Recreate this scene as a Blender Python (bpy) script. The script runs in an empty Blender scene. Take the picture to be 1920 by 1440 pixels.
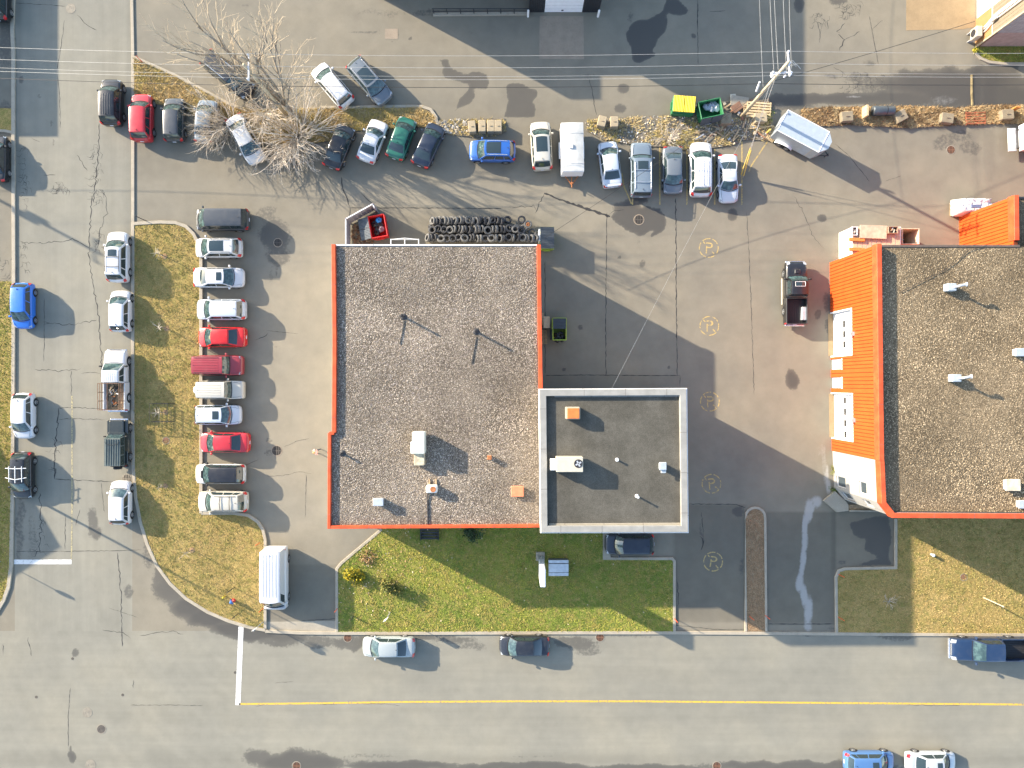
import bpy, bmesh, math, random
import numpy as np
from mathutils import Vector, Matrix

scene = bpy.context.scene
COL = scene.collection
R = math.radians
S = 20.5          # photograph pixels per metre on the ground
H = 65.0          # camera height in metres

# ------------------------------------------------------------------ camera
cam_d = bpy.data.cameras.new('camera')
cam = bpy.data.objects.new('camera', cam_d)
COL.objects.link(cam)
cam.location = (0, 0, H)
cam.rotation_euler = (0, 0, 0)
cam_d.sensor_width = 36.0
cam_d.lens = 36.0 * H / (1920 / S)
cam_d.clip_start = 1.0
cam_d.clip_end = 6000
scene.camera = cam

# ------------------------------------------------------------------ sky and sun
SUN_EL = R(20.0)
SH = Vector((0.882, -0.471))                     # ground direction in which shadows fall
world = bpy.data.worlds.new('World')
scene.world = world
world.use_nodes = True
wn = world.node_tree
sky = wn.nodes.new('ShaderNodeTexSky')
sky.sky_type = 'NISHITA'
sky.sun_disc = False
sky.sun_elevation = SUN_EL
sky.sun_rotation = math.atan2(-SH.x, -SH.y)
wn.links.new(sky.outputs[0], wn.nodes['Background'].inputs[0])
wn.nodes['Background'].inputs[1].default_value = 0.15
sun_d = bpy.data.lights.new('sun', 'SUN')
sun_d.energy = 4.4
sun_d.angle = R(0.55)
sun_d.color = (1.0, 0.87, 0.69)
sun = bpy.data.objects.new('sun', sun_d)
COL.objects.link(sun)
sun.location = (-60, 32, 40)
d = Vector((SH.x * math.cos(SUN_EL), SH.y * math.cos(SUN_EL), -math.sin(SUN_EL)))
sun.rotation_euler = d.to_track_quat('-Z', 'Y').to_euler()

vs = scene.view_settings
vs.view_transform = 'Standard'
vs.look = 'None'
vs.gamma = 1
vs.use_curve_mapping = False
vs.exposure = 1.75

# ------------------------------------------------------------------ helpers
def G(px, py, h=0.0):
    k = 1 - h / H
    return ((px - 960) / S * k, (720 - py) / S * k)
def G3(px, py, h=0.0):
    x, y = G(px, py, h)
    return Vector((x, y, h))

def lin(r, g, b):
    f = lambda c: (c / 255 / 12.92) if c / 255 <= 0.04045 else ((c / 255 + 0.055) / 1.055) ** 2.4
    return (f(r), f(g), f(b), 1.0)

class NT:
    def __init__(s, name):
        s.m = bpy.data.materials.new(name)
        s.m.use_nodes = True
        s.t = s.m.node_tree
        s.b = s.t.nodes['Principled BSDF']
    def n(s, typ, **kw):
        nd = s.t.nodes.new(typ)
        for k, v in kw.items():
            if k.startswith('i_'):
                key = k[2:]
                key = int(key) if key.isdigit() else key
                s.set(nd.inputs[key], v)
            else:
                setattr(nd, k, v)
        return nd
    def set(s, sock, v):
        if isinstance(v, bpy.types.NodeSocket):
            s.t.links.new(v, sock)
        else:
            sock.default_value = v
    def math(s, op, a, b=None, clamp=False):
        nd = s.n('ShaderNodeMath', operation=op, use_clamp=clamp)
        s.set(nd.inputs[0], a)
        if b is not None:
            s.set(nd.inputs[1], b)
        return nd.outputs[0]
    def mix(s, f, a, b, blend='MIX'):
        nd = s.n('ShaderNodeMix', data_type='RGBA', blend_type=blend)
        s.set(nd.inputs[0], f); s.set(nd.inputs[6], a); s.set(nd.inputs[7], b)
        return nd.outputs[2]
    def ss(s, v, lo, hi, a=0.0, b=1.0):
        nd = s.n('ShaderNodeMapRange', interpolation_type='SMOOTHSTEP')
        s.set(nd.inputs[0], v)
        for i, x in enumerate((lo, hi, a, b)):
            nd.inputs[1 + i].default_value = x
        return nd.outputs[0]
    def pos(s, scale=None, kind='Object'):
        o = s.n('ShaderNodeTexCoord').outputs[kind]
        if scale:
            mp = s.n('ShaderNodeMapping')
            s.t.links.new(o, mp.inputs[0])
            mp.inputs['Scale'].default_value = scale
            o = mp.outputs[0]
        return o
    def noise(s, vec, scale, detail=3, rough=0.55, out=0):
        nd = s.n('ShaderNodeTexNoise')
        nd.inputs['Scale'].default_value = scale
        nd.inputs['Detail'].default_value = detail
        nd.inputs['Roughness'].default_value = rough
        s.t.links.new(vec, nd.inputs['Vector'])
        return nd.outputs[out]
    def bump(s, h, strength, dist):
        nd = s.n('ShaderNodeBump')
        nd.inputs['Strength'].default_value = strength
        nd.inputs['Distance'].default_value = dist
        s.t.links.new(h, nd.inputs['Height'])
        s.t.links.new(nd.outputs[0], s.b.inputs['Normal'])
    def base(s, v, rough=None, metal=None, spec=None):
        s.set(s.b.inputs['Base Color'], v)
        if rough is not None: s.set(s.b.inputs['Roughness'], rough)
        if metal is not None: s.b.inputs['Metallic'].default_value = metal
        if spec is not None: s.b.inputs['Specular IOR Level'].default_value = spec
        return s.m

_M = {}
def flat(name, col, rough=0.6, metal=0.0, spec=0.4, var=0.12, scale=3.0, bumpy=0.0, bscale=20):
    """plain material with slight dirt variation"""
    if name in _M: return _M[name]
    t = NT(name)
    p = t.pos()
    nz = t.noise(p, scale, 4)
    f = t.ss(nz, 0.3, 0.75)
    c = t.mix(f, tuple(x * (1 - var) for x in col[:3]) + (1,), tuple(min(1, x * (1 + var)) for x in col[:3]) + (1,))
    if bumpy:
        t.bump(t.noise(p, bscale, 3), bumpy, 0.02)
    _M[name] = t.base(c, rough, metal, spec)
    return _M[name]

def paint(name, col, metal=0.0, rough=0.32):
    key = 'paint_' + name
    if key in _M: return _M[key]
    t = NT(key)
    p = t.pos()
    dust = t.ss(t.noise(p, 2.2, 5, 0.65), 0.42, 0.8, 0.0, 0.055)
    c = t.mix(dust, tuple(col) + (1,), (0.30, 0.27, 0.22, 1))
    t.base(c, t.math('ADD', rough, t.math('MULTIPLY', dust, 1.2)), metal, 0.5)
    t.b.inputs['Coat Weight'].default_value = 0.5
    t.b.inputs['Coat Roughness'].default_value = 0.08
    _M[key] = t.m
    return t.m

def asphalt(name, streak, base=(0.190, 0.172, 0.134)):
    t = NT(name)
    p = t.pos()
    at = t.n('ShaderNodeAttribute', attribute_name='surf')
    sep = t.n('ShaderNodeSeparateColor')
    t.t.links.new(at.outputs['Color'], sep.inputs[0])
    stain, pale, tone = sep.outputs[0], sep.outputs[1], sep.outputs[2]
    fine = t.noise(p, 26, 3, 0.7)
    mid = t.noise(p, 0.9, 5, 0.6)
    big = t.noise(p, 0.16, 3, 0.5)
    lng = t.noise(t.pos(streak), 1.0, 4, 0.6)
    k = t.math('MULTIPLY', tone, 2.0)
    k = t.math('MULTIPLY', k, t.ss(mid, 0.2, 0.8, 0.93, 1.06))
    k = t.math('MULTIPLY', k, t.ss(big, 0.25, 0.75, 0.92, 1.07))
    k = t.math('MULTIPLY', k, t.ss(lng, 0.25, 0.75, 0.955, 1.045))
    k = t.math('MULTIPLY', k, t.ss(fine, 0.2, 0.8, 0.90, 1.10))
    kc = t.n('ShaderNodeCombineColor')
    for i in range(3): t.t.links.new(k, kc.inputs[i])
    c = t.mix(1.0, tuple(base) + (1,), kc.outputs[0], 'MULTIPLY')
    c = t.mix(t.ss(big, 0.35, 0.7, 0.0, 0.5), c, t.mix(1.0, c, (1.04, 1.0, 0.93, 1), 'MULTIPLY'))
    edge = t.noise(p, 3.5, 6, 0.7)
    sm = t.ss(t.math('ADD', stain, t.math('MULTIPLY', t.math('SUBTRACT', edge, 0.5), 0.55)), 0.40, 0.56)
    sm = t.math('MULTIPLY', sm, t.ss(stain, 0.1, 0.95, 0.35, 0.92))
    c = t.mix(sm, c, (0.058, 0.055, 0.050, 1))
    pm = t.ss(t.math('ADD', pale, t.math('MULTIPLY', t.math('SUBTRACT', edge, 0.5), 0.5)), 0.35, 0.8, 0.0, 0.55)
    c = t.mix(pm, c, (0.44, 0.43, 0.41, 1))
    t.bump(fine, 0.35, 0.012)
    return t.base(c, t.math('SUBTRACT', 0.92, t.math('MULTIPLY', sm, 0.35)), 0, 0.25)

def grass_mat(name, a, b, c3, scale=1.0):
    t = NT(name)
    p = t.pos()
    n1 = t.noise(p, 0.35 * scale, 4, 0.6)
    n2 = t.noise(p, 2.2 * scale, 5, 0.65)
    n3 = t.noise(p, 14, 3, 0.7)
    c = t.mix(t.ss(n1, 0.36, 0.62), a + (1,), b + (1,))
    c = t.mix(t.ss(n2, 0.42, 0.68), c, c3 + (1,))
    k = t.ss(n3, 0.25, 0.75, 0.65, 1.3)
    kc = t.n('ShaderNodeCombineColor')
    for i in range(3): t.t.links.new(k, kc.inputs[i])
    c = t.mix(1.0, c, kc.outputs[0], 'MULTIPLY')
    t.bump(n3, 0.6, 0.05)
    return t.base(c, 0.95, 0, 0.15)

def vcol_mat(name, rough=0.9, mult=1.0):
    t = NT(name)
    at = t.n('ShaderNodeAttribute', attribute_name='tint')
    c = at.outputs['Color']
    if mult != 1.0:
        c = t.mix(1.0, c, (mult, mult, mult, 1), 'MULTIPLY')
    return t.base(c, rough, 0, 0.15)

class MB:
    def __init__(s):
        s.v = []; s.f = []
    def add(s, vs_, fs):
        o = len(s.v)
        s.v.extend(tuple(v) for v in vs_)
        s.f.extend(tuple(i + o for i in f) for f in fs)
        return s
    def box(s, cx, cy, cz, sx, sy, sz, rz=0.0, taper=1.0):
        c, n = math.cos(rz), math.sin(rz)
        vs_ = []
        for z, k in ((-.5, 1), (.5, taper)):
            for x, y in ((-.5, -.5), (.5, -.5), (.5, .5), (-.5, .5)):
                X, Y = x * sx * k, y * sy * k
                vs_.append((cx + X * c - Y * n, cy + X * n + Y * c, cz + z * sz))
        return s.add(vs_, [(3, 2, 1, 0), (4, 5, 6, 7), (0, 1, 5, 4), (1, 2, 6, 5), (2, 3, 7, 6), (3, 0, 4, 7)])
    def bev(s, cx, cy, cz, sx, sy, sz, b=0.03, rz=0.0):
        """box with chamfered top and vertical edges"""
        c, n = math.cos(rz), math.sin(rz)
        def ring(ix, z):
            hx, hy = sx / 2 - ix, sy / 2 - ix
            q = [(-hx + b, -hy), (hx - b, -hy), (hx, -hy + b), (hx, hy - b), (hx - b, hy), (-hx + b, hy), (-hx, hy - b), (-hx, -hy + b)]
            return [(cx + X * c - Y * n, cy + X * n + Y * c, z) for X, Y in q]
        rs = [ring(0, cz - sz / 2), ring(0, cz + sz / 2 - b), ring(b, cz + sz / 2)]
        vs_ = [p for r in rs for p in r]
        fs = [tuple(range(7, -1, -1)), tuple(range(16, 24))]
        for k in range(2):
            for i in range(8):
                j = (i + 1) % 8
                fs.append((k * 8 + i, k * 8 + j, k * 8 + 8 + j, k * 8 + 8 + i))
        return s.add(vs_, fs)
    def cyl(s, p0, p1, r0, r1=None, n=8, caps=True):
        r1 = r0 if r1 is None else r1
        p0, p1 = Vector(p0), Vector(p1)
        a = (p1 - p0)
        if a.length < 1e-6: return s
        a.normalize()
        u = a.orthogonal().normalized(); w = a.cross(u)
        vs_ = []
        for p, r in ((p0, r0), (p1, r1)):
            for i in range(n):
                t = 2 * math.pi * i / n
                vs_.append(p + u * (r * math.cos(t)) + w * (r * math.sin(t)))
        fs = [(i, (i + 1) % n, n + (i + 1) % n, n + i) for i in range(n)]
        if caps:
            fs += [tuple(range(n - 1, -1, -1)), tuple(range(n, 2 * n))]
        return s.add(vs_, fs)
    def tube(s, pts, r, n=5, r1=None):
        pts = [Vector(p) for p in pts]
        N = len(pts)
        r1 = r if r1 is None else r1
        vs_ = []; fs = []
        u = None
        for k, p in enumerate(pts):
            a = (pts[min(k + 1, N - 1)] - pts[max(k - 1, 0)])
            if a.length < 1e-9: a = Vector((0, 0, 1))
            a.normalize()
            if u is None: u = a.orthogonal().normalized()
            else:
                u = (u - a * u.dot(a))
                u = u.normalized() if u.length > 1e-6 else a.orthogonal().normalized()
            w = a.cross(u)
            rr = r + (r1 - r) * k / max(1, N - 1)
            for i in range(n):
                t = 2 * math.pi * i / n
                vs_.append(p + u * (rr * math.cos(t)) + w * (rr * math.sin(t)))
        for k in range(N - 1):
            for i in range(n):
                j = (i + 1) % n
                fs.append((k * n + i, k * n + j, (k + 1) * n + j, (k + 1) * n + i))
        fs += [tuple(range(n - 1, -1, -1)), tuple(range((N - 1) * n, N * n))]
        return s.add(vs_, fs)
    def prism(s, pts, z0, z1):
        """closed polygon (ccw) extruded"""
        n = len(pts)
        vs_ = [(p[0], p[1], z0) for p in pts] + [(p[0], p[1], z1) for p in pts]
        fs = [tuple(range(n - 1, -1, -1)), tuple(range(n, 2 * n))]
        fs += [(i, (i + 1) % n, n + (i + 1) % n, n + i) for i in range(n)]
        return s.add(vs_, fs)
    def grid(s, P):
        """P: 2d list of points"""
        nu, nv = len(P), len(P[0])
        vs_ = [q for row in P for q in row]
        fs = [(i * nv + j, i * nv + j + 1, (i + 1) * nv + j + 1, (i + 1) * nv + j) for i in range(nu - 1) for j in range(nv - 1)]
        return s.add(vs_, fs)
    def lathe(s, prof, n=16, axis='z', c=(0, 0, 0)):
        vs_ = []; fs = []
        m = len(prof)
        for i in range(n):
            t = 2 * math.pi * i / n
            for r, z in prof:
                x, y = r * math.cos(t), r * math.sin(t)
                if axis == 'y': v = (x, z, y)
                elif axis == 'x': v = (z, x, y)
                else: v = (x, y, z)
                vs_.append((v[0] + c[0], v[1] + c[1], v[2] + c[2]))
        for i in range(n):
            j = (i + 1) % n
            for k in range(m - 1):
                fs.append((i * m + k, j * m + k, j * m + k + 1, i * m + k + 1))
        return s.add(vs_, fs)
    def mesh(s, name, mat, smooth=False):
        me = bpy.data.meshes.new(name)
        me.from_pydata(s.v, [], s.f)
        if mat: me.materials.append(mat)
        if smooth:
            me.polygons.foreach_set('use_smooth', [True] * len(me.polygons))
        me.update()
        return me
    def build(s, name, mat, parent=None, smooth=False, fixn=False):
        me = s.mesh(name, mat, smooth)
        if fixn:
            bm = bmesh.new(); bm.from_mesh(me)
            bmesh.ops.recalc_face_normals(bm, faces=bm.faces)
            bm.to_mesh(me); bm.free()
        return link(name, me, parent)

def link(name, me, parent=None, loc=None):
    o = bpy.data.objects.new(name, me)
    COL.objects.link(o)
    if parent is not None: o.parent = parent
    if loc is not None: o.location = loc
    return o
def tag(o, label=None, cat=None, group=None, kind=None):
    if label: o['label'] = label
    if cat: o['category'] = cat
    if group: o['group'] = group
    if kind: o['kind'] = kind
    return o
def empty(name, loc=(0, 0, 0), rz=0.0, label=None, cat=None, group=None):
    o = bpy.data.objects.new(name, None)
    COL.objects.link(o)
    o.empty_display_size = 0.3
    o.location = loc
    o.rotation_euler = (0, 0, rz)
    return tag(o, label, cat, group)

# numpy value noise -----------------------------------------------------
_rng = np.random.RandomState(7)
_lat = _rng.rand(256, 256)
def vnoise(x, y, sc):
    x = np.asarray(x) * sc; y = np.asarray(y) * sc
    xi = np.floor(x).astype(int); yi = np.floor(y).astype(int)
    fx = x - xi; fy = y - yi
    fx = fx * fx * (3 - 2 * fx); fy = fy * fy * (3 - 2 * fy)
    g = lambda a, b: _lat[a & 255, b & 255]
    return (g(xi, yi) * (1 - fx) + g(xi + 1, yi) * fx) * (1 - fy) + (g(xi, yi + 1) * (1 - fx) + g(xi + 1, yi + 1) * fx) * fy
def fbm(x, y, sc, o=4):
    r = 0; a = 0.5; t = 0
    for i in range(o):
        r = r + a * vnoise(np.asarray(x) + 17.3 * i, np.asarray(y) - 9.1 * i, sc); t += a
        a *= 0.5; sc *= 2.1
    return r / t
def inpoly(x, y, poly):
    x = np.asarray(x); y = np.asarray(y)
    ins = np.zeros(x.shape, bool)
    n = len(poly)
    for i in range(n):
        x1, y1 = poly[i][:2]; x2, y2 = poly[(i + 1) % n][:2]
        if y1 == y2: continue
        c = ((y1 > y) != (y2 > y)) & (x < (x2 - x1) * (y - y1) / (y2 - y1) + x1)
        ins ^= c
    return ins
def PX(pts, h=0.0):
    """pixel outline -> metre outline, counter-clockwise"""
    q = [G(a, b, h) for a, b in pts]
    ar = sum(q[i][0] * q[(i + 1) % len(q)][1] - q[(i + 1) % len(q)][0] * q[i][1] for i in range(len(q)))
    return q if ar > 0 else q[::-1]
# ================================================================== GROUND
# wet and oily patches: (px, py, rx, ry, strength)
STAINS = [
 (1183,32,5,12,.5),
 
 (1168,166,10,8,.62),(1165,202,12,9,.6),(1299,66,5,5,.7),
 (1178,390,24,12,.8),(1199,372,16,8,.8),(1195,452,7,20,.42),(1205,494,6,8,.55),
 (1373,402,9,8,.7),(1540,409,8,6,.75),(1485,709,9,15,.85),(1552,566,10,18,.55),(1535,590,6,12,.55),(1553,612,5,16,.55),
 (512,440,30,30,.6),(520,478,26,18,.55),(500,400,24,18,.5),(517,508,4,14,.5),(508,520,4,22,.46),
 (505,848,10,8,.5),(503,826,7,6,.5),
 (1790,155,110,22,.95),(1840,180,110,20,.95),(1700,185,70,14,.8),(1620,150,34,14,.52),(1640,165,40,12,.5),(1560,142,14,6,.55),(1600,185,80,9,.8),(1500,185,60,10,.8),(1480,200,50,8,.55),
 (1632,118,14,7,.5),(1570,4,18,10,.6),(1880,135,30,30,.6),(1500,8,8,14,.75),
 (1578,1055,10,5,.5),
 (1385,958,12,10,.6),(1315,1000,4,22,.5),(1391,1060,6,20,.5),
 (318,1100,24,30,.66),(350,1138,28,20,.85),(388,1160,34,16,.9),(432,1180,34,11,.9),(480,1192,40,9,.85),(300,1075,16,26,.6),(275,1040,10,30,.5),(540,1196,40,8,.7),(330,1125,30,20,.5),
 (240,1108,8,14,.55),(172,978,9,26,.6),(182,1000,7,12,.6),(143,1224,6,7,.6),(134,1420,6,10,.7),(133,1405,3,8,.6),
 (560,1430,80,18,.75),(485,1420,28,18,.62),(580,1412,24,10,.56),(760,1437,100,9,.74),(980,1439,140,8,.72),(1500,1438,170,10,.72),(1210,1440,110,7,.66),
 (690,1418,60,5,.47),(1000,1419,50,4,.45),(560,1402,24,3,.45),
 (520,1205,40,10,.58),(600,1206,34,12,.56),(655,1206,38,12,.6),(700,1199,34,7,.62),(770,1196,60,5,.6),(850,1200,46,9,.56),(880,1210,34,10,.5),
 (1080,1206,40,14,.58),(1105,1222,22,9,.52),(1030,1196,60,5,.5),(1180,1193,60,4,.5),
 (60,1010,10,50,.46),(38,965,10,40,.5),(36,1010,8,50,.5),(112,350,6,10,.5),(100,268,4,10,.5),(97,232,4,7,.5),(38,150,5,8,.6),(72,180,4,5,.55),
 (880,60,10,6,.4),(683,60,30,3,.55),(720,24,60,8,.45),(800,24,30,8,.5),(10,60,16,60,.55),(6,200,16,16,.5),(10,110,14,22,.5),
 (735,78,3,3,.6),(770,72,4,4,.6),(742,66,14,3,.45),(712,60,10,10,.42),
 (1105,140,12,6,.45),(460,12,8,5,.5),(432,318,5,6,.6),(1255,688,4,4,.6),(1057,692,4,4,.6),(1088,614,5,5,.6),(1161,483,4,3,.6),
 (1140,470,3,3,.4),(517,650,5,5,.5),(1700,40,3,3,.5),(1785,75,3,3,.4),(1590,900,4,5,.4),(1815,276,24,16,.5),(1770,270,22,16,.5),(1795,255,30,12,.5),
 (1500,300,8,5,.4),(1590,290,16,4,.35),(1545,690,10,40,.35),(600,1130,20,25,.2),(1600,1180,60,6,.5),(1500,1188,60,5,.5),(1680,1194,40,7,.55),
]
PALE = [
 (1545,860,5,40,.5),(1551,895,5,20,.75),(1553,912,6,12,.85),(1530,940,10,10,.8),(1516,958,9,18,.95),(1510,985,6,20,.9),(1508,1015,7,20,.8),(1506,1045,6,20,.85),(1503,1070,6,16,.8),
 (1501,1092,9,14,.85),(1508,1115,7,18,.9),(1516,1145,9,22,.85),(1516,1172,9,10,.7),(1540,842,10,8,.45),(1535,850,8,6,.4),
 (1560,165,50,3,.3),(1770,187,36,9,.46),(1740,196,20,6,.42),(1462,200,24,8,.4),(1540,163,30,6,.4),
 (1330,1180,60,14,.30),(560,1172,60,10,.30),(1150,250,50,16,.1),(870,380,20,20,.15),(1600,180,30,2,.6),
]
def zt(ox, oy, s): return [(ox + float(a) / 4, oy + float(b) / 4) for a, b in (q.split(',') for q in s.split())]
POLYS = [(1.0, zt(960, 0, '1150,-40 1245,0 1290,45 1325,75 1310,110 1265,122 1200,105 1165,95 1165,185 1150,240 1090,300 1080,350 1050,385 1085,420 1030,440 950,475 900,455 892,390 895,360 862,310 855,250 900,180 950,145 1010,150 1080,115 1130,85 1145,40')),
         (.80, zt(960, 360, '735,185 780,140 850,130 1020,105 1110,120 1150,180 1160,250 1120,310 1030,350 1040,310 1075,280 960,335 860,290 790,240')),
         (.66, zt(480, 0, '1350,440 1450,435 1465,500 1560,545 1660,530 1740,555 1760,620 1740,680 1640,670 1650,720 1600,790 1520,820 1460,880 1530,730 1560,700 1600,640 1500,610 1420,590 1390,550 1400,500')),
         (.70, zt(960, 0, '-60,640 0,610 80,620 130,655 190,670 195,710 160,760 190,810 170,885 -70,880 -30,760')),
         None]
POLYS[-1] = (.72, [(1590, 980), (1630, 970), (1668, 965), (1673, 1005), (1668, 1040), (1672, 1060), (1590, 1063), (1612, 1056), (1645, 1046), (1618, 1032), (1622, 1012), (1600, 1006)])
def stain_field(X, Y, lst, warp=0.5):
    px = X * S + 960; py = 720 - Y * S
    wx = (fbm(X, Y, 0.7, 4) - .5) * 34 * warp; wy = (fbm(X + 40, Y + 11, 0.7, 4) - .5) * 34 * warp
    f = np.zeros(X.shape)
    for cx, cy, rx, ry, s in lst:
        if lst is PALE: rx *= .72
        k = min(1.0, min(rx, ry) / 12)
        dx = (px + wx * k - cx) / rx; dy = (py + wy * k - cy) / ry
        r = np.sqrt(dx * dx + dy * dy)
        f = np.maximum(f, s * np.clip(1.55 - 0.75 * r, 0, 1) * (r < 2.1))
    if lst is STAINS:
        for s, pl in POLYS:
            m = np.zeros(X.shape)
            for ox, oy in ((-2, -2), (2, -2), (2, 2), (-2, 2), (0, 0)):
                m += inpoly(px + wx * .18 + ox, py + wy * .18 + oy, pl)
            f = np.maximum(f, s * m / 5)
    return np.clip(f, 0, 1)
def boxm(px, py, x0, x1, y0, y1, e=3.0):
    sx = np.clip((px - x0) / e + .5, 0, 1) * np.clip((x1 - px) / e + .5, 0, 1)
    sy = np.clip((py - y0) / e + .5, 0, 1) * np.clip((y1 - py) / e + .5, 0, 1)
    return sx * sy

def tone_lot(px, py):
    t = np.full(px.shape, .5)
    t -= .13 * boxm(px, py, 1263, 1398, 946, 1166)            # newer black driveways
    t -= .13 * boxm(px, py, 1435, 1566, 960, 1170)
    t -= .10 * boxm(px, py, 1560, 1690, 955, 1070)
    t -= .07 * boxm(px, py, 498, 632, 1060, 1162)  # van driveway: darker tone painted in for the van's shade
    t -= .05 * boxm(px, py, 1018, 1275, 704, 735)
    t -= .04 * boxm(px, py, 812, 1002, 390, 470)
    t -= .06 * boxm(px, py, 650, 812, 388, 470)
    t += .07 * boxm(px, py, 470, 640, 440, 1000, 40)
    t += .035 * boxm(px, py, 620, 1300, 330, 420, 50)
    t -= .05 * boxm(px, py, 250, 1440, 190, 330, 40)
    return t
def tone_side(px, py):
    t = np.full(px.shape, .515)
    for cx, w, a in ((118, 16, .02), (165, 16, .025), (60, 12, -.02), (212, 20, -.015), (90, 10, -.015)):
        t += a * np.exp(-((px - cx) / w) ** 2)
    r = np.hypot(px - 640, py - 1000); an = np.arctan2(py - 1000, px - 640)
    t += np.clip((py - 1000) / 120, 0, 1) * np.clip((660 - px) / 200, 0, 1) * .07 * (fbm(r * .09, an * 2.2, 1.0, 3) - .5)
    t -= (.08 * np.exp(-((px - 36) / 6) ** 2) + .05 * np.exp(-((px - 243) / 5) ** 2)) * np.clip((1120 - py) / 60, 0, 1)
    return t
def tone_street(px, py):
    t = np.full(px.shape, .518)
    r = np.hypot(px - 640, py - 1000); an = np.arctan2(py - 1000, px - 640)
    w8 = np.clip((660 - px) / 200, 0, 1)
    t += w8 * .07 * (fbm(r * .09, an * 2.2, 1.0, 3) - .5)
    for cy, w, a in ((1240, 14, .012), (1262, 10, -.008), (1290, 14, .012), (1345, 12, -.008), (1372, 16, .014), (1398, 12, .02), (1425, 12, -.05)):
        t += a * np.exp(-((py - cy) / w) ** 2)
    return t

def lines(a, b, lo, hi, step, far):
    s = set()
    for v in far:
        if a <= v <= b: s.add(round(v, 4))
    n0, n1 = max(a, lo), min(b, hi)
    if n1 > n0:
        for v in np.arange(n0, n1, step): s.add(round(float(v), 4))
        s.add(round(n1, 4))
    s.add(round(a, 4)); s.add(round(b, 4))
    return np.array(sorted(s))
def ground_patch(name, x0, x1, y0, y1, mat, tone):
    far = [-2500, -900, -400, -200, -120, -80, -60, 60, 80, 120, 200, 400, 900, 2500]
    xs = lines(x0, x1, -52, 52, .22, far); ys = lines(y0, y1, -40, 40, .22, far)
    X, Y = np.meshgrid(xs, ys)
    nx, ny = len(xs), len(ys)
    V = np.stack([X.ravel(), Y.ravel(), np.zeros(X.size)], 1)
    I = np.arange(nx * ny).reshape(ny, nx)
    F = np.stack([I[:-1, :-1].ravel(), I[:-1, 1:].ravel(), I[1:, 1:].ravel(), I[1:, :-1].ravel()], 1)
    me = np_mesh(name, V, F, mat)
    px = X * S + 960; py = 720 - Y * S
    st = stain_field(X, Y, STAINS, .6); pa = stain_field(X, Y, PALE, .5); to = tone(px, py)
    colr = np.stack([st.ravel(), pa.ravel(), to.ravel(), np.ones(X.size)], 1).astype(np.float32)
    a = me.attributes.new('surf', 'FLOAT_COLOR', 'POINT')
    a.data.foreach_set('color', colr.ravel())
    return tag(link(name, me), kind='structure')
def np_mesh(name, V, F, mat, smooth=False):
    me = bpy.data.meshes.new(name)
    n, k = F.shape
    me.vertices.add(len(V)); me.vertices.foreach_set('co', np.asarray(V, np.float32).ravel())
    me.loops.add(n * k); me.loops.foreach_set('vertex_index', F.astype(np.int32).ravel())
    me.polygons.add(n); me.polygons.foreach_set('loop_start', np.arange(0, n * k, k, dtype=np.int32))
    if smooth: me.polygons.foreach_set('use_smooth', np.ones(n, bool))
    me.materials.append(mat)
    me.update(calc_edges=True)
    return me

A_LOT = asphalt('asphalt_lot', (0.5, 0.5, 1))
A_SIDE = asphalt('asphalt_side_road', (1.6, 0.05, 1), (0.203, 0.193, 0.157))
A_STREET = asphalt('asphalt_street', (0.05, 1.3, 1), (0.203, 0.193, 0.157))
xl, xr = G(28, 0)[0], G(248, 0)[0]
yk = G(0, 1183)[1]
ground_patch('street', -2500, 2500, -2500, yk, A_STREET, tone_street)
ground_patch('side_road', xl, xr, yk, 2500, A_SIDE, tone_side)
ground_patch('parking_lot', xr, 2500, yk, 2500, A_LOT, tone_lot)
ground_patch('ground', -2500, xl, yk, 2500, A_LOT, lambda a, b: np.full(a.shape, .47))

# ------------------------------------------------------------------ cracks and joints
CRK = flat('crack_tar', (0.035, 0.034, 0.033, 1), 0.9)
def smooth_poly(pts, n=6, jitter=0.0, seed=0):
    rnd = random.Random(seed)
    out = []
    for i in range(len(pts) - 1):
        a, b = pts[i], pts[i + 1]
        L = math.hypot(b[0] - a[0], b[1] - a[1])
        m = max(1, int(L / n))
        for k in range(m):
            t = k / m
            j = jitter if (k or i) else 0
            out.append((a[0] + (b[0] - a[0]) * t + rnd.uniform(-j, j), a[1] + (b[1] - a[1]) * t + rnd.uniform(-j, j)))
    out.append(pts[-1])
    return out
def ribbon(pts, w, z, var=0.0, seed=0):
    rnd = random.Random(seed)
    mb = MB(); vs_ = []; n = len(pts)
    for i, p in enumerate(pts):
        a = pts[max(0, i - 1)]; b = pts[min(n - 1, i + 1)]
        dx, dy = b[0] - a[0], b[1] - a[1]; L = math.hypot(dx, dy) or 1
        ww = w * (1 + rnd.uniform(-var, var)) / 2
        if var and i in (0, n - 1): ww *= .3
        vs_ += [(p[0] - dy / L * ww, p[1] + dx / L * ww, z), (p[0] + dy / L * ww, p[1] - dx / L * ww, z)]
    mb.add(vs_, [(2 * i, 2 * i + 1, 2 * i + 3, 2 * i + 2) for i in range(n - 1)])
    return mb
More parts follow.
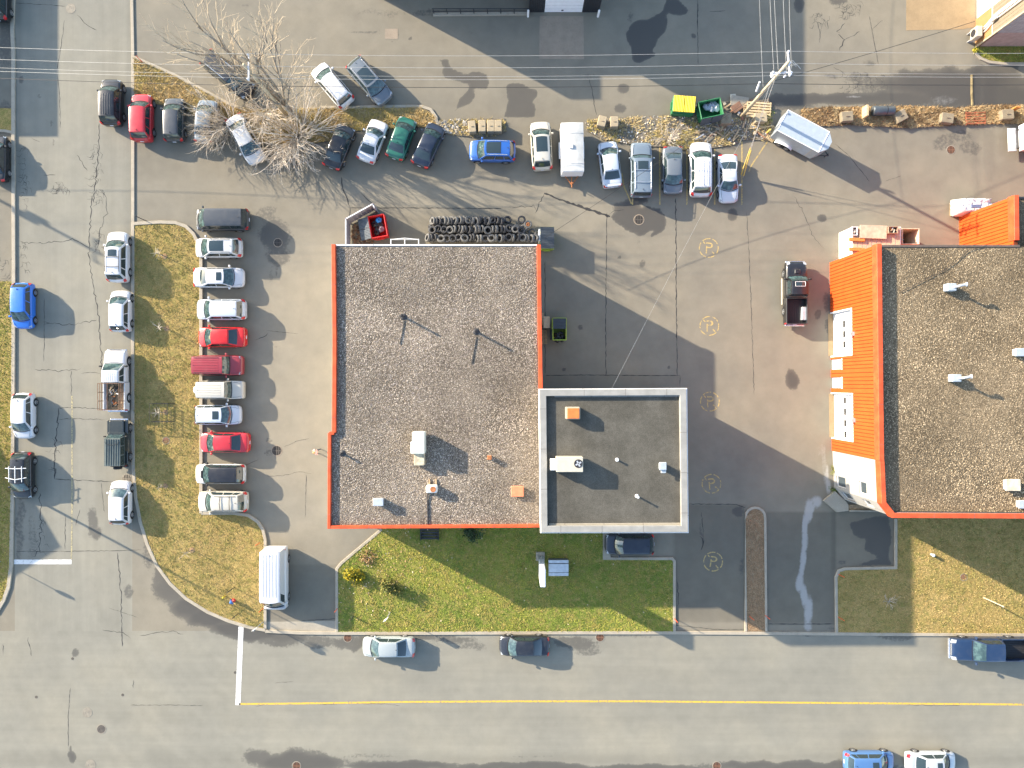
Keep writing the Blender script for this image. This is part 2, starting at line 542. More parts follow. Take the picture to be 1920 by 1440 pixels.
CRACKS = [  # (width m, jitter px, points)
 (.05,2,[(186,232),(184,290),(180,330),(176,380)]),(.05,2,[(172,368),(169,430),(166,480),(176,540),(184,590),(190,660),(192,738)]),
 (.03,3,[(197,360),(200,400),(186,440),(180,470)]),(.035,1.5,[(40,455),(80,456),(118,452),(135,448),(172,466)]),(.03,2,[(80,604),(112,608),(140,608),(182,600)]),
 (.03,2,[(65,692),(115,696),(152,691)]),(.03,1.5,[(134,695),(134,742)]),(.03,1,[(152,701),(170,698),(190,700)]),(.035,1,[(110,765),(140,764),(190,766)]),
 (.03,1,[(110,786),(150,785),(196,787)]),(.06,2,[(110,765),(106,810),(103,850),(102,898)]),(.04,.8,[(102,898),(135,900),(190,902),(235,905)]),
 (.05,3,[(75,925),(78,960),(76,1000),(74,1034),(60,1044)]),(.03,.8,[(30,1034),(100,1034),(180,1033),(265,1031)]),(.05,1.5,[(220,1036),(224,1070),(227,1120),(228,1160),(229,1212)]),
 (.03,1,[(122,964),(122,1030)]),(.03,.5,[(83,560),(83,640),(82,678)]),(.025,1,[(83,608),(94,606)]),(.03,1,[(190,905),(193,940),(196,960)]),(.03,1.5,[(150,955),(145,975),(142,985)]),
 (.03,1,[(192,1181),(230,1186),(245,1197)]),(.03,1.5,[(262,1192),(300,1186),(325,1184),(345,1189)]),(.04,2,[(53,1195),(55,1215),(59,1230)]),(.03,1.5,[(5,1208),(6,1228)]),
 (.03,.5,[(132,1290),(128,1340),(128,1400)]),(.025,.5,[(245,1322),(330,1322),(380,1323)]),(.02,.5,[(205,1140),(235,1150),(258,1158)]),
 (.03,1,[(250,1275),(250,1290)]),(.03,.6,[(28,6),(80,8),(122,12)]),(.035,1,[(145,28),(158,42),(170,52),(182,57)]),(.03,.6,[(121,38),(114,90),(107,130)]),
 (.03,.6,[(108,140),(112,180),(113,240)]),(.03,1,[(58,258),(75,266)]),(.03,1.5,[(144,290),(155,308),(164,320)]),(.03,1,[(82,328),(104,328)]),
 (.06,.8,[(640,332),(642,352),(650,372),(656,388)]),(.04,.6,[(656,388),(656,408),(656,456)]),(.04,.8,[(675,360),(690,376),(702,383)]),(.05,.5,[(656,390),(800,390),(940,391)]),
 (.045,.7,[(1138,398),(1137,470),(1136,560),(1136,640),(1136,704)]),(.06,.8,[(1267,372),(1267,420),(1268,480),(1268,560),(1269,640)]),(.04,.6,[(1269,640),(1270,704)]),
 (.03,.8,[(1400,398),(1404,470),(1408,560),(1412,680),(1414,740)]),(.04,.3,[(1022,704),(1100,703),(1200,704),(1275,704)]),(.03,.3,[(1275,704),(1275,728)]),
 (.16,1,[(1020,362),(1050,374),(1090,388),(1144,406)]),(.04,1.5,[(1021,362),(1010,385),(1003,400)]),(.04,2,[(960,390),(1000,385),(1006,396)]),(.03,1,[(1140,404),(1150,396),(1170,393)]),
 (.05,.6,[(1022,490),(1022,560),(1022,610),(1022,700)]),(.04,.6,[(1290,945),(1340,945),(1380,946),(1398,952)]),(.035,.8,[(1105,148),(1110,170),(1113,190),(1119,216)]),
 (.05,.5,[(1308,0),(1308,30),(1308,58)]),(.03,.5,[(1308,58),(1309,120)]),(.03,.4,[(1330,22),(1360,20)]),
 (.04,2,[(1575,62),(1570,58),(1580,48),(1584,44)]),(.05,2,[(1572,64),(1584,75),(1576,88),(1574,95)]),(.03,2,[(1584,75),(1600,66),(1612,59)]),(.03,3,[(1555,30),(1552,45),(1550,55)]),
 (.03,2,[(1530,40),(1536,60),(1537,80)]),(.025,1.5,[(1562,125),(1575,132),(1585,140)]),(.02,1,[(1635,55),(1652,40),(1655,38)]),
 (.025,1.5,[(1489,369),(1505,395),(1514,415),(1522,440),(1545,466)]),(.03,.5,[(1566,270),(1590,290),(1630,340)]),(.03,.5,[(1647,120),(1630,30)]),
 (.02,.8,[(500,893),(530,892),(562,884),(584,888)]),(.02,.8,[(532,838),(555,828),(580,822)]),(.03,.5,[(574,890),(574,920),(572,970)]),(.03,1.2,[(502,625),(494,632),(478,638)]),
 (.02,.4,[(440,880),(470,868),(484,862)]),(.02,.3,[(500,620),(560,626)]),(.03,1,[(1315,960),(1318,985),(1320,1010),(1316,1030)]),(.05,2,[(1312,1005),(1318,1016),(1314,1032)]),
 (.05,2,[(1270,1090),(1272,1120),(1270,1136)]),(.05,.3,[(1440,1170),(1500,1170),(1565,1170)]),(.04,.5,[(565,1163),(600,1162),(632,1160)]),(.03,.4,[(1264,1172),(1340,1180),(1396,1180)]),
 (.02,.5,[(480,1325),(495,1321),(520,1319),(550,1319),(580,1320)]),(.02,.5,[(600,1321),(660,1319),(720,1320),(750,1323)]),(.02,1,[(515,1281),(550,1278)]),
 (.025,2,[(1100,1095),(1120,1100)]),(.02,1,[(1700,1322),(1800,1323)]),(.04,1,[(1420,1100),(1440,1105)]),(.02,1,[(1690,330),(1660,340)]),
]
def alligator(cx, cy, w, h, n, seed):
    rnd = random.Random(seed); out = []
    for k in range(n):
        x = cx + rnd.uniform(-w, w); y = cy + rnd.uniform(-h, h)
        a = rnd.choice([0, 1.57, .5, 2.2]) + rnd.uniform(-.3, .3); L = rnd.uniform(4, 10)
        out.append((.025, .8, [(x, y), (x + L * math.cos(a), y + L * math.sin(a)), (x + L * 1.6 * math.cos(a + .6), y + L * 1.6 * math.sin(a + .6))]))
    return out
CRACKS += alligator(180, 325, 7, 55, 46, 1) + alligator(112, 350, 12, 9, 22, 2) + alligator(44, 330, 5, 60, 30, 3) + alligator(182, 450, 8, 20, 16, 4) + alligator(1620, 150, 40, 18, 40, 5) \
    + alligator(1590, 18, 18, 14, 30, 6) + alligator(1533, 40, 8, 18, 16, 7) + alligator(12, 520, 14, 40, 26, 8) + alligator(40, 480, 8, 30, 18, 9) + alligator(100, 850, 5, 30, 14, 10) + alligator(75, 1005, 6, 34, 14, 11)
for i, (w, j, pts) in enumerate(CRACKS):
    q = [G(a, b) for a, b in smooth_poly(pts, 5, j, i)]
    par = bpy.data.objects['parking_lot']
    ax, ay = pts[0]
    if ay > 1183: par = bpy.data.objects['street']
    elif ax < 28: par = bpy.data.objects['ground']
    elif ax < 248: par = bpy.data.objects['side_road']
    ribbon(q, w * 1.25, .004, .55, i).build('crack', CRK, par)

# ------------------------------------------------------------------ concrete
def concrete(name, col, var=.10):
    t = NT(name)
    p = t.pos()
    n1 = t.noise(p, 1.1, 5, .65); n2 = t.noise(p, 18, 3, .7); n3 = t.noise(p, 5, 4, .7)
    k = t.math('MULTIPLY', t.ss(n1, .25, .75, 1 - var, 1 + var), t.ss(n2, .2, .8, .9, 1.1))
    k = t.math('MULTIPLY', k, t.ss(n3, .55, .75, 1, .82))
    kc = t.n('ShaderNodeCombineColor')
    for i in range(3): t.t.links.new(k, kc.inputs[i])
    t.bump(n2, .3, .01)
    return t.base(t.mix(1, tuple(col) + (1,), kc.outputs[0], 'MULTIPLY'), .9, 0, .25)
KERB = concrete('kerb_concrete', (.33, .29, .225))
PADC = concrete('pad_concrete', (.25, .205, .155))
TANC = concrete('tan_concrete', (.275, .20, .115))
LIGHTC = concrete('light_concrete', (.30, .268, .21))
def sweep(pts, w, h, z0=-.05, closed=False):
    n = len(pts); mb = MB(); vs_ = []
    for i, p in enumerate(pts):
        a = pts[(i - 1) % n] if (closed or i) else p
        b = pts[(i + 1) % n] if (closed or i < n - 1) else p
        d1 = Vector((p[0] - a[0], p[1] - a[1])); d2 = Vector((b[0] - p[0], b[1] - p[1]))
        if d1.length < 1e-6: d1 = d2
        if d2.length < 1e-6: d2 = d1
        d1.normalize(); d2.normalize()
        t = (d1 + d2)
        t = t.normalized() if t.length > 1e-4 else d1
        nrm = Vector((-t.y, t.x)); k = 1 / max(.45, nrm.dot(Vector((-d1.y, d1.x))))
        o = nrm * (w / 2 * k); oc = nrm * ((w / 2 - .025) * k)
        vs_ += [(p[0] + o.x, p[1] + o.y, z0), (p[0] + o.x, p[1] + o.y, h - .025), (p[0] + oc.x, p[1] + oc.y, h), (p[0] - oc.x, p[1] - oc.y, h), (p[0] - o.x, p[1] - o.y, h - .025), (p[0] - o.x, p[1] - o.y, z0)]
    fs = []
    m = n if closed else n - 1
    for i in range(m):
        a = i * 6; b = ((i + 1) % n) * 6
        for k in range(5): fs.append((a + k, a + k + 1, b + k + 1, b + k))
    if not closed:
        fs += [(5, 4, 3, 2, 1, 0), tuple((n - 1) * 6 + k for k in range(6))]
    return mb.add(vs_, fs)
def arc(cx, cy, r, a0, a1, n=8):
    return [(cx + r * math.cos(R(a0 + (a1 - a0) * i / n)), cy - r * math.sin(R(a0 + (a1 - a0) * i / n))) for i in range(n + 1)]
def kerb(pts, w=.26, h=.13, name='kerb', closed=False, mat=None):
    o = sweep([G(a, b) for a, b in pts], w, h, -.05, closed).build(name, mat or KERB, None, fixn=True)
    return tag(o, kind='structure')

ISL_TOP = [(252, 420), (300, 417), (330, 418), (350, 425), (364, 439), (372, 455), (378, 475)]
ISL_BOT = [(378, 962), (440, 962), (466, 966), (484, 978), (494, 994), (498, 1012), (498, 1100), (498, 1178)]
ISL_SW = [(498, 1181), (470, 1176), (430, 1164), (390, 1147), (350, 1122), (320, 1094), (295, 1060), (277, 1020), (264, 978), (255, 930), (251, 880), (250, 800)]
kerb(ISL_TOP + ISL_BOT[:1], .30, .16)
kerb(ISL_BOT, .28, .14)
kerb(ISL_SW + [(250, 600), (250, 417)], .30, .13)
kerb([(250, 417), (250, 250), (250, 100), (248, 0), (248, -120)], .28, .10)
kerb([(250, 107), (290, 124), (330, 142), (380, 168), (430, 195), (470, 210)], .26, .13)
kerb([(600, 202), (660, 202), (720, 200), (790, 200), (808, 206), (818, 220), (821, 238)], .26, .13)
kerb([(28, -120), (24, 60), (26, 100), (26, 300), (27, 500), (26, 700), (25, 900), (23, 1000), (22, 1060), (17, 1100), (8, 1125), (-6, 1148), (-40, 1170)], .34, .13)
kerb([(498, 1183), (560, 1186), (632, 1187), (800, 1187), (1000, 1186), (1265, 1186), (1435, 1187), (1568, 1188), (1700, 1189), (1920, 1190), (2300, 1192)], .30, .12)
kerb([(632, 1184), (632, 1066), (640, 1056), (716, 992)], .26, .13)
kerb([(1264, 1184), (1264, 1052), (1260, 1047), (1144, 1047)], .26, .13)
kerb([(1398, 1183), (1397, 966)] + arc(1415.5, 970, 18.5, 180, 0, 8) + [(1434, 972), (1436, 1183)], .22, .14)
kerb([(1568, 1185), (1567, 1082), (1572, 1070), (1584, 1066), (1679, 1064), (1679, 972)], .26, .13)
kerb([(1826, 92), (1828, 100), (1838, 110), (1854, 117), (1880, 120), (1960, 121), (2100, 122)], .26, .13)
kerb([(-60, 244), (10, 246), (24, 249)], .26, .12)
kerb([(1823, 202), (1822, 175), (1822, 140)], .20, .06, mat=flat('worn_yellow_kerb', (.24, .185, .09, 1), .85, var=.4, scale=2))
kerb([(812, 28), (900, 27), (992, 26)], .3, .16)

def slab(name, pts, z, mat, z0=-.05, kind='structure', par=None):
    o = MB().prism(PX(pts), z0, z).build(name, mat, par)
    return tag(o, kind=kind) if par is None else o
slab('loading_pad', [(1012, 30), (1094, 30), (1095, 111), (1011, 110)], .008, PADC)
slab('concrete_apron', [(1700, -80), (1829, -80), (1829, 50), (1805, 55), (1699, 57)], .010, TANC)
slab('concrete_pad', [(1130, 990), (1144, 990), (1144, 1040), (1146, 1049), (1130, 1049)], .14, LIGHTC)
slab('concrete_patch', [(722, 54), (746, 54), (746, 73), (722, 73)], .012, PADC)
slab('concrete_apron', [(500, 1166), (632, 1164), (632, 1184), (500, 1181)], .006, LIGHTC)

# ------------------------------------------------------------------ lawns, beds
G_DRY = grass_mat('grass_ground_dry', (.30, .215, .075), (.34, .245, .09), (.21, .185, .055))
G_GREEN = grass_mat('grass_ground_green', (.125, .16, .032), (.20, .205, .045), (.29, .23, .075))
G_WEED = grass_mat('weed_ground', (.30, .21, .10), (.22, .17, .07), (.36, .27, .15))
G_MULCH = grass_mat('mulch_ground', (.26, .165, .09), (.22, .145, .08), (.31, .22, .13))
G_LEAF = grass_mat('leaf_litter_ground', (.26, .165, .08), (.19, .12, .06), (.32, .23, .12))
G_GRAV = grass_mat('gravel_ground', (.20, .18, .155), (.15, .13, .10), (.17, .14, .085))
LAWNS = {
 'island': (ISL_TOP + ISL_BOT + ISL_SW + [(250, 600)], G_DRY, 'lawn'),
 'triangle': ([(252, 109), (290, 126), (330, 144), (380, 170), (430, 197), (470, 206), (560, 204), (600, 203), (720, 201), (790, 201), (816, 218), (820, 240), (780, 238), (660, 246), (622, 264), (560, 272), (500, 268), (420, 245), (345, 205), (300, 196), (252, 192)], G_WEED, 'weedy_strip'),
 'middle': ([(1098, 226), (1180, 220), (1250, 216), (1330, 222), (1440, 222), (1452, 250), (1440, 264), (1395, 262), (1372, 272), (1300, 284), (1240, 276), (1190, 272), (1130, 262), (1100, 246)], G_GRAV, 'gravel_bed'),
 'middle2': ([(822, 226), (880, 224), (945, 222), (950, 246), (930, 256), (890, 258), (840, 252), (822, 246)], G_GRAV, 'gravel_bed'),
 'leaf': ([(1502, 206), (1560, 202), (1700, 200), (1800, 203), (1860, 198), (2100, 198), (2100, 232), (1860, 232), (1760, 236), (1700, 240), (1600, 234), (1540, 236), (1500, 230)], G_LEAF, 'leaf_strip'),
 'front': ([(633, 1184), (633, 1066), (641, 1056), (717, 992), (720, 950), (1130, 950), (1130, 1048), (1260, 1048), (1263, 1052), (1263, 1184)], G_GREEN, 'lawn'),
 'median': ([(1398, 1183), (1398, 966)] + arc(1415.5, 970, 18, 180, 0, 8) + [(1434, 972), (1435, 1183)], G_MULCH, 'planting_bed'),
 'right': ([(1568, 1185), (1568, 1082), (1573, 1071), (1584, 1067), (1680, 1065), (1680, 930), (2300, 930), (2300, 1190), (1700, 1188)], G_DRY, 'lawn'),
 'topright': ([(1828, 92), (1832, 103), (1842, 110), (1856, 115), (1880, 118), (1960, 119), (2100, 120), (2100, 80), (1828, 86)], G_GREEN, 'lawn'),
 'verge': ([(26, 528), (26, 700), (25, 900), (22, 1000), (21, 1060), (16, 1098), (7, 1122), (-8, 1145), (-200, 1170), (-260, 528)], G_DRY, 'verge'),
 'verge2': ([(24, 204), (24, 246), (-120, 243), (-120, 200)], G_DRY, 'verge'),
}
for k, (pts, m, nm) in LAWNS.items():
    slab(nm, pts, .085, m)

TUFT = vcol_mat('grass_blades', .9)
def scatter(pts, dens, seed, clip=True):
    q = PX(pts)
    x0 = min(p[0] for p in q); x1 = max(p[0] for p in q); y0 = min(p[1] for p in q); y1 = max(p[1] for p in q)
    if clip: x0 = max(x0, -52); x1 = min(x1, 52); y0 = max(y0, -40); y1 = min(y1, 40)
    r = np.random.RandomState(seed)
    n = int((x1 - x0) * (y1 - y0) * dens)
    x = r.uniform(x0, x1, n); y = r.uniform(y0, y1, n)
    k = inpoly(x, y, q)
    return x[k], y[k], r
def tufts(name, pts, dens, h, pal, seed, z=.085, lean=.05, wid=.022, label=None, cat='grass', nb=3, patch=1.0, dfun=None):
    x, y, r = scatter(pts, dens, seed)
    if dfun is not None:
        k = dfun(x, y) > r.rand(len(x)); x, y = x[k], y[k]
    n = len(x)
    cl = fbm(x, y, .5 * patch, 4); cl2 = fbm(x + 30, y, 2.0, 3)
    hh = h * (.5 + 1.0 * r.rand(n)) * (.5 + cl2)
    V = np.zeros((n, nb, 3, 3)); C = np.zeros((n, nb, 3, 4))
    P = [np.array(c) for c in pal]
    t = np.clip((cl - .35) / .3, 0, 1)[:, None]
    base = P[0] * (1 - t) + P[1] * t
    pick = (cl2 > .56)[:, None]
    base = np.where(pick, base * .4 + P[2] * .6, base)
    for b in range(nb):
        a = r.uniform(0, 2 * math.pi, n)
        ox = x + r.normal(0, .03, n); oy = y + r.normal(0, .03, n)
        ln = lean * (.3 + r.rand(n)) * 1.6
        w = wid * (.7 + .6 * r.rand(n))
        V[:, b, 0] = np.stack([ox - np.sin(a) * w, oy + np.cos(a) * w, np.full(n, z)], 1)
        V[:, b, 1] = np.stack([ox + np.sin(a) * w, oy - np.cos(a) * w, np.full(n, z)], 1)
        V[:, b, 2] = np.stack([ox + np.cos(a) * ln, oy + np.sin(a) * ln, z + hh], 1)
        k = (.75 + .5 * r.rand(n))[:, None]
        C[:, b, :, :3] = (base * k)[:, None, :]
    C[..., 3] = 1
    F = np.arange(n * nb * 3).reshape(-1, 3)
    me = np_mesh(name, V.reshape(-1, 3), F, TUFT)
    a = me.attributes.new('tint', 'FLOAT_COLOR', 'POINT')
    a.data.foreach_set('color', C.reshape(-1, 4).astype(np.float32).ravel())
    return tag(link(name, me), label, cat, kind='stuff')
DRY = [(.43, .315, .135), (.35, .28, .10), (.26, .24, .078)]
tufts('grass', LAWNS['island'][0], 85, .065, DRY, 1, label='dry yellowing grass on the long island beside the parked row')
tufts('grass', LAWNS['front'][0], 95, .07, [(.20, .255, .045), (.34, .335, .065), (.47, .37, .12)], 2, label='green grass on the front lawn below the red-edged roof')
tufts('grass', LAWNS['right'][0], 75, .065, DRY, 3, label='yellow grass on the lawn below the orange building')
tufts('grass', LAWNS['topright'][0], 90, .08, [(.18, .22, .04), (.25, .26, .05), (.34, .28, .08)], 4, label='grass wedge at the corner of the tan sided building')
tufts('grass', LAWNS['verge'][0], 80, .08, [(.27, .28, .055), (.36, .33, .08), (.42, .34, .11)], 5, label='grass verge along the side road kerb')
tufts('grass', LAWNS['triangle'][0], 85, .15, [(.44, .31, .13), (.36, .28, .09), (.52, .40, .20)], 6, lean=.12, label='tall tan weeds on the strip under the bare tree', cat='weeds')
tufts('weeds', LAWNS['middle'][0], 60, .20, [(.46, .35, .16), (.38, .31, .10), (.54, .44, .25)], 7, lean=.16, label='dry weeds and straw around the gravel by the dumpsters', cat='weeds',
      dfun=lambda x, y: np.clip((fbm(x, y, .8, 3) - .44) * 8, 0, 1))
tufts('weeds', LAWNS['middle2'][0], 40, .16, [(.44, .34, .16), (.38, .30, .10), (.5, .4, .22)], 8, lean=.14, label='sparse weeds around the row of blocks', cat='weeds')
tufts('fallen_leaves', LAWNS['leaf'][0], 170, .10, [(.40, .27, .13), (.20, .13, .07), (.52, .39, .21)], 9, lean=.12, wid=.045, label='brown fallen leaves and straw along the divider strip', cat='leaves')
tufts('brush', LAWNS['leaf'][0], 40, .30, [(.34, .24, .12), (.20, .14, .075), (.46, .35, .20)], 19, lean=.22, wid=.02, label='scruffy dry brush stems along the divider strip', cat='brush', dfun=lambda x, y: np.clip((fbm(x, y, .9, 3) - .42) * 6, 0, 1))
tufts('mulch', LAWNS['median'][0], 90, .05, [(.32, .21, .12), (.27, .18, .105), (.38, .27, .16)], 10, lean=.08, label='brown mulch in the narrow median bed', cat='mulch')
# scattered fallen leaves on lawns
def leaves(name, pts, dens, pal, seed, label, z=.10, size=.05, dfun=None):
    x, y, r = scatter(pts, dens, seed)
    if dfun is not None:
        k = dfun(x, y) > r.rand(len(x)); x, y = x[k], y[k]
    n = len(x)
    a = r.uniform(0, 6.28, n); s = size * (.6 + r.rand(n))
    V = np.zeros((n, 4, 3)); tilt = r.uniform(-.6, .6, n)
    for i, (u, v) in enumerate(((-1, -.6), (1, -.6), (1, .6), (-1, .6))):
        V[:, i, 0] = x + s * (u * np.cos(a) - v * np.sin(a)); V[:, i, 1] = y + s * (u * np.sin(a) + v * np.cos(a)); V[:, i, 2] = z + .03 + s * u * tilt
    P = np.array(pal); c = P[r.randint(0, len(P), n)] * (.7 + .6 * r.rand(n))[:, None]
    C = np.ones((n, 4, 4)); C[:, :, :3] = c[:, None, :]
    me = np_mesh(name, V.reshape(-1, 3), np.arange(n * 4).reshape(-1, 4), TUFT)
    at = me.attributes.new('tint', 'FLOAT_COLOR', 'POINT'); at.data.foreach_set('color', C.reshape(-1, 4).astype(np.float32).ravel())
    return tag(link(name, me), label, 'leaves', kind='stuff')
leaves('fallen_leaves', LAWNS['front'][0], 7, [(.45, .32, .16), (.35, .22, .10), (.55, .45, .30)], 21, 'fallen leaves scattered on the front lawn', size=.045,
       dfun=lambda x, y: np.clip(1.1 - np.hypot(x - G(700, 1050)[0], y - G(700, 1050)[1]) / 7, .05, 1))
leaves('fallen_leaves', LAWNS['leaf'][0], 30, [(.42, .26, .11), (.30, .17, .07), (.5, .38, .22)], 22, 'curled brown leaves on the divider strip', size=.07)
leaves('fallen_leaves', LAWNS['middle'][0], 16, [(.5, .4, .22), (.35, .24, .12), (.55, .5, .42)], 23, 'pale leaves and litter on the gravel bed', size=.06)

# stones on the gravel bed
def stones(name, pts, dens, rad, pal, seed, z, mat, label, cat='gravel', flatk=.7, par=None, hole=None):
    x, y, r = scatter(pts, dens, seed, True) if hole is None else hole
    n = len(x)
    s = rad * (.6 + .9 * r.rand(n) ** 2)
    O = np.array([(1, 0, 0), (0, 1, 0), (-1, 0, 0), (0, -1, 0), (0, 0, 1)], float)
    a = r.uniform(0, 6.28, n)
    V = np.zeros((n, 5, 3))
    jit = 1 + r.uniform(-.35, .35, (n, 5))
    for i in range(5):
        ox, oy, oz = O[i]
        V[:, i, 0] = x + s * jit[:, i] * (ox * np.cos(a) - oy * np.sin(a)) + (s * .3 * r.uniform(-1, 1, n) if i == 4 else 0)
        V[:, i, 1] = y + s * jit[:, i] * (ox * np.sin(a) + oy * np.cos(a)) + (s * .3 * r.uniform(-1, 1, n) if i == 4 else 0)
        V[:, i, 2] = z + s * flatk * jit[:, i] * oz
    F0 = np.array([(0, 1, 4), (1, 2, 4), (2, 3, 4), (3, 0, 4)])
    F = (F0[None] + 5 * np.arange(n)[:, None, None]).reshape(-1, 3)
    P = np.array(pal); c = P[r.randint(0, len(P), n)] * (.6 + .8 * r.rand(n))[:, None]
    cl = fbm(x, y, .25, 3); c = c * (.50 + 1.0 * cl)[:, None]
    C = np.ones((n, 5, 4)); C[:, :, :3] = c[:, None, :]
    me = np_mesh(name, V.reshape(-1, 3), F, mat)
    at = me.attributes.new('tint', 'FLOAT_COLOR', 'POINT'); at.data.foreach_set('color', C.reshape(-1, 4).astype(np.float32).ravel())
    o = link(name, me, par)
    if par is None: tag(o, label, cat)
    return tag(o, kind='stuff')
STONE = vcol_mat('loose_stones', .92)
stones('gravel', LAWNS['middle'][0], 16, .06, [(.30, .27, .23), (.24, .21, .17), (.34, .31, .26)], 31, .085, STONE, 'loose grey stones on the bed by the dumpsters')
stones('gravel', [(812, 226), (880, 224), (885, 250), (830, 250)], 22, .14, [(.48, .45, .40), (.40, .36, .30)], 32, .085, STONE, 'pale broken rocks beside the stacked blocks')

# ------------------------------------------------------------------ paint on the road
def worn(name, col, amount, under=(.18, .165, .13)):
    t = NT(name)
    p = t.n('ShaderNodeNewGeometry').outputs['Position']
    n = t.noise(p, 5, 6, .7)
    m = t.ss(n, amount - .12, amount + .12)
    return t.base(t.mix(m, tuple(under) + (1,), tuple(col) + (1,)), .85, 0, .25)
YEL = worn('yellow_line_paint', (.56, .36, .05), .42)
YELW = worn('faded_yellow_paint', (.44, .32, .12), .46)
YELF = worn('pale_yellow_paint', (.40, .34, .18), .50)
WHT = worn('white_line_paint', (.64, .63, .60), .38)
def marking(name, px, w, mat, par, z=.006):
    q = [G(a, b) for a, b in px]
    return tag(ribbon(q, w, z).build(name, mat), kind='structure')
marking('centre_line', [(448, 1320), (560, 1319), (760, 1316), (960, 1315), (1200, 1315), (1440, 1317), (1680, 1319), (1920, 1321), (2300, 1325)], .17, YEL, None)
marking('stop_line', [(452, 1175), (446, 1322)], .46, WHT, None)
marking('stop_line', [(26, 1053.5), (134, 1053.5)], .42, WHT, None)
marking('centre_line', [(135, 742), (135, 850), (135, 960), (134, 1048)], .13, YELF, None)
for x in (1186, 1237, 1288, 1340, 1391):
    marking('parking_line', [(x, 262), (x, 384)], .13, YELW, None)
marking('parking_line', [(1166, 325), (1170, 350), (1184, 382)], .12, YELW, None)
for a, b in (((1441, 262), (1409, 310)), ((1409, 310), (1404, 322))):
    marking('parking_line', [a, b], .12, YELW, None)
def no_parking(px, py, rot, seed):
    mb = MB(); r0, r1 = .81, .91
    rnd = random.Random(seed)
    cuts = [20, 78, 140, 200, 262, 322]
    for i in range(6):
        a0 = cuts[i] + 4 + rnd.uniform(0, 4); a1 = cuts[(i + 1) % 6] + (360 if i == 5 else 0) - 4 - rnd.uniform(0, 4)
        P = []
        for k in range(9):
            a = R(a0 + (a1 - a0) * k / 8)
            P.append([(r0 * math.cos(a), r0 * math.sin(a), 0), (r1 * math.cos(a), r1 * math.sin(a), 0)])
        mb.grid(P)
    w = .12
    mb.add([(-.26, -.52, 0), (-.26 + w, -.52, 0), (-.26 + w, .18, 0), (-.26, .18, 0)], [(0, 1, 2, 3)])
    bowl = []
    for k in range(11):
        a = R(90 - 180 * k / 10)
        bowl.append([(.04 + .14 * math.cos(a) * 1.2, .24 + .14 * math.sin(a), 0), (.04 + .27 * math.cos(a) * 1.2, .24 + .26 * math.sin(a), 0)])
    mb.grid(bowl)
    mb.add([(-.26, .38, 0), (.03, .38, 0), (.03, .50, 0), (-.26, .50, 0)], [(0, 1, 2, 3)])
    mb.add([(-.13, -.02, 0), (.03, -.02, 0), (.03, .10, 0), (-.13, .10, 0)], [(0, 1, 2, 3)])
    s2 = math.sqrt(.5)
    for t0, t1 in ((.52, .76), (-.76, -.42)):       # what is left of the slash
        q = []
        for t, o in ((t0, -.055), (t1, -.055), (t1, .055), (t0, .055)):
            q.append((-s2 * t + s2 * o, s2 * t + s2 * o, 0))
        mb.add(q, [(0, 1, 2, 3)])
    o = mb.build('no_parking_marking', YELW)
    o.location = (*G(px, py), .007); o.rotation_euler.z = R(rot)
    tag(o, 'faded yellow slashed letter P in a broken circle painted on asphalt', 'road marking', 'no parking circles down the drive lane')
for i, (a, b, c) in enumerate(((1329, 465, -4), (1330, 611, 0), (1331, 753, 0), (1334, 907, 6), (1337, 1053, -8))):
    no_parking(a, b, c, i)

# ------------------------------------------------------------------ manholes and drains
IRON = flat('cast_iron', (.10, .088, .075, 1), .75, .3, bumpy=.4)
IRONR = flat('rusty_iron', (.20, .10, .062, 1), .85, .2)
IRONG = flat('worn_iron', (.24, .215, .17, 1), .8, .2)
def manhole(px, py, r, mat, label, grate=False, z=0.0, ring=None):
    e = empty('storm_drain' if grate else 'manhole_cover', (*G(px, py), z), 0, label, 'drain' if grate else 'manhole', 'covers set into the paving')
    MB().lathe([(r * 1.18, .002), (r * 1.16, .014), (r * 1.0, .016), (r * .98, .006)], 24).build('frame', ring or IRONG, e)
    mb = MB().lathe([(r * .97, .004), (r * .97, .010), (0.001, .010)], 24)
    mb.build('lid' if not grate else 'pit', mat if not grate else flat('pit_dark', (.02, .018, .016, 1), .9), e)
    if grate:
        n = 5
        for k in range(n):
            x = (k - (n - 1) / 2) * r * .36; L = math.sqrt(max(.01, (r * .95) ** 2 - x * x)) * 2
            MB().box(x, 0, .018, r * .16, L, .012).build('bar', mat, e)
        MB().box(0, 0, .021, r * 1.9, r * .18, .012).build('bar', mat, e)
    else:
        MB().lathe([(r * .62, .010), (r * .60, .020), (r * .50, .020), (r * .48, .010)], 20).build('raised_ring', mat, e)
        MB().lathe([(r * .2, .010), (r * .18, .022), (.001, .022)], 12).build('hub', mat, e)
manhole(133, 16, .38, IRONG, 'pale round manhole cover with cracks running from it on the side road')
manhole(164, 1336, .38, IRONG, 'manhole cover with pale hub nearer the yellow line at the junction')
manhole(190, 1367, .38, IRON, 'darker manhole cover just past the pale hubbed one at the junction')
manhole(170, 1434, .40, IRONG, 'sandy manhole cover below the teardrop shaped tar mark')
manhole(1198, 412, .42, IRON, 'drain grate ringed by a wet brown stain behind parked cars', True, ring=PADC)
manhole(521, 455, .36, IRON, 'drain grate in the shadow of the dark minivan', True, ring=PADC)
manhole(519, 845, .44, IRON, 'drain grate with concrete collar near the walking person', True, ring=PADC)
manhole(238, 898, .40, IRONG, 'pale crossed drain grate at the kerb between the jeep and white hatchback', True)
manhole(652, 1196, .36, IRONR, 'rusty grate at the kerb beside the silver sedan', True)
manhole(1125, 1195, .36, IRONR, 'rusty grate at the kerb beyond the black sedan', True)
manhole(556, 1436, .36, IRONR, 'rusty grate in the dark wet strip across the street', True)
manhole(1344, 1436, .36, IRONR, 'rusty grate alone at the far kerb of the street', True)
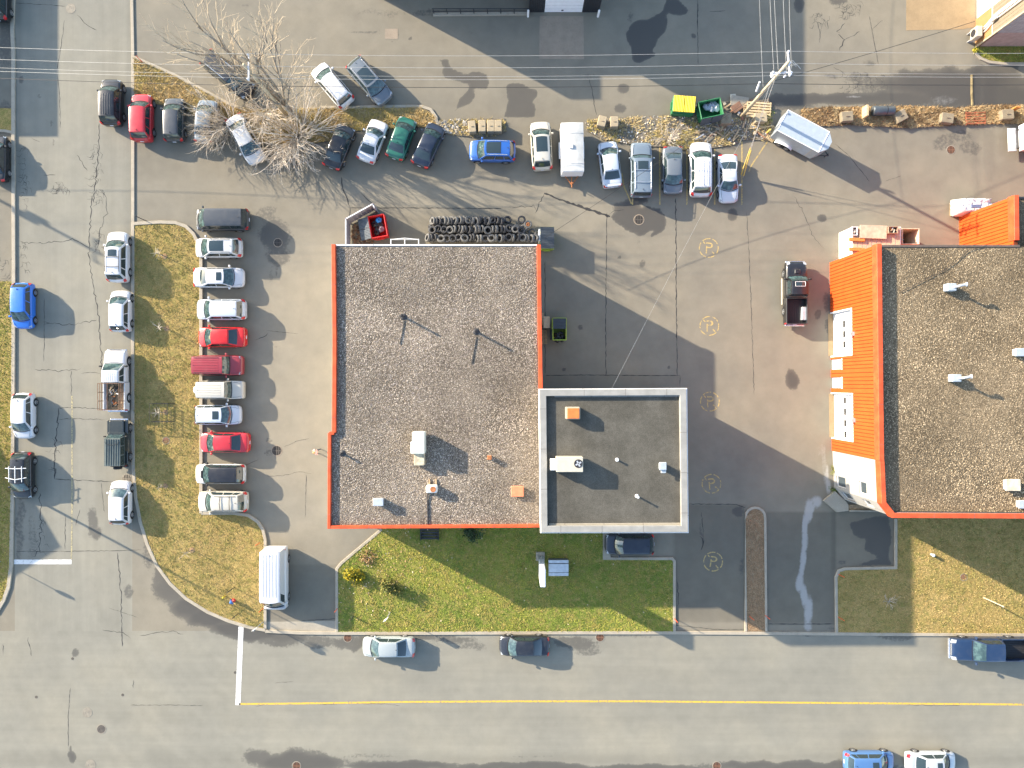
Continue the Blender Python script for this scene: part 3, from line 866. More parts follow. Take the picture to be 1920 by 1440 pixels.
manhole(1783, 281, .36, IRONR, 'rusty drain grate in the scraped patch below the leaf strip', True)
manhole(312, 826, .30, IRONR, 'brown round lid sunk in the dry grass island', z=.09)
manhole(1806, 1082, .30, IRONR, 'brown round lid sunk in the right lawn', z=.09)
for px, py, lb in ((136, 1235, 'small valve cap beside the dark tar blot'), (68, 1307, 'small valve cap alone on the left of the junction'), (230, 1303, 'small dark open valve cap in the junction'), (441, 1261, 'small valve cap touching the white stop line')):
    e = MB().lathe([(.13, .002), (.12, .014), (.08, .014), (.07, .006), (.001, .006)], 14).build('valve_cap', IRON)
    e.location = (*G(px, py), 0); tag(e, lb, 'valve cap', 'valve caps in the junction')
# ================================================================== BUILDINGS
ORANGE = flat('orange_coping', (.55, .078, .024, 1), .55, .0, .35, .22, 1.3)
SIDING = flat('orange_siding', (.54, .078, .012, 1), .5, .0, .4, .08, .8)
SIDEBACK = flat('orange_groove', (.13, .026, .005, 1), .8)  # backing darkened to paint extra shade into the siding grooves
WALLW = flat('painted_wall', (.55, .53, .49, 1), .85, var=.06)
WHITEM = flat('white_metal', (.74, .74, .73, 1), .45, var=.05, scale=1)
GREYM = flat('galvanised_metal', (.46, .48, .50, 1), .45, .35, var=.15)
PALEM = flat('pale_duct_metal', (.38, .42, .45, 1), .45, .15, var=.1)
DARKM = flat('dark_metal', (.035, .035, .038, 1), .6, .2)
BEIGEM = flat('beige_metal', (.46, .42, .33, 1), .5, var=.06)
COPING = flat('grey_coping', (.26, .252, .228, 1), .6, .0, .4, .12, 1.2)
RUST = flat('rust', (.34, .13, .05, 1), .9, var=.35, scale=8)
GLASS = flat('window_glass', (.05, .065, .075, 1), .08, 0, .7, .05)
BLACKP = flat('black_plastic', (.02, .02, .022, 1), .5)
WOOD = flat('weathered_wood', (.36, .26, .155, 1), .85, var=.3, scale=6)
WOODL = flat('pale_timber', (.50, .38, .22, 1), .85, var=.2, scale=6)
WOODO = flat('orange_timber', (.48, .20, .05, 1), .8, var=.2, scale=5)
def roof_gravel(name, c1, c2, c3):
    t = NT(name)
    p = t.pos()
    v = t.n('ShaderNodeTexVoronoi'); v.inputs['Scale'].default_value = 17
    t.t.links.new(p, v.inputs['Vector'])
    sep = t.n('ShaderNodeSeparateColor'); t.t.links.new(v.outputs['Color'], sep.inputs[0])
    c = t.mix(sep.outputs[0], c1 + (1,), c2 + (1,))
    c = t.mix(t.ss(sep.outputs[1], .7, .95), c, c3 + (1,))
    n = t.noise(p, .22, 4, .6)
    k = t.ss(n, .3, .7, .62, 1.12)
    kc = t.n('ShaderNodeCombineColor')
    for i in range(3): t.t.links.new(k, kc.inputs[i])
    t.bump(v.outputs['Distance'], .8, .05)
    return t.base(t.mix(1, c, kc.outputs[0], 'MULTIPLY'), .95, 0, .15)
ROOFG = roof_gravel('roof_gravel', (.10, .081, .062), (.18, .15, .115), (.31, .265, .205))
ROOFT = roof_gravel('roof_gravel_tan', (.115, .087, .053), (.185, .14, .087), (.29, .224, .14))
def membrane():
    t = NT('roof_membrane'); p = t.pos()
    n1 = t.noise(p, .5, 4, .6); n2 = t.noise(p, 14, 4, .75); n3 = t.noise(p, 3, 4, .6)
    c = t.mix(t.ss(n1, .3, .7), (.074, .069, .056, 1), (.104, .097, .080, 1))
    k = t.math('MULTIPLY', t.ss(n2, .25, .75, .72, 1.28), t.ss(n3, .3, .7, .93, 1.07))
    kc = t.n('ShaderNodeCombineColor')
    for i in range(3): t.t.links.new(k, kc.inputs[i])
    t.bump(n2, .5, .02)
    return t.base(t.mix(1, c, kc.outputs[0], 'MULTIPLY'), .95, 0, .15)
MEMB = membrane()

SEAM = flat('seam_dark', (.12, .10, .09, 1), .8)
def seams(q, w, z, par):
    for a, b in zip(q[:-1], q[1:]):
        L = math.hypot(b[0] - a[0], b[1] - a[1]); n = int(L / 3.05)
        for k in range(1, n + 1):
            t = k / (n + .4); MB().box(lerp(a[0], b[0], t), lerp(a[1], b[1], t), z - .02, .025, w + .012, .05, math.atan2(b[1] - a[1], b[0] - a[0])).build('seam', SEAM, par)
def lerp(a, b, t): return a + (b - a) * t
def top(pts, h): return PX(pts, h)
def coping(px, h, z0, z1, w, mat, par, name='parapet', closed=False):
    q = [G(a, b, h) for a, b in px]
    o = sweep(q, w, z1, z0, closed).build(name, mat, par, fixn=True)
    seams(q + (q[:1] if closed else []), w, z1, o)
    return o

# --- main garage building with red-orange edge
HB = 6.8
e = empty('garage_building', (0, 0, 0), 0, 'wide flat-roofed building with gravel roof and thin red-orange edge', 'building')
foot = top([(623, 459), (1010, 459), (1014, 990), (615, 990), (615, 813), (623, 813)], HB)
MB().prism(foot, 0, 6.42).build('wall', WALLW, e)
inner = top([(626, 461), (1008, 461), (1011, 987), (619, 987), (619, 815), (626, 815)], HB)
MB().prism(inner, 6.42, 6.50).build('roof_deck', ROOFG, e)
coping([(625, 458), (627, 640), (626, 811)], HB, 6.3, 6.82, .32, ORANGE, e)
coping([(626, 812.5), (617, 812.5)], HB, 6.3, 6.81, .25, ORANGE, e)
coping([(617.5, 812), (617, 900), (616.5, 991)], HB, 6.3, 6.80, .25, ORANGE, e)
coping([(614, 989), (800, 988), (1014, 986.5)], HB, 6.3, 6.78, .25, ORANGE, e)
coping([(1010.5, 458), (1012, 600), (1014, 729)], HB, 6.3, 6.70, .33, ORANGE, e)
coping([(629, 458.5), (1007, 458.5)], HB, 6.35, 6.58, .12, WHITEM, e)
def roof_stones(poly, z, n_m2, rad, pal, seed, par):
    xs = [p[0] for p in poly]; ys = [p[1] for p in poly]
    r = np.random.RandomState(seed)
    x0, x1, y0, y1 = max(min(xs), -52), min(max(xs), 44), max(min(ys), -40), min(max(ys), 40)
    n = int((x1 - x0) * (y1 - y0) * n_m2)
    x = r.uniform(x0, x1, n); y = r.uniform(y0, y1, n); k = inpoly(x, y, poly)
    return stones('roof_stones', None, 0, rad, pal, seed, z, STONE, '', par=par, hole=(x[k], y[k], r))
roof_stones(top([(629, 463), (1006, 463), (1009, 984), (622, 984), (622, 817), (629, 817)], 6.5), 6.5, 165, .038,
            [(.29, .24, .185), (.14, .112, .087), (.43, .37, .295), (.29, .23, .165), (.25, .21, .188), (.355, .30, .235)], 41, e)
GDOOR = flat('white_door', (.72, .73, .74, 1), .5, var=.04)
xe = G(1012, 600, HB)[0]
for yy in (560, 620, 660):
    y0 = G(0, yy, HB)[1]
    MB().box(xe + .02, y0, 1.6, .06, 2.6, 3.2).build('garage_door', GDOOR, e)
for yy in (520, 600, 700, 760, 900):
    xw = G(623 if yy < 812 else 615, 0, HB)[0]; y0 = G(0, yy, HB)[1]
    w = MB().box(xw - .02, y0, 2.0, .06, 1.6, 1.1).build('window', WHITEM, e)
    MB().box(xw - .055, y0, 2.0, .02, 1.4, .9).build('pane', GLASS, w)
# small framed awning over the back door
aw = MB()
for x in (733, 759, 785):
    a = G3(x, 448, 3.2); b = G3(x, 460, 3.2); aw.cyl(a, b, .04, n=6)
aw.cyl(G3(733, 449, 3.2), G3(785, 449, 3.2), .04, n=6)
aw.cyl(G3(733, 449, 3.2), G3(759, 446.5, 3.3), .03, n=6); aw.cyl(G3(759, 446.5, 3.3), G3(785, 449, 3.2), .03, n=6)
aw.build('awning_frame', WHITEM, e)

# --- taller white block
HW = 9.6
e2 = empty('white_block_building', (0, 0, 0), 0, 'square taller block with dark roof and pale grey parapet', 'building')
o_ = [(1012, 731), (1287, 729.5), (1290, 998), (1015, 998.5)]
MB().prism(top(o_, HW), 0, 9.18).build('wall', WALLW, e2)
MB().prism(top([(1018, 736), (1282, 735), (1285, 993), (1021, 993)], HW), 9.18, 9.27).build('roof_deck', MEMB, e2)
coping([(1018, 736.5), (1281, 735), (1284, 992), (1020.5, 992.5)], HW, 9.1, 9.6, .52, COPING, e2, closed=True)
coping([(1011.5, 730.5), (1287.8, 729), (1290.6, 998.6), (1014.4, 999)], HW, 9.0, 9.52, .10, WHITEM, e2, 'edge_trim', closed=True)
coping([(1278.5, 742), (1281, 985), (1030, 986.5)], HW, 9.272, 9.30, .28, LIGHTC, e2, 'flashing')
tag(coping([(1040, 742.5), (1275, 741.5)], HW, 9.272, 9.34, .2, flat('grey_flashing', (.2, .2, .19, 1), .8), e2, 'flashing'))
for px_, py_, hh_ in ((1150, 998, 2.0), (1205, 998, 2.0), (1260, 998, 2.0), (1060, 998, 2.0), (1150, 998, 6.0), (1205, 998, 6.0), (1260, 998, 6.0)):
    x0 = G(px_, 0, HW)[0]; y0 = G(0, 998.6, HW)[1]
    w = MB().box(x0, y0 - .02, hh_, 1.9, .08, 1.4).build('window', WHITEM, e2)
    MB().box(x0, y0 - .07, hh_, 1.7, .03, 1.2).build('pane', GLASS, w)

# --- orange-sided building on the right
HR = 8.5
e3 = empty('orange_building', (0, 0, 0), 0, 'large building with orange ribbed walls, white garage doors and tan gravel roof', 'building')
base_r = [(1556.5, 492), (1560.5, 845), (1564, 915), (1581, 936), (2200, 940), (2200, 492)]
inner_r = [(1559, 494), (1563, 845), (1566, 914), (1582.5, 934), (2198, 938), (2198, 494)]
BLOCKW = NT('white_block_wall')
_p = BLOCKW.pos()
_bt = BLOCKW.n('ShaderNodeTexBrick')
_cx = BLOCKW.n('ShaderNodeSeparateXYZ'); BLOCKW.t.links.new(_p, _cx.inputs[0])
_cc = BLOCKW.n('ShaderNodeCombineXYZ')
BLOCKW.t.links.new(BLOCKW.math('ADD', _cx.outputs[0], _cx.outputs[1]), _cc.inputs[0]); BLOCKW.t.links.new(_cx.outputs[2], _cc.inputs[1])
BLOCKW.t.links.new(_cc.outputs[0], _bt.inputs['Vector'])
_bt.inputs['Color1'].default_value = (.33, .315, .285, 1); _bt.inputs['Color2'].default_value = (.36, .34, .305, 1); _bt.inputs['Mortar'].default_value = (.27, .255, .23, 1)
_bt.inputs['Scale'].default_value = 1; _bt.inputs['Mortar Size'].default_value = .014; _bt.inputs['Brick Width'].default_value = .4; _bt.inputs['Row Height'].default_value = .2
BLOCKW.bump(_bt.outputs['Fac'], -.3, .01)
BLOCKW.base(_bt.outputs['Color'], .85)
BLOCKW = BLOCKW.m
def P2(px, py): return Vector(G(px, py))
def wall_boxes(mb, a, b, z0, z1, t0, t1, out):
    """a->b wall line in plan; slab from offset t0 to t1 along the outward normal"""
    q = [a + out * t0, b + out * t0, b + out * t1, a + out * t1]
    ar = sum(q[i].x * q[(i + 1) % 4].y - q[(i + 1) % 4].x * q[i].y for i in range(4))
    if ar < 0: q = q[::-1]
    mb.prism([(p.x, p.y) for p in q], z0, z1)
def ribbed_wall(par, a, b, z1, out, openings, pitch=.30, gap=.05, back=SIDEBACK, front=SIDING, thick=.05, depth=.3):
    """siding strips with real grooves; openings = [(s0, s1, ztop)] along the wall"""
    L = (b - a).length; dv = (b - a) / L
    cuts = sorted(set([0, L] + [c for o in openings for c in o[:2]]))
    bk = MB(); fr = MB()
    for s0, s1 in zip(cuts[:-1], cuts[1:]):
        zt = 0
        for o in openings:
            if o[0] <= (s0 + s1) / 2 <= o[1]: zt = o[2]
        wall_boxes(bk, a + dv * s0, a + dv * s1, zt, z1, -depth, 0, out)
        n = max(1, round((s1 - s0) / pitch)); p = (s1 - s0) / n
        for i in range(n):
            wall_boxes(fr, a + dv * (s0 + i * p + gap / 2), a + dv * (s0 + (i + 1) * p - gap / 2), zt + (.02 if zt else 0), z1 - .02, .001, thick, out)
    bk.build('wall', back, par)
    return fr.build('siding', front, par)
aW, bW = P2(1556.5, 492), P2(1560.5, 845)
dW = (bW - aW).normalized(); oW = Vector((dW.y, -dW.x))
if oW.x > 0: oW = -oW
def sW(py): return (py - 492) / 353 * (bW - aW).length
OPEN = [(sW(586), sW(670), 4.0), (sW(674.5), sW(693), 2.15), (sW(708), sW(727.5), 2.15), (sW(736), sW(822), 4.0)]
ribbed_wall(e3, aW, bW, 8.3, oW, OPEN)
SLATE = flat('dark_pane', (.02, .022, .025, 1), .15, 0, .6)
def garage_door(s0, s1, h, panes):
    a, b = aW + dW * (s0 + .05), aW + dW * (s1 - .05)
    mb = MB(); wall_boxes(mb, a, b, .0, h, -.28, -.22, oW)
    dr = mb.build('garage_door', GDOOR, e3)
    for k in range(1, 6):
        g = MB(); wall_boxes(g, a, b, h * k / 6 - .012, h * k / 6 + .012, -.219, -.212, oW); g.build('panel_joint', flat('joint_grey', (.45, .46, .48, 1), .6), dr)
    W = s1 - s0
    for t in panes:
        g = MB(); c = aW + dW * (s0 + W * t); wall_boxes(g, c - dW * .28, c + dW * .28, 1.95, 2.32, -.219, -.20, oW); g.build('pane', SLATE, dr)
    fr = MB()
    for s in (s0, s1 - .12): wall_boxes(fr, aW + dW * s, aW + dW * (s + .12), 0, h, -.2, .07, oW)
    wall_boxes(fr, aW + dW * s0, aW + dW * s1, h, h + .14, -.2, .07, oW)
    fr.build('door_frame', WHITEM, e3)
    th = MB(); wall_boxes(th, aW + dW * (s0 + .12), aW + dW * (s1 - .12), -.02, .03, -.2, .25, oW); th.build('threshold', TANC, e3)
    lm = MB(); c = aW + dW * (s0 + W * .55); wall_boxes(lm, c - dW * .17, c + dW * .17, h + .25, h + .55, .0, .35, oW)
    lm.build('wall_lamp', GREYM, e3)
garage_door(*OPEN[0], (.30, .52, .74)); garage_door(*OPEN[3], (.16, .40, .64, .88))
DOORB = flat('pale_blue_door', (.55, .66, .72, 1), .4, var=.05)
for s0, s1, h in OPEN[1:3]:
    mb = MB(); wall_boxes(mb, aW + dW * s0, aW + dW * s1, .03, h, -.12, -.06, oW); dr = mb.build('door', DOORB, e3)
    mb = MB(); wall_boxes(mb, aW + dW * (s1 - .14), aW + dW * (s1 - .06), 1.0, 1.12, -.058, .0, oW); mb.build('handle', DARKM, dr)
    mb = MB(); wall_boxes(mb, aW + dW * (s0 - .05), aW + dW * (s1 + .05), h, h + .1, -.12, .08, oW); mb.build('lintel', WHITEM, e3)
# white block corner with recessed windows
def pierced(par, a, b, z1, out, wins, mat, t=.3):
    L = (b - a).length; dv = (b - a) / L
    ss = sorted(set([0, L] + [c for w in wins for c in w[:2]])); zs = sorted(set([0, z1] + [c for w in wins for c in w[2:4]]))
    mb = MB()
    for s0, s1 in zip(ss[:-1], ss[1:]):
        for z0, zz in zip(zs[:-1], zs[1:]):
            m = ((s0 + s1) / 2, (z0 + zz) / 2)
            if any(w[0] < m[0] < w[1] and w[2] < m[1] < w[3] for w in wins): continue
            wall_boxes(mb, a + dv * s0, a + dv * s1, z0, zz, -t, 0, out)
    mb.build('wall', mat, par)
    for s0, s1, z0, zz in wins:
        f = MB()
        wall_boxes(f, a + dv * (s0 + .002), a + dv * (s0 + .07), z0, zz, -.2, -.12, out); wall_boxes(f, a + dv * (s1 - .07), a + dv * (s1 - .002), z0, zz, -.2, -.12, out)
        wall_boxes(f, a + dv * (s0 + .07), a + dv * (s1 - .07), z0 + .002, z0 + .07, -.2, -.12, out); wall_boxes(f, a + dv * (s0 + .07), a + dv * (s1 - .07), zz - .07, zz - .002, -.2, -.12, out)
        wd = f.build('window', WHITEM, par)
        g = MB(); wall_boxes(g, a + dv * (s0 + .07), a + dv * (s1 - .07), z0 + .07, zz - .07, -.18, -.15, out); g.build('pane', GLASS, wd)
a1, b1 = P2(1561, 845.5), P2(1564, 915)
d1 = (b1 - a1).normalized(); o1 = Vector((d1.y, -d1.x)); o1 = o1 if o1.x < 0 else -o1
L1 = (b1 - a1).length
pierced(e3, a1, b1, 8.3, o1, [(L1 * .64, L1 * .93, .5, 2.3), (L1 * .62, L1 * .92, 4.7, 6.0)], BLOCKW)
a4, b4 = P2(1564.2, 915.3), P2(1581, 936)
d4 = (b4 - a4).normalized(); o4 = Vector((d4.y, -d4.x)); o4 = o4 if o4.x < 0 else -o4
L4 = (b4 - a4).length
pierced(e3, a4, b4, 8.3, o4, [(L4 * .15, L4 * .85, .9, 2.6), (L4 * .2, L4 * .8, 4.7, 6.0)], BLOCKW)
mb = MB(); wall_boxes(mb, P2(1581.3, 936), P2(2200, 940), 0, 8.3, -.3, 0, Vector((0, -1))); mb.build('wall', BLOCKW, e3)
mb = MB(); wall_boxes(mb, P2(1557, 492), P2(1795, 492), 0, 7.7, -.3, 0, Vector((0, 1))); mb.build('wall', SIDING, e3)
MB().prism(PX(inner_r), 7.80, 7.88).build('roof_deck', ROOFT, e3)
def cop_r(pts, z0, z1, w, mat, nm='parapet'):
    q = [G(a, b) for a, b in pts]
    o = sweep(q, w, z1, z0).build(nm, mat, e3, fixn=True)
    if mat is ORANGE: seams(q, w, z1, o)
    return o
cop_r([(1558.5, 491), (1562.5, 845)], 7.75, 8.52, .40, ORANGE)
cop_r([(1563.5, 845.2), (1566.5, 914), (1582.5, 934.5), (2200, 938)], 7.75, 8.50, .38, ORANGE)
cop_r([(1567, 493), (1796, 493)], 7.70, 7.94, .20, flat('brown_edge', (.10, .075, .06, 1), .8), 'roof_edge')
cop_r([(1568, 850), (1571, 912), (1584.5, 930), (2200, 934.5)], 7.881, 8.30, .06, DARKM, 'upstand')
roof_stones(PX([(1562, 497), (1566, 845), (1570, 913), (1585, 930), (1860, 934), (1860, 497)]), 7.88, 150, .040,
            [(.29, .222, .138), (.15, .112, .066), (.44, .345, .22), (.25, .19, .118)], 42, e3)
# north annex
aN, bN = P2(1799, 406), P2(1800, 492)
ribbed_wall(e3, aN, bN, 7.0, Vector((-1, 0)), [])
mb = MB(); wall_boxes(mb, P2(1799, 406), P2(2200, 405), 0, 6.4, -.3, 0, Vector((0, 1))); mb.build('wall', SIDING, e3)
MB().prism(PX([(1803, 408), (2198, 407), (2198, 491), (1803, 491)]), 6.5, 6.58).build('roof_deck', ROOFT, e3)
cop_r([(1801, 405), (1802, 480)], 6.45, 7.22, .40, ORANGE)
cop_r([(1811, 406.5), (2200, 405.5)], 6.45, 6.70, .18, DARKM, 'roof_edge')
# entrance landing at the chamfered corner
e4 = empty('entrance_landing', (*G(1565, 940), 0), 0, 'beige concrete entrance landing at the cut corner of the orange building', 'landing')
ox, oy = G(1565, 940)
MB().prism([(x - ox, y - oy) for x, y in PX([(1542, 938), (1563, 920), (1583, 939), (1588, 946), (1588, 957), (1566, 959)])], 0, .32).build('slab', LIGHTC, e4)
MB().prism([(x - ox, y - oy) for x, y in PX([(1589, 957.5), (1589, 955), (1660, 956), (1660, 958.5)])], 0, .45).build('low_wall', LIGHTC, e4)
for k in range(5):
    y0 = 946 + k * 1.8
    MB().prism([(x - ox, y - oy) for x, y in PX([(1589.5, y0), (1650, y0), (1650, y0 + 1.6), (1589.5, y0 + 1.6)])], 0, .20).build('board', WOOD, e4)

# --- tan-sided building at the upper right
e5 = empty('tan_sided_building', (0, 0, 0), 0, 'tan and grey sided building with a white overhead door and conduits', 'building')
TANS = flat('tan_siding', (.34, .18, .075, 1), .7, var=.06); TANB = flat('tan_groove', (.14, .075, .035, 1), .9)
GRS = flat('greige_siding', (.19, .155, .11, 1), .7, var=.06); GRB = flat('greige_groove', (.09, .075, .055, 1), .9)
aT, bT = P2(1830, 36), P2(1829, 88)
ribbed_wall(e5, aT, bT, 2.25, Vector((-1, 0)), [], .16, .02, TANB, TANS, .03)
def raised(par, a, b, z0, z1, out, pitch, back, front):
    bk = MB(); wall_boxes(bk, a, b, z0, z1, -.3, -.02, out); bk.build('wall', back, par)
    fr = MB(); L = (b - a).length; dv = (b - a) / L; n = round(L / pitch)
    for i in range(n):
        wall_boxes(fr, a + dv * (i * L / n + .01), a + dv * ((i + 1) * L / n - .01), z0 + .03, z1, -.019, .015, out)
    fr.build('siding', front, par)
raised(e5, aT, bT, 2.3, 8.0, Vector((-1, 0)), .3, GRB, GRS)
MB().box(*(aT + bT) / 2, 2.275, .08, (aT - bT).length, .05).build('trim_band', WHITEM, e5)
raised(e5, P2(1830, 88), P2(2200, 86), 2.62, 8.0, Vector((0, -1)), .3, GRB, flat('greige_siding_shaded', (.30, .29, .28, 1), .7))  # cooler grey paints this face's shade into the upper siding
mb = MB(); wall_boxes(mb, P2(1830, 88), P2(2200, 86), 0, 2.6, -.3, 0, Vector((0, -1))); mb.build('wall', flat('tan_wall_shaded', (.33, .24, .21, 1), .8), e5)  # mauve is the tan wainscot with its shade put into the colour
MB().box(*G(1829.5, 88), 4, .12, .12, 8.0).build('corner_trim', flat('cream_trim', (.42, .35, .23, 1), .6), e5)
mb = MB(); wall_boxes(mb, P2(1832, -90), P2(1832, 35.5), 0, 4.2, -.1, 0, Vector((-1, 0))); dr = mb.build('garage_door', GDOOR, e5)
mb = MB(); wall_boxes(mb, P2(1831, -90), P2(1831, 36), 4.25, 8.0, -.3, 0, Vector((-1, 0))); mb.build('wall', GRS, e5)
mb = MB(); wall_boxes(mb, P2(1831, -300), P2(1831, -90.5), 0, 8.0, -.3, 0, Vector((-1, 0))); mb.build('wall', GRS, e5)
MB().prism(PX([(1834, 84), (2198, 82), (2198, -298), (1834, -298)]), 7.8, 7.9).build('roof_deck', ROOFT, e5)
for k, dy in enumerate((0, 5, 9)):
    pts = [G3(1848 + k, 66 - dy * .3, 1.5)]
    x0 = G(1827.2, 0)[0]
    y_ = 70 - dy
    pts = [(x0 - .04, G(0, y_ + 4)[1], 1.2), (x0 - .05, G(0, y_ + 3)[1], 1.7), (x0 - .05, G(0, y_ - 1)[1], 2.3), (x0 - .05, G(0, y_ - 4)[1], 3.0), (x0 - .05, G(0, y_ - 4)[1], 7.2)]
    MB().tube(pts, .055, 6).build('conduit', WHITEM, e5, True)
MB().bev(G(1827.2, 0)[0] - .1, G(0, 63)[1], 2.9, .22, .5, .6).build('junction_box', BEIGEM, e5)
hp = empty('heat_pump', (*G(1818, 72), 0), 0, 'beige outdoor heat pump mounted beside the tan sided wall', 'heat pump')
MB().bev(0, 0, .95, .55, .95, .9, .04).build('cabinet', BEIGEM, hp)
MB().lathe([(.33, -.29), (.33, -.31), (.28, -.31), (.28, -.285), (.001, -.285)], 18, 'x', (0, 0, .95)).build('fan_grille', DARKM, hp)
for y in (-.35, .35):
    MB().box(0, y, .25, .5, .06, .5).build('leg', GREYM, hp)

# --- building along the top edge with a dark vestibule
e6 = empty('black_clad_building', (0, 0, 0), 0, 'black ribbed building front with a white overhead door above a concrete pad', 'building')
def blk(x0, x1, y0, y1, h, mat, nm='wall'):
    q = PX([(x0, y0), (x1, y0), (x1, y1), (x0, y1)])
    return MB().prism(q, 0, h).build(nm, mat, e6)
GREYW = flat('grey_wall', (.25, .25, .25, 1), .8)
blk(708, 924.5, -420, -6, 5.6, GREYW); blk(708, 765, -120, -6.5, 7.3, GREYW); blk(925, 1122, -420, -7, 7.8, GREYW)
blk(992, 1122, -6.8, 22, 5.0, flat('black_groove', (.012, .012, .013, 1), .8))
BCL = flat('black_cladding', (.035, .037, .042, 1), .45, .2)
def vest(x0, x1, z0, z1, nm='siding'):
    fr = MB(); a, b = P2(x0, 22), P2(x1, 22); L = (b - a).length; dv = (b - a) / L; n = max(2, round(L / .16))
    for i in range(n): wall_boxes(fr, a + dv * (i * L / n + .018), a + dv * ((i + 1) * L / n - .018), z0, z1, .0, .06, Vector((0, -1)))
    fr.build(nm, BCL, e6)
vest(990.5, 1020, 0, 5); vest(1092, 1123.5, 0, 5); vest(1020.5, 1091.5, 4.1, 5)
mb = MB(); wall_boxes(mb, P2(1021, 22), P2(1091, 22), .02, 4.05, .0, .04, Vector((0, -1))); dr = mb.build('garage_door', GDOOR, e6)
for k in range(1, 7):
    mb = MB(); wall_boxes(mb, P2(1021, 22), P2(1091, 22), k * .58 - .012, k * .58 + .012, .041, .047, Vector((0, -1))); mb.build('panel_joint', flat('joint_grey', (.45, .46, .48, 1), .6), dr)
mb = MB(); wall_boxes(mb, P2(1052, 22), P2(1056, 22), .3, .42, .041, .09, Vector((0, -1))); mb.build('handle', DARKM, dr)
for i, x in enumerate((990, 1121)):
    b = MB().cyl((0, 0, 0), (0, 0, 1.05), .10, n=12).lathe([(.10, 1.05), (.07, 1.10), (.001, 1.12)], 12).build('bollard', WHITEM)
    b.location = (*G(x, 31), 0)
    tag(b, 'white steel bollard at the ' + ('fence side' if i == 0 else 'open lot side') + ' corner of the black clad front', 'bollard', 'bollards by the overhead door')
# --- buildings standing outside the frame that shade the road
e7 = empty('workshop_building', (*G(-300, 0), 0), 0, 'low flat workshop beyond the side road whose shadow falls on it', 'building')
ox, oy = G(-300, 0)
MB().prism([(x - ox, y - oy) for x, y in PX([(-700, 124), (-140, 124), (-140, -500), (-700, -500)])], 0, 5.0).build('wall', WALLW, e7)
MB().prism([(x - ox, y - oy) for x, y in PX([(-698, 122), (-142, 122), (-142, -498), (-698, -498)])], 5.0, 5.06).build('roof_deck', ROOFG, e7)
e8 = empty('gabled_house', (*G(-400, 850), 0), 0, 'pale gabled house beyond the grass verge of the side road', 'building')
ox, oy = G(-400, 850)
q = [(x - ox, y - oy) for x, y in PX([(-640, 690), (-238, 690), (-238, 985), (-640, 985)])]
MB().prism(q, 0, 4.5).build('wall', WALLW, e8)
x0, x1 = min(p[0] for p in q), max(p[0] for p in q); y0, y1 = min(p[1] for p in q), max(p[1] for p in q); ym = (y0 + y1) / 2
MB().add([(x0, y0 - .2, 4.5), (x1, y0 - .2, 4.5), (x1, y1 + .2, 4.5), (x0, y1 + .2, 4.5), (x0, ym, 7.1), (x1, ym, 7.1)], [(0, 1, 5, 4), (2, 3, 4, 5), (1, 2, 5), (3, 0, 4), (3, 2, 1, 0)]).build('roof', flat('shingle_roof', (.12, .11, .10, 1), .9), e8)

# ------------------------------------------------------------------ roof equipment
def at(px, py, h): 
    x, y = G(px, py, h); return (x, y, h)
ZM, ZW, ZR = 6.5, 9.27, 7.88
def px2m(p, h): return p / S * (1 - h / H)
u = empty('rooftop_air_unit', at(788, 838, ZM), 0, 'tall cream rooftop air unit with rusty duct on the gravel roof', 'air unit')
k = 1 / S * .9
MB().bev(.02, .45, .85, 1.0, 1.75, 1.15, .03).build('cabinet', flat('cream_metal', (.58, .58, .50, 1), .5, var=.08), u)
MB().bev(-.52, .02, .6, .26, .95, .9, .03).build('intake_hood', flat('cream_metal', (.58, .58, .50, 1), .5), u)
MB().bev(.0, -.95, .45, .85, 1.0, .62, .03).build('duct', flat('rust_stained_cream', (.46, .40, .28, 1), .7, var=.35, scale=2.5), u)
for y in (-1.2, -.2, 1.0):
    MB().box(0, y, .07, 1.1, .12, .14).build('sleeper', WOOD, u)
u = empty('condenser_unit', at(811, 915, ZM), 0, 'small white condenser with rusty fan on timber sleepers and a pipe to the edge', 'condenser')
MB().bev(0, 0, .42, .92, .62, .62, .08).build('cabinet', flat('ivory_metal', (.66, .64, .58, 1), .5), u)
MB().lathe([(.24, .735), (.24, .75), (.18, .75), (.14, .742), (.001, .742)], 18, 'z', (.12, 0, 0)).build('fan_grille', RUST, u)
for x in (-.25, .3):
    MB().box(x, .1, .06, .12, 1.3, .11).build('sleeper', WOOD, u)
MB().tube([(-.35, -.25, .25), (-.38, -.5, .1), (-.4, -1.2, .07), (-.36, -3.25, .07), (-.36, -3.42, .38)], .05, 6).build('pipe', DARKM, u)
def box_vent(name, px, py, z, w, dth, h, mat, label, lid=None, cat='roof vent', over=.04):
    u = empty(name, at(px, py, z), 0, label, cat)
    MB().box(0, 0, h * .4, w * .85, dth * .85, h * .8).build('curb', GREYM if lid is None else mat, u)
    MB().bev(0, 0, h * .88, w + over, dth + over, h * .24, .03).build('hood', lid or mat, u)
    return u
box_vent('roof_vent', 712, 939, ZM, .80, .58, .75, PALEM, 'pale metal box vent alone on the lower left of the gravel roof')
box_vent('roof_vent', 918, 857, ZM, .34, .32, .55, RUST, 'tiny rusty square vent between the cream air unit and the parapet')
box_vent('roof_hatch', 970, 920, ZM, .98, .84, .42, flat('salmon_hatch', (.60, .20, .10, 1), .6), 'salmon roof hatch near the grey parapet corner', cat='roof hatch')
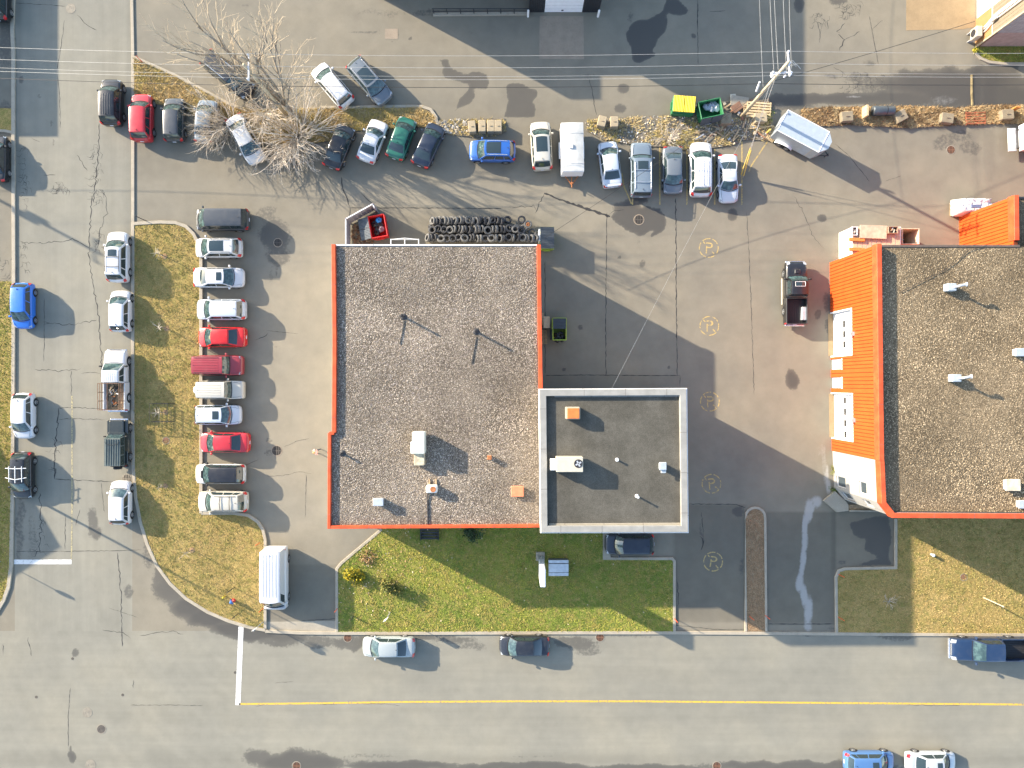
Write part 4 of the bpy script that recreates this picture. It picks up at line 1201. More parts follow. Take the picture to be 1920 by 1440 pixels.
def goose(px, py, z, h, label, group=None):
    u = empty('pipe_vent', at(px, py, z), 0, label, 'roof vent', group)
    MB().cyl((0, 0, 0), (0, 0, h), .09, n=10).build('pipe', DARKM, u)
    MB().lathe([(.14, h - .02), (.05, h + .12), (.001, h + .13)], 10).lathe([(.14, h - .02), (.001, h - .01)], 10).build('cap', DARKM, u)
    MB().lathe([(.3, .0), (.1, .12), (.075, .2)], 10).build('flashing', DARKM, u)
goose(757, 594, ZM, 1.15, 'dark capped pipe vent on the gravel roof, farther from the open lime dumpster', None)
goose(893, 622, ZM, 1.15, 'dark capped pipe vent on the gravel roof, nearer the open lime dumpster', None)
goose(642, 850, ZM, .55, 'short thin pipe vent just inside the stepped red edge', None)
for (a, b) in (((757, 600), (749, 645)), ((893, 630), (883, 682))):  # thin dark tubes running down from two vents
    c = MB().tube([at(*a, ZM + .06), at((a[0] + b[0]) / 2 + 1, (a[1] + b[1]) / 2, ZM + .05), at(*b, ZM + .06)], .035, 5).build('roof_line', DARKM)
    tag(c, 'thin dark line on the gravel roof below ' + ('the farther' if a[0] < 800 else 'the nearer') + ' dark capped vent', 'cable')
# white block roof
u = empty('roof_hatch', at(1073, 774, ZW), 0, 'orange square hatch with pale rim on the dark roof', 'roof hatch')
MB().bev(0, 0, .38, 1.12, .96, .76, .06).build('curb', LIGHTC, u)
MB().bev(.02, -.02, .80, .92, .80, .10, .03).build('lid', flat('orange_hatch', (.66, .16, .04, 1), .5), u)
u = empty('rooftop_air_unit', at(1066, 868, ZW), 0, 'beige rooftop air unit with one round fan on the dark roof', 'air unit')
MB().bev(0, 0, .70, 2.05, 1.15, 1.0, .03).build('cabinet', BEIGEM, u)
MB().bev(-1.25, -.05, .55, .42, .85, .7, .03).build('duct', WHITEM, u)
MB().box(0, 0, .1, 1.8, .95, .2).build('curb', GREYM, u)
f = MB().lathe([(.33, 1.21), (.33, 1.225), (.29, 1.225), (.29, 1.205), (.001, 1.205)], 22, 'z', (.66, .08, 0)).build('fan_well', DARKM, u)
for a in range(4):
    t = a * math.pi / 2 + .5
    MB().box(.66 + .14 * math.cos(t), .08 + .14 * math.sin(t), 1.222, .2, .12, .012, t).build('blade', GREYM, f)
u = empty('roof_vent', at(1240, 873, ZW), 0, 'pale blue metal vent hood near the right parapet of the dark roof', 'roof vent')
MB().box(0, 0, .3, .42, .42, .6).build('duct', PALEM, u); MB().bev(-.02, .03, .66, .56, .62, .14, .04).build('hood', PALEM, u); MB().bev(.05, -.38, .55, .40, .28, .1, .03).build('spout', PALEM, u)
for a, b, h, lb in ((1157, 862, .28, 'short white pipe stub in the middle of the dark roof'), (1194, 930, .62, 'taller white pipe stub on the lower half of the dark roof')):
    u = MB().cyl((0, 0, 0), (0, 0, h), .075, n=10).lathe([(.15, 0), (.09, .05), (.08, .06)], 10).lathe([(.1, h), (.09, h + .05), (.001, h + .06)], 10).build('vent_pipe', WHITEM)
    u.location = at(a, b, ZW); tag(u, lb, 'vent pipe')
# orange building roof
def chimney_vent(px, py, label):
    u = empty('roof_vent', at(px, py, ZR), 0, label, 'roof vent')
    MB().bev(0, 0, .3, .72, .6, .6, .04).build('base_box', PALEM, u)
    MB().tube([(.15, 0, .58), (.15, .0, 1.05), (.2, .02, 1.2), (.65, .12, 1.28)], .10, 8).build('flue', GREYM, u)
    MB().lathe([(.16, 0), (.17, .08), (.001, .1)], 10, 'x', (.62, .12, 1.28)).build('flue_cap', WHITEM, u)
chimney_vent(1777, 540, 'metal box vent with bent flue farther up the tan gravel roof')
chimney_vent(1786, 709, 'metal box vent with bent flue level with the pale blue doors')
u = box_vent('roof_vent', 1907, 661, ZR, .95, .60, .55, PALEM, 'wide pale vent box at the picture edge of the tan roof')
u['label'] = 'wide pale blue vent box standing alone on the tan gravel roof'
box_vent('roof_hatch', 1892, 908, ZR, 1.15, .90, .5, flat('rusty_white_lid', (.60, .50, .36, 1), .6, var=.3, scale=1.6), 'white roof hatch with an orange rust stain', cat='roof hatch')
box_vent('roof_vent', 1914, 944, ZR, .95, .62, .5, PALEM, 'pale vent box beside the red parapet below the rusty hatch')
c = MB().tube([at(1688, 548, ZR + .08), at(1735, 524, ZR + .09), at(1768, 508, ZR + .08), at(1790, 492, ZR + .09), at(1815, 470, ZR + .08), at(1850, 461, ZR + .05)], .02, 5).build('roof_line', DARKM)
tag(c, 'dark cable snaking across the tan gravel roof', 'cable')
# ================================================================== VEHICLES
CGLASS = NT('car_glass')
CGLASS.base((.022, .036, .040, 1), .06, 0, .9); CGLASS = CGLASS.m
CGLASSF = NT('windscreen_glass')
_n = CGLASSF.noise(CGLASSF.pos(), 2.6, 3, .6)
CGLASSF.base(CGLASSF.mix(CGLASSF.ss(_n, .42, .66), (.022, .042, .044, 1), (.060, .105, .103, 1)), .06, 0, .9); CGLASSF = CGLASSF.m  # lighter teal patches paint in reflected sky and sunlit interior
RUBBER = flat('tyre_rubber', (.022, .022, .023, 1), .85, var=.2)
RIM = flat('alloy_rim', (.42, .43, .44, 1), .35, .7)
ARCH = flat('wheel_arch_black', (.012, .012, .012, 1), .9)
LAMP = flat('headlamp', (.34, .37, .40, 1), .12, 0, .8)
RLAMP = flat('tail_lamp', (.45, .012, .015, 1), .2, 0, .6)
CHROME = flat('chrome', (.62, .63, .65, 1), .22, .8)
PLATE = flat('number_plate', (.65, .66, .70, 1), .5)
TRIM = flat('black_trim', (.02, .02, .021, 1), .6)

TYPES = dict(  # W, Hroof, belt, wsb, wst, rt, rb, zfront, zdeck, roof half width ratio
 sedan=(1.82, 1.45, .93, .285, .14, -.17, -.345, .70, .97, .72), coupe=(1.80, 1.33, .90, .21, .07, -.13, -.33, .68, .93, .68),
 hatch=(1.78, 1.50, .97, .29, .13, -.36, -.455, .74, .97, .73), wagon=(1.80, 1.52, .96, .275, .13, -.385, -.465, .74, .96, .73),
 suv=(1.88, 1.70, 1.06, .27, .14, -.365, -.455, .88, 1.05, .75), boxy=(1.84, 1.72, 1.05, .235, .15, -.455, -.485, .92, 1.05, .83),
 minivan=(1.98, 1.76, 1.02, .375, .235, -.42, -.475, .82, 1.02, .78), van=(2.06, 2.60, 1.35, .40, .29, -.485, -.495, 1.12, 1.35, .88))
def lerp(a, b, t): return a + (b - a) * t
def curve(xs, ys, x): return float(np.interp(x, xs, ys))
_wheel = {}
def wheel(parent, x, y, r, side, rim=RIM):
    k = (round(r, 3), side)
    if k not in _wheel:
        wd = .22
        t = MB().lathe([(r * .62, wd / 2 * .92), (r * .93, wd / 2), (r, wd / 2 * .75), (r, -wd / 2 * .75), (r * .93, -wd / 2), (r * .62, -wd / 2 * .92)], 20, 'y').mesh('wheel', RUBBER, True)
        f = MB()
        s = side
        f.lathe([(r * .63, s * .085), (r * .60, s * .108), (r * .52, s * .096)], 20, 'y')
        for q in range(5):
            a = 2 * math.pi * q / 5 + .3
            c, n = math.cos(a), math.sin(a); wv = r * .10
            f.add([(c * r * .1 - n * wv, s * .105, n * r * .1 + c * wv), (c * r * .1 + n * wv, s * .105, n * r * .1 - c * wv), (c * r * .58 + n * wv, s * .104, n * r * .58 - c * wv), (c * r * .58 - n * wv, s * .104, n * r * .58 + c * wv)], [(0, 1, 2, 3)])
        f.lathe([(r * .16, s * .107), (.001, s * .112)], 10, 'y')
        rm = f.mesh('rim', rim)
        dk = MB().lathe([(r * .61, s * .06), (.001, s * .06)], 20, 'y').mesh('brake', ARCH)
        ar = MB()
        P = []
        for q in range(15):
            a = R(-10 + 200 * q / 14)
            P.append([(math.cos(a) * r * .9, 0, math.sin(a) * r * .9), (math.cos(a) * r * 1.22, 0, math.sin(a) * r * 1.2)])
        ar.grid(P)
        _wheel[k] = (t, rm, dk, ar.mesh('wheel_arch', ARCH))
    t, rm, dk, ar = _wheel[k]
    w = link('wheel', t, parent, (x, y - side * .10, r))
    link('rim', rm, w); link('brake', dk, w)
    link('wheel_arch', ar, parent, (x, y + side * .006, r))
    return w

def body_loft(L, W, sts, mat, parent, crown=.03, name='body', sect=None):
    """sts: list of (xfrac, wfrac, ztop, zbot)"""
    rows = []
    for xf, wf, zt, zb in sts:
        w = W / 2 * wf; h = zt - zb
        half = [(0, zt + crown), (.4 * w, zt + crown * .85), (.72 * w, zt + crown * .35), (.88 * w, zt - .015), (.955 * w, zt - .06), (.985 * w, zt - .14 * h - .04), (w, zb + .55 * h), (.995 * w, zb + .32 * h), (.965 * w, zb + .08 * h), (.90 * w, zb)]
        ring = [(y, z) for y, z in half[::-1]] + [(-y, z) for y, z in half[1:]]
        rows.append([(xf * L, y, z) for y, z in ring])
    mb = MB().grid(rows)
    n = len(rows[0])
    mb.f.append(tuple(range(n))[::-1]); o = (len(rows) - 1) * n
    mb.f.append(tuple(range(o, o + n)))
    # floor
    for i in range(len(rows) - 1):
        mb.f.append((i * n, (i + 1) * n, (i + 1) * n + n - 1, i * n + n - 1))
    return mb.build(name, mat, parent, True, fixn=True)

def patch(A, B, u0=0, u1=1, v0=0, v1=1, nu=9, nv=5, off=0.0, bulge=0.0):
    """ruled patch between curves A(u) and B(u) with offset along its normal"""
    rows = []
    for i in range(nu):
        u = lerp(u0, u1, i / (nu - 1))
        row = []
        for j in range(nv):
            v = lerp(v0, v1, j / (nv - 1))
            row.append(A(u).lerp(B(u), v))
        rows.append(row)
    if off or bulge:
        out = []
        for i in range(nu):
            r = []
            for j in range(nv):
                du = rows[min(i + 1, nu - 1)][j] - rows[max(i - 1, 0)][j]; dv = rows[i][min(j + 1, nv - 1)] - rows[i][max(j - 1, 0)]
                n = du.cross(dv)
                n = n.normalized() if n.length > 1e-9 else Vector((0, 0, 1))
                if n.z < 0: n = -n
                v = lerp(v0, v1, j / (nv - 1)); u = lerp(u0, u1, i / (nu - 1))
                r.append(rows[i][j] + n * (off + bulge * 4 * v * (1 - v)))
            out.append(r)
        rows = out
    return rows

def make_car(kind, px, py, heading, Lpx, col, label, opts='', cat='car', name='parked_car', group=None, W=None, Hr=None):
    w0, h0, belt, wsb, wst, rt, rb, zf, zd, rr = TYPES[kind]
    W = W or w0; Hr = Hr or h0
    zc = belt * .8
    L = Lpx / S * (1 - zc / H)
    x, y = G(px, py, belt * .9)
    e = empty(name, (x, y, 0), R(heading), label, cat, group)
    o = set(opts.split())
    P = paint(*col)
    zb = .22 if kind not in ('suv', 'boxy', 'van') else .28
    rear_full = kind not in ('sedan', 'coupe')
    front = {'boxy': (.76, .88, .93), 'van': (.66, .82, .91), 'minivan': (.46, .70, .85)}.get(kind, (.42, .68, .84))
    rear = {'boxy': (.80, .90, .94), 'van': (.82, .92, .95), 'minivan': (.66, .82, .90)}.get(kind, (.54, .76, .88))
    sts = [(-.5, rear[0], zd - .30, .38), (-.494, rear[1], zd - .17, .30), (-.478, rear[2], zd - .06, zb), (-.45, .935, zd - .02, zb), (-.40, .975, zd, zb), (-.30, 1.0, lerp(zd, belt, .6), zb), (-.1, 1.0, belt, zb), (.1, 1.0, belt - .01, zb),
           (wsb - .03, .995, belt - .02, zb), (wsb + .06, .985, belt - .05, zb), (.40, .965, lerp(zf, belt, .35), zb), (.44, .925, lerp(zf, belt, .08), zb), (.468, front[2], zf - .03, zb + .02), (.488, front[1], zf - .10, .28), (.5, front[0], zf - .22, .36)]
    sts = sorted(sts)
    body = body_loft(L, W, sts, P, e, .035 if kind != 'van' else .02)
    wb = W / 2 * .93; wr = W / 2 * rr
    zB = belt - .03
    bowf, bowr = (.20 if kind not in ('boxy',) else .09) * W / 1.8, .09
    if kind == 'coupe': bowf = .26
    def cB(xf, wid, z, bow, crown=0.0):
        def f(u):
            t = 2 * u - 1
            return Vector((xf * L + bow * (1 - t * t), t * wid, z + crown * (1 - t * t)))
        return f
    A = cB(wsb, wb, zB, bowf, .02); B = cB(wst, wr, Hr - .05, bowf * .55, .05)
    D = cB(rt, wr * .985, Hr - .06, -.04, .05); E = cB(rb, wb * .96, zB if rear_full else zd - .02, -bowr, .01)
    shell = MB()
    shell.grid(patch(A, B, bulge=.02))
    if kind == 'van':
        shell.grid(patch(D, E, nu=9))
    else:
        shell.grid(patch(D, E, bulge=.02))
    # roof panel with rolled edges
    rows = []
    for i in range(9):
        t = i / 8
        xr_ = [B(u).lerp(D(u), t) for u in (0, .04, .12, .3, .5, .7, .88, .96, 1)]
        hump = .045 * 4 * t * (1 - t)
        rows.append([p + Vector((0, 0, hump + (0 if k in (0, 8) else .022 if k in (1, 7) else .032))) for k, p in enumerate(xr_)])
    shell.grid(rows)
    SA = {}
    for sd, u in ((1, 1), (-1, 0)):
        bot = lambda t, u=u, sd=sd: Vector((lerp(A(u).x, E(u).x, t), lerp(A(u).y, E(u).y, t) + sd * .012, lerp(A(u).z, E(u).z, t)))
        tp = lambda t, u=u, sd=sd: Vector((lerp(B(u).x, D(u).x, t), lerp(B(u).y, D(u).y, t), lerp(B(u).z, D(u).z, t) + .045 * 4 * t * (1 - t)))
        SA[sd] = (bot, tp)
        shell.grid(patch(bot, tp, nu=9, nv=4))
    roofmat = P if 'blackroof' not in o else paint('gloss_black', (.012, .012, .014))
    cab = shell.build('cabin', roofmat if 'blackroof' in o else P, e, True, fixn=False)
    MB().grid(patch(A, B, .035, .965, .06, .97, 9, 5, .009, .02)).build('windscreen', CGLASSF, e, True)
    if kind != 'van':
        MB().grid(patch(D, E, .06, .94, .10, .86 if rear_full else .90, 9, 5, .009, .02)).build('rear_window', CGLASS, e, True)
    panes = {'sedan': [(.05, .46), (.49, .90)], 'coupe': [(.08, .60), (.63, .88)], 'hatch': [(.06, .45), (.48, .80), (.82, .95)], 'wagon': [(.06, .40), (.43, .70), (.73, .95)], 'suv': [(.06, .42), (.45, .73), (.76, .95)],
             'boxy': [(.08, .38), (.42, .68), (.72, .96)], 'minivan': [(.05, .33), (.36, .66), (.69, .96)], 'van': [(.03, .17)]}[kind]
    for sd in (1, -1):
        bot, tp = SA[sd]
        for a, b in panes:
            rows = patch(bot, tp, a, b, .10, .86, 4, 3)
            rows = [[p + Vector((0, sd * .010, .004)) for p in r] for r in rows]
            MB().grid(rows).build('side_window', CGLASS, e)
    # wheels
    r = .33 if kind in ('sedan', 'coupe', 'hatch', 'wagon') else .36 if kind != 'van' else .35
    for xf in (.315, -.295):
        wf = .99
        for sd in (1, -1):
            wheel(e, xf * L, sd * (W / 2 * wf + .005), r, sd)
    # lamps
    fw = W / 2
    for sd in (1, -1):
        hl = MB().grid([[Vector((.452 * L, sd * fw * .66, zf + .022)), Vector((.425 * L, sd * fw * .90, zf + .01))], [Vector((.474 * L, sd * fw * .60, zf - .03)), Vector((.452 * L, sd * fw * .90, zf - .05))], [Vector((.492 * L, sd * fw * .52, zf - .12)), Vector((.470 * L, sd * fw * .86, zf - .14))]])
        hl.build('headlight', LAMP, e)
        zt = zd + (.02 if not rear_full else .18)
        if rear_full:
            x0 = rb * L
            tl = MB().grid([[Vector((x0 + .10, sd * fw * .93, zd + .12)), Vector((x0 - .05, sd * fw * .74, zd + .10))], [Vector((-.462 * L, sd * fw * .975, zd - .03)), Vector((-.490 * L, sd * fw * .70, zd - .03))], [Vector((-.482 * L, sd * fw * .93, zd - .22)), Vector((-.502 * L, sd * fw * .66, zd - .25))]])
        else:
            tl = MB().grid([[Vector((-.455 * L, sd * fw * .96, zd + .005)), Vector((-.470 * L, sd * fw * .58, zd + .012))], [Vector((-.482 * L, sd * fw * .92, zd - .10)), Vector((-.494 * L, sd * fw * .56, zd - .10))], [Vector((-.492 * L, sd * fw * .88, zd - .2)), Vector((-.505 * L, sd * fw * .54, zd - .24))]])
        tl.build('taillight', RLAMP, e)
        m = MB().bev(0, 0, 0, .16, .20, .13, .03)
        mo = m.build('mirror', P if 'blackroof' not in o else TRIM, e); mo.location = (wsb * L - .22, sd * (fw + .09), belt + .06)
    MB().grid([[Vector((.470 * L, -.42 * fw, zf - .06)), Vector((.470 * L, .42 * fw, zf - .06))], [Vector((.501 * L, -.40 * fw, zf - .22)), Vector((.501 * L, .40 * fw, zf - .22))]]).build('grille', TRIM, e)
    MB().box(-.503 * L, 0, zd - .32, .02, .30, .16).build('number_plate', PLATE, e)
    # bonnet shut lines
    hb = MB()
    ztop = lambda xf, k: curve([s[0] for s in sts], [s[2] for s in sts], xf) + .035 * (1 - k * k) + .006
    pts1 = [(xf, k) for xf, k in ((wsb + .035, .80), (.38, .78), (.445, .70))]
    for sd in (1, -1):
        q = [Vector((xf * L, sd * k * fw * curve([s[0] for s in sts], [s[1] for s in sts], xf), ztop(xf, k * .85) - .012)) for xf, k in pts1]
        hb.tube(q, .012, 4)
    hb.build('bonnet_seam', TRIM, e)
    cw = [A(u) + Vector((.03, 0, .012)) for u in (.04, .2, .35, .5, .65, .8, .96)]
    MB().tube(cw, .035, 5).build('cowl', TRIM, e)
    zr = lambda t: lerp(B(.5).z, D(.5).z, t) + .045 * 4 * t * (1 - t) + .032
    def roofpt(t, u, up=0.0):
        p = B(u).lerp(D(u), t); return p + Vector((0, 0, .045 * 4 * t * (1 - t) + .034 + up))
    if 'sunroof' in o or 'pano' in o:
        t0, t1 = (.08, .66) if 'pano' in o else (.10, .34)
        if kind == 'sedan': t0, t1 = (.12, .42)
        u0, u1 = (.14, .86) if 'pano' in o else (.22, .78)
        MB().grid([[roofpt(lerp(t0, t1, i / 5), lerp(u0, u1, j / 4), .012) for j in range(5)] for i in range(6)]).build('sunroof', CGLASS, e, True)
    if 'rails' in o or 'bars' in o:
        rm = TRIM if 'darkrails' in o else CHROME
        for u in (.06, .94):
            MB().tube([roofpt(.10, u, .0), roofpt(.14, u, .06), roofpt(.5, u, .07), roofpt(.88, u, .06), roofpt(.93, u, .0)], .022, 5).build('roof_rail', rm, e)
    if 'bars' in o:
        for t in ((.36, .72) if 'pano' not in o else (.7, .9)):
            MB().tube([roofpt(t, .06, .07), roofpt(t, .5, .09), roofpt(t, .94, .07)], .03, 5).build('roof_bar', rm, e)
    if 'ladder' in o:
        for t in (.18, .62):
            MB().tube([roofpt(t, -.22, .14), roofpt(t, .5, .14), roofpt(t, 1.22, .14)], .035, 5).build('roof_bar', WHITEM, e)
        for u in (.06, .5, .94):
            MB().tube([roofpt(.05, u, .15), roofpt(.72, u, .15)], .03, 5).build('rack_rail', WHITEM, e)
    if 'ribs' in o:
        for k in range(5):
            u = .2 + .15 * k
            MB().grid([[roofpt(lerp(.12, .95, i / 5), u - .018, .0), roofpt(lerp(.12, .95, i / 5), u, .03), roofpt(lerp(.12, .95, i / 5), u + .018, .0)] for i in range(6)]).build('roof_rib', P, e)
    if 'scoop' in o:
        MB().bev(.335 * L, 0, belt + .03, .22, .66, .12, .04).build('bonnet_scoop', TRIM, e)
    if 'spare' in o:
        s = MB().lathe([(.02, -.12), (.30, -.12), (.33, -.06), (.33, .06), (.30, .12), (.02, .12)], 18, 'x').build('spare_wheel', WHITEM if 'sparewhite' in o else RUBBER, e, True)
        s.location = (-.5 * L - .10, 0, .95)
    if 'fin' in o or True:
        MB().add([(0, -.02, 0), (.0, .02, 0), (-.16, 0, 0), (-.13, 0, .09)], [(0, 1, 3), (1, 2, 3), (2, 0, 3)]).build('antenna', TRIM, e).location = roofpt(.93 if kind in ('sedan', 'coupe') else .90, .5, .002)
    if 'spoiler' in o:
        MB().bev(-.475 * L, 0, zd + .10, .22, W * .78, .04, .015).build('spoiler', P, e)
    return e

WHITE = ('white', (.54, .54, .545)); PEARL = ('pearl_white', (.50, .50, .49)); CREAM = ('cream_white', (.46, .435, .37)); COOLW = ('cool_white', (.45, .49, .54))
BLACK = ('black', (.012, .013, .015)); CHAR = ('charcoal', (.045, .05, .055)); GREY = ('slate_grey', (.12, .14, .16)); STEEL = ('steel_blue_grey', (.14, .18, .22))
SILVER = ('silver', (.29, .325, .33)); RED = ('bright_red', (.52, .012, .012)); CRIM = ('crimson', (.42, .02, .03)); MAROON = ('maroon', (.26, .03, .04))
BLUE = ('bright_blue', (.02, .14, .52)); MBLUE = ('mid_blue', (.02, .10, .36)); NAVY = ('navy', (.012, .030, .075)); GREEN = ('bottle_green', (.015, .11, .075)); BLUEG = ('steel_blue', (.06, .14, .30)); MIDN = ('midnight', (.014, .017, .024))
C = make_car
gk = 'cars parked along the side road'
C('suv', 219, 481, 90, 95, WHITE, 'white SUV with sunroof and black cross bars parked at the island kerb', 'sunroof bars rails darkrails', 'suv', group=gk)
C('hatch', 224, 583, 90, 78, WHITE, 'plain white hatchback with red tail lamps parked behind the barred white SUV', '', group=gk)
C('hatch', 224, 943, 90, 82, WHITE, 'white hatchback parked beside the crossed drain grate', '', group=gk)
C('hatch', 41, 573, -90, 86, BLUE, 'bright blue hatchback parked by the grass verge', '', group=gk)
C('hatch', 42, 780, -90, 86, WHITE, 'white hatchback parked on the verge side of the side road', '', group=gk)
C('hatch', 40, 892, -90, 88, BLACK, 'black hatchback with a white ladder rack on its roof', 'ladder', group=gk)
C('sedan', -8, 296, 90, 88, BLACK, 'black car parked nose-in beyond the side road kerb', 'sunroof')
C('suv', -6, -8, 90, 88, BLACK, 'black SUV standing in the yard with the dark oily ground', '', 'suv')
gr = 'cars parked in the row beside the grass island'
C('minivan', 415, 411, 180, 101, CHAR, 'dark grey minivan at the end of the parked row', '', 'minivan', group=gr)
C('hatch', 408, 464, 180, 88, PEARL, 'white crossover with a large dark glass roof beside the minivan', 'pano rails darkrails', group=gr, Hr=1.6)
C('sedan', 409, 520, 0, 94, WHITE, 'white sedan with sunroof, nose pointing away from the grass', 'sunroof', group=gr)
C('suv', 413, 580, 180, 92, COOLW, 'white crossover with bright red tail lamps and a plain roof', '', 'suv', group=gr, Hr=1.62)
C('sedan', 415, 632, 180, 91, RED, 'bright red sedan, glossy, beside the maroon SUV', '', group=gr)
C('boxy', 408, 685, 0, 92, MAROON, 'maroon boxy SUV with ribbed roof and roof rails', 'ribs rails darkrails', 'suv', group=gr)
C('boxy', 413, 731, 0, 86, CREAM, 'cream boxy small SUV with a spare wheel on its back', 'ribs spare sparewhite', 'suv', group=gr, W=1.70)
C('wagon', 407, 778, 0, 87, COOLW, 'white compact wagon with small square sunroof', 'sunroof', group=gr)
C('sedan', 420, 830, 180, 94, CRIM, 'crimson sedan beside the small white wagon', '', group=gr)
wg = C('wagon', 411, 889, 180, 94, ('pale_silver', (.50, .51, .49)), 'silver wagon with bonnet scoop and dark faded roof', 'scoop blackroof', group=gr)
C('suv', 416, 941, 180, 93, CREAM, 'cream SUV with roof rails and cross bars at the curved kerb', 'bars rails darkrails', 'suv', group=gr)
C('van', 515, 1086, -90, 118, WHITE, 'tall white cargo van with ribbed roof in the driveway', 'ribs', 'van', name='parked_van')
gt = 'cars parked around the bare tree'
C('suv', 207, 190, 90, 87, BLACK, 'black SUV standing on the side road edge beside the red one', 'ribs', 'suv', group=gt)
C('suv', 264, 219, 90, 89, CRIM, 'red SUV parked at the corner of the grass triangle', '', 'suv', group=gt)
C('wagon', 325, 223, 90, 83, CHAR, 'dark grey hatchback between the red SUV and the branches', '', group=gt)
C('sedan', 385, 226, 84, 82, STEEL, 'blue-grey sedan mostly hidden under bare branches', '', group=gt)
C('sedan', 459, 260, -61, 97, PEARL, 'white sedan with branch shadows across its roof', '', group=gt)
C('suv', 426, 138, -39, 110, BLACK, 'black SUV with silver roof rails behind the bare tree', 'rails', 'suv', group=gt)
C('wagon', 622, 158, 130, 92, WHITE, 'white wagon parked slanted beside the glass-roofed grey car', 'rails', group=gt)
C('suv', 692, 150, -49, 98, GREY, 'grey crossover with full dark glass roof, parked slanted', 'pano rails', 'suv', group=gt, Hr=1.6)
C('sedan', 635, 274, 69, 86, BLACK, 'black sedan with red tail lamps next to the twigs', '', group=gt)
C('coupe', 698, 263, 69, 82, WHITE, 'white coupe between the black and the green sedans', '', group=gt)
C('sedan', 752, 258, 70, 82, GREEN, 'bottle green sedan with faded grey roof', '', group=gt)
C('sedan', 803, 271, 66, 86, ('midnight_blue', (.016, .024, .042)), 'midnight blue sedan at the end of the slanted row', '', group=gt)
gb = 'cars parked along the gravel bed'
C('suv', 923, 282, 179, 87, MBLUE, 'blue SUV with dark glass roof parked sideways by the block row', 'pano rails', 'suv', group=gb)
C('suv', 1015, 272, 93, 91, CREAM, 'ivory SUV with long black glass roof beside the white trailer', 'pano', 'suv', group=gb)
C('sedan', 1144, 307, 97, 87, COOLW, 'pale silver sedan, slightly askew, beside the white trailer', 'spoiler', group=gb)
C('boxy', 1203, 317, 90, 102, STEEL, 'slate SUV with sunroof and a silver roof rack', 'sunroof rails bars', 'suv', group=gb, W=1.95)
C('sedan', 1262, 318, -89, 88, GREY, 'dark grey sedan with nose towards the drive lane', '', group=gb)
C('suv', 1315, 316, 90, 102, WHITE, 'large white SUV with ribbed roof beside the white coupe', 'ribs', 'suv', group=gb, W=2.0)
C('coupe', 1366, 334, -88, 90, ('ice_white', (.50, .53, .56)), 'white two-door coupe at the guy wire end of the row', '', group=gb)
C('suv', 1181, 1021, 180, 92, ('deep_navy', (.016, .022, .036)), 'dark navy SUV parked in the shade against the white block', '', 'suv')
gs = 'cars parked on the main street'
C('sedan', 728, 1214, 180, 99, SILVER, 'silver sedan parked at the street kerb', '', group=gs)
C('sedan', 983, 1212, 180, 94, MIDN, 'black sedan parked at the street kerb', '', group=gs)
C('hatch', 1632, 1430, 0, 94, BLUEG, 'steel blue hatchback parked across the street', 'sunroof', group=gs)
C('sedan', 1748, 1431, 0, 94, ('light_silver', (.36, .39, .42)), 'silver sedan parked across the street behind a blue hatchback', 'sunroof', group=gs)

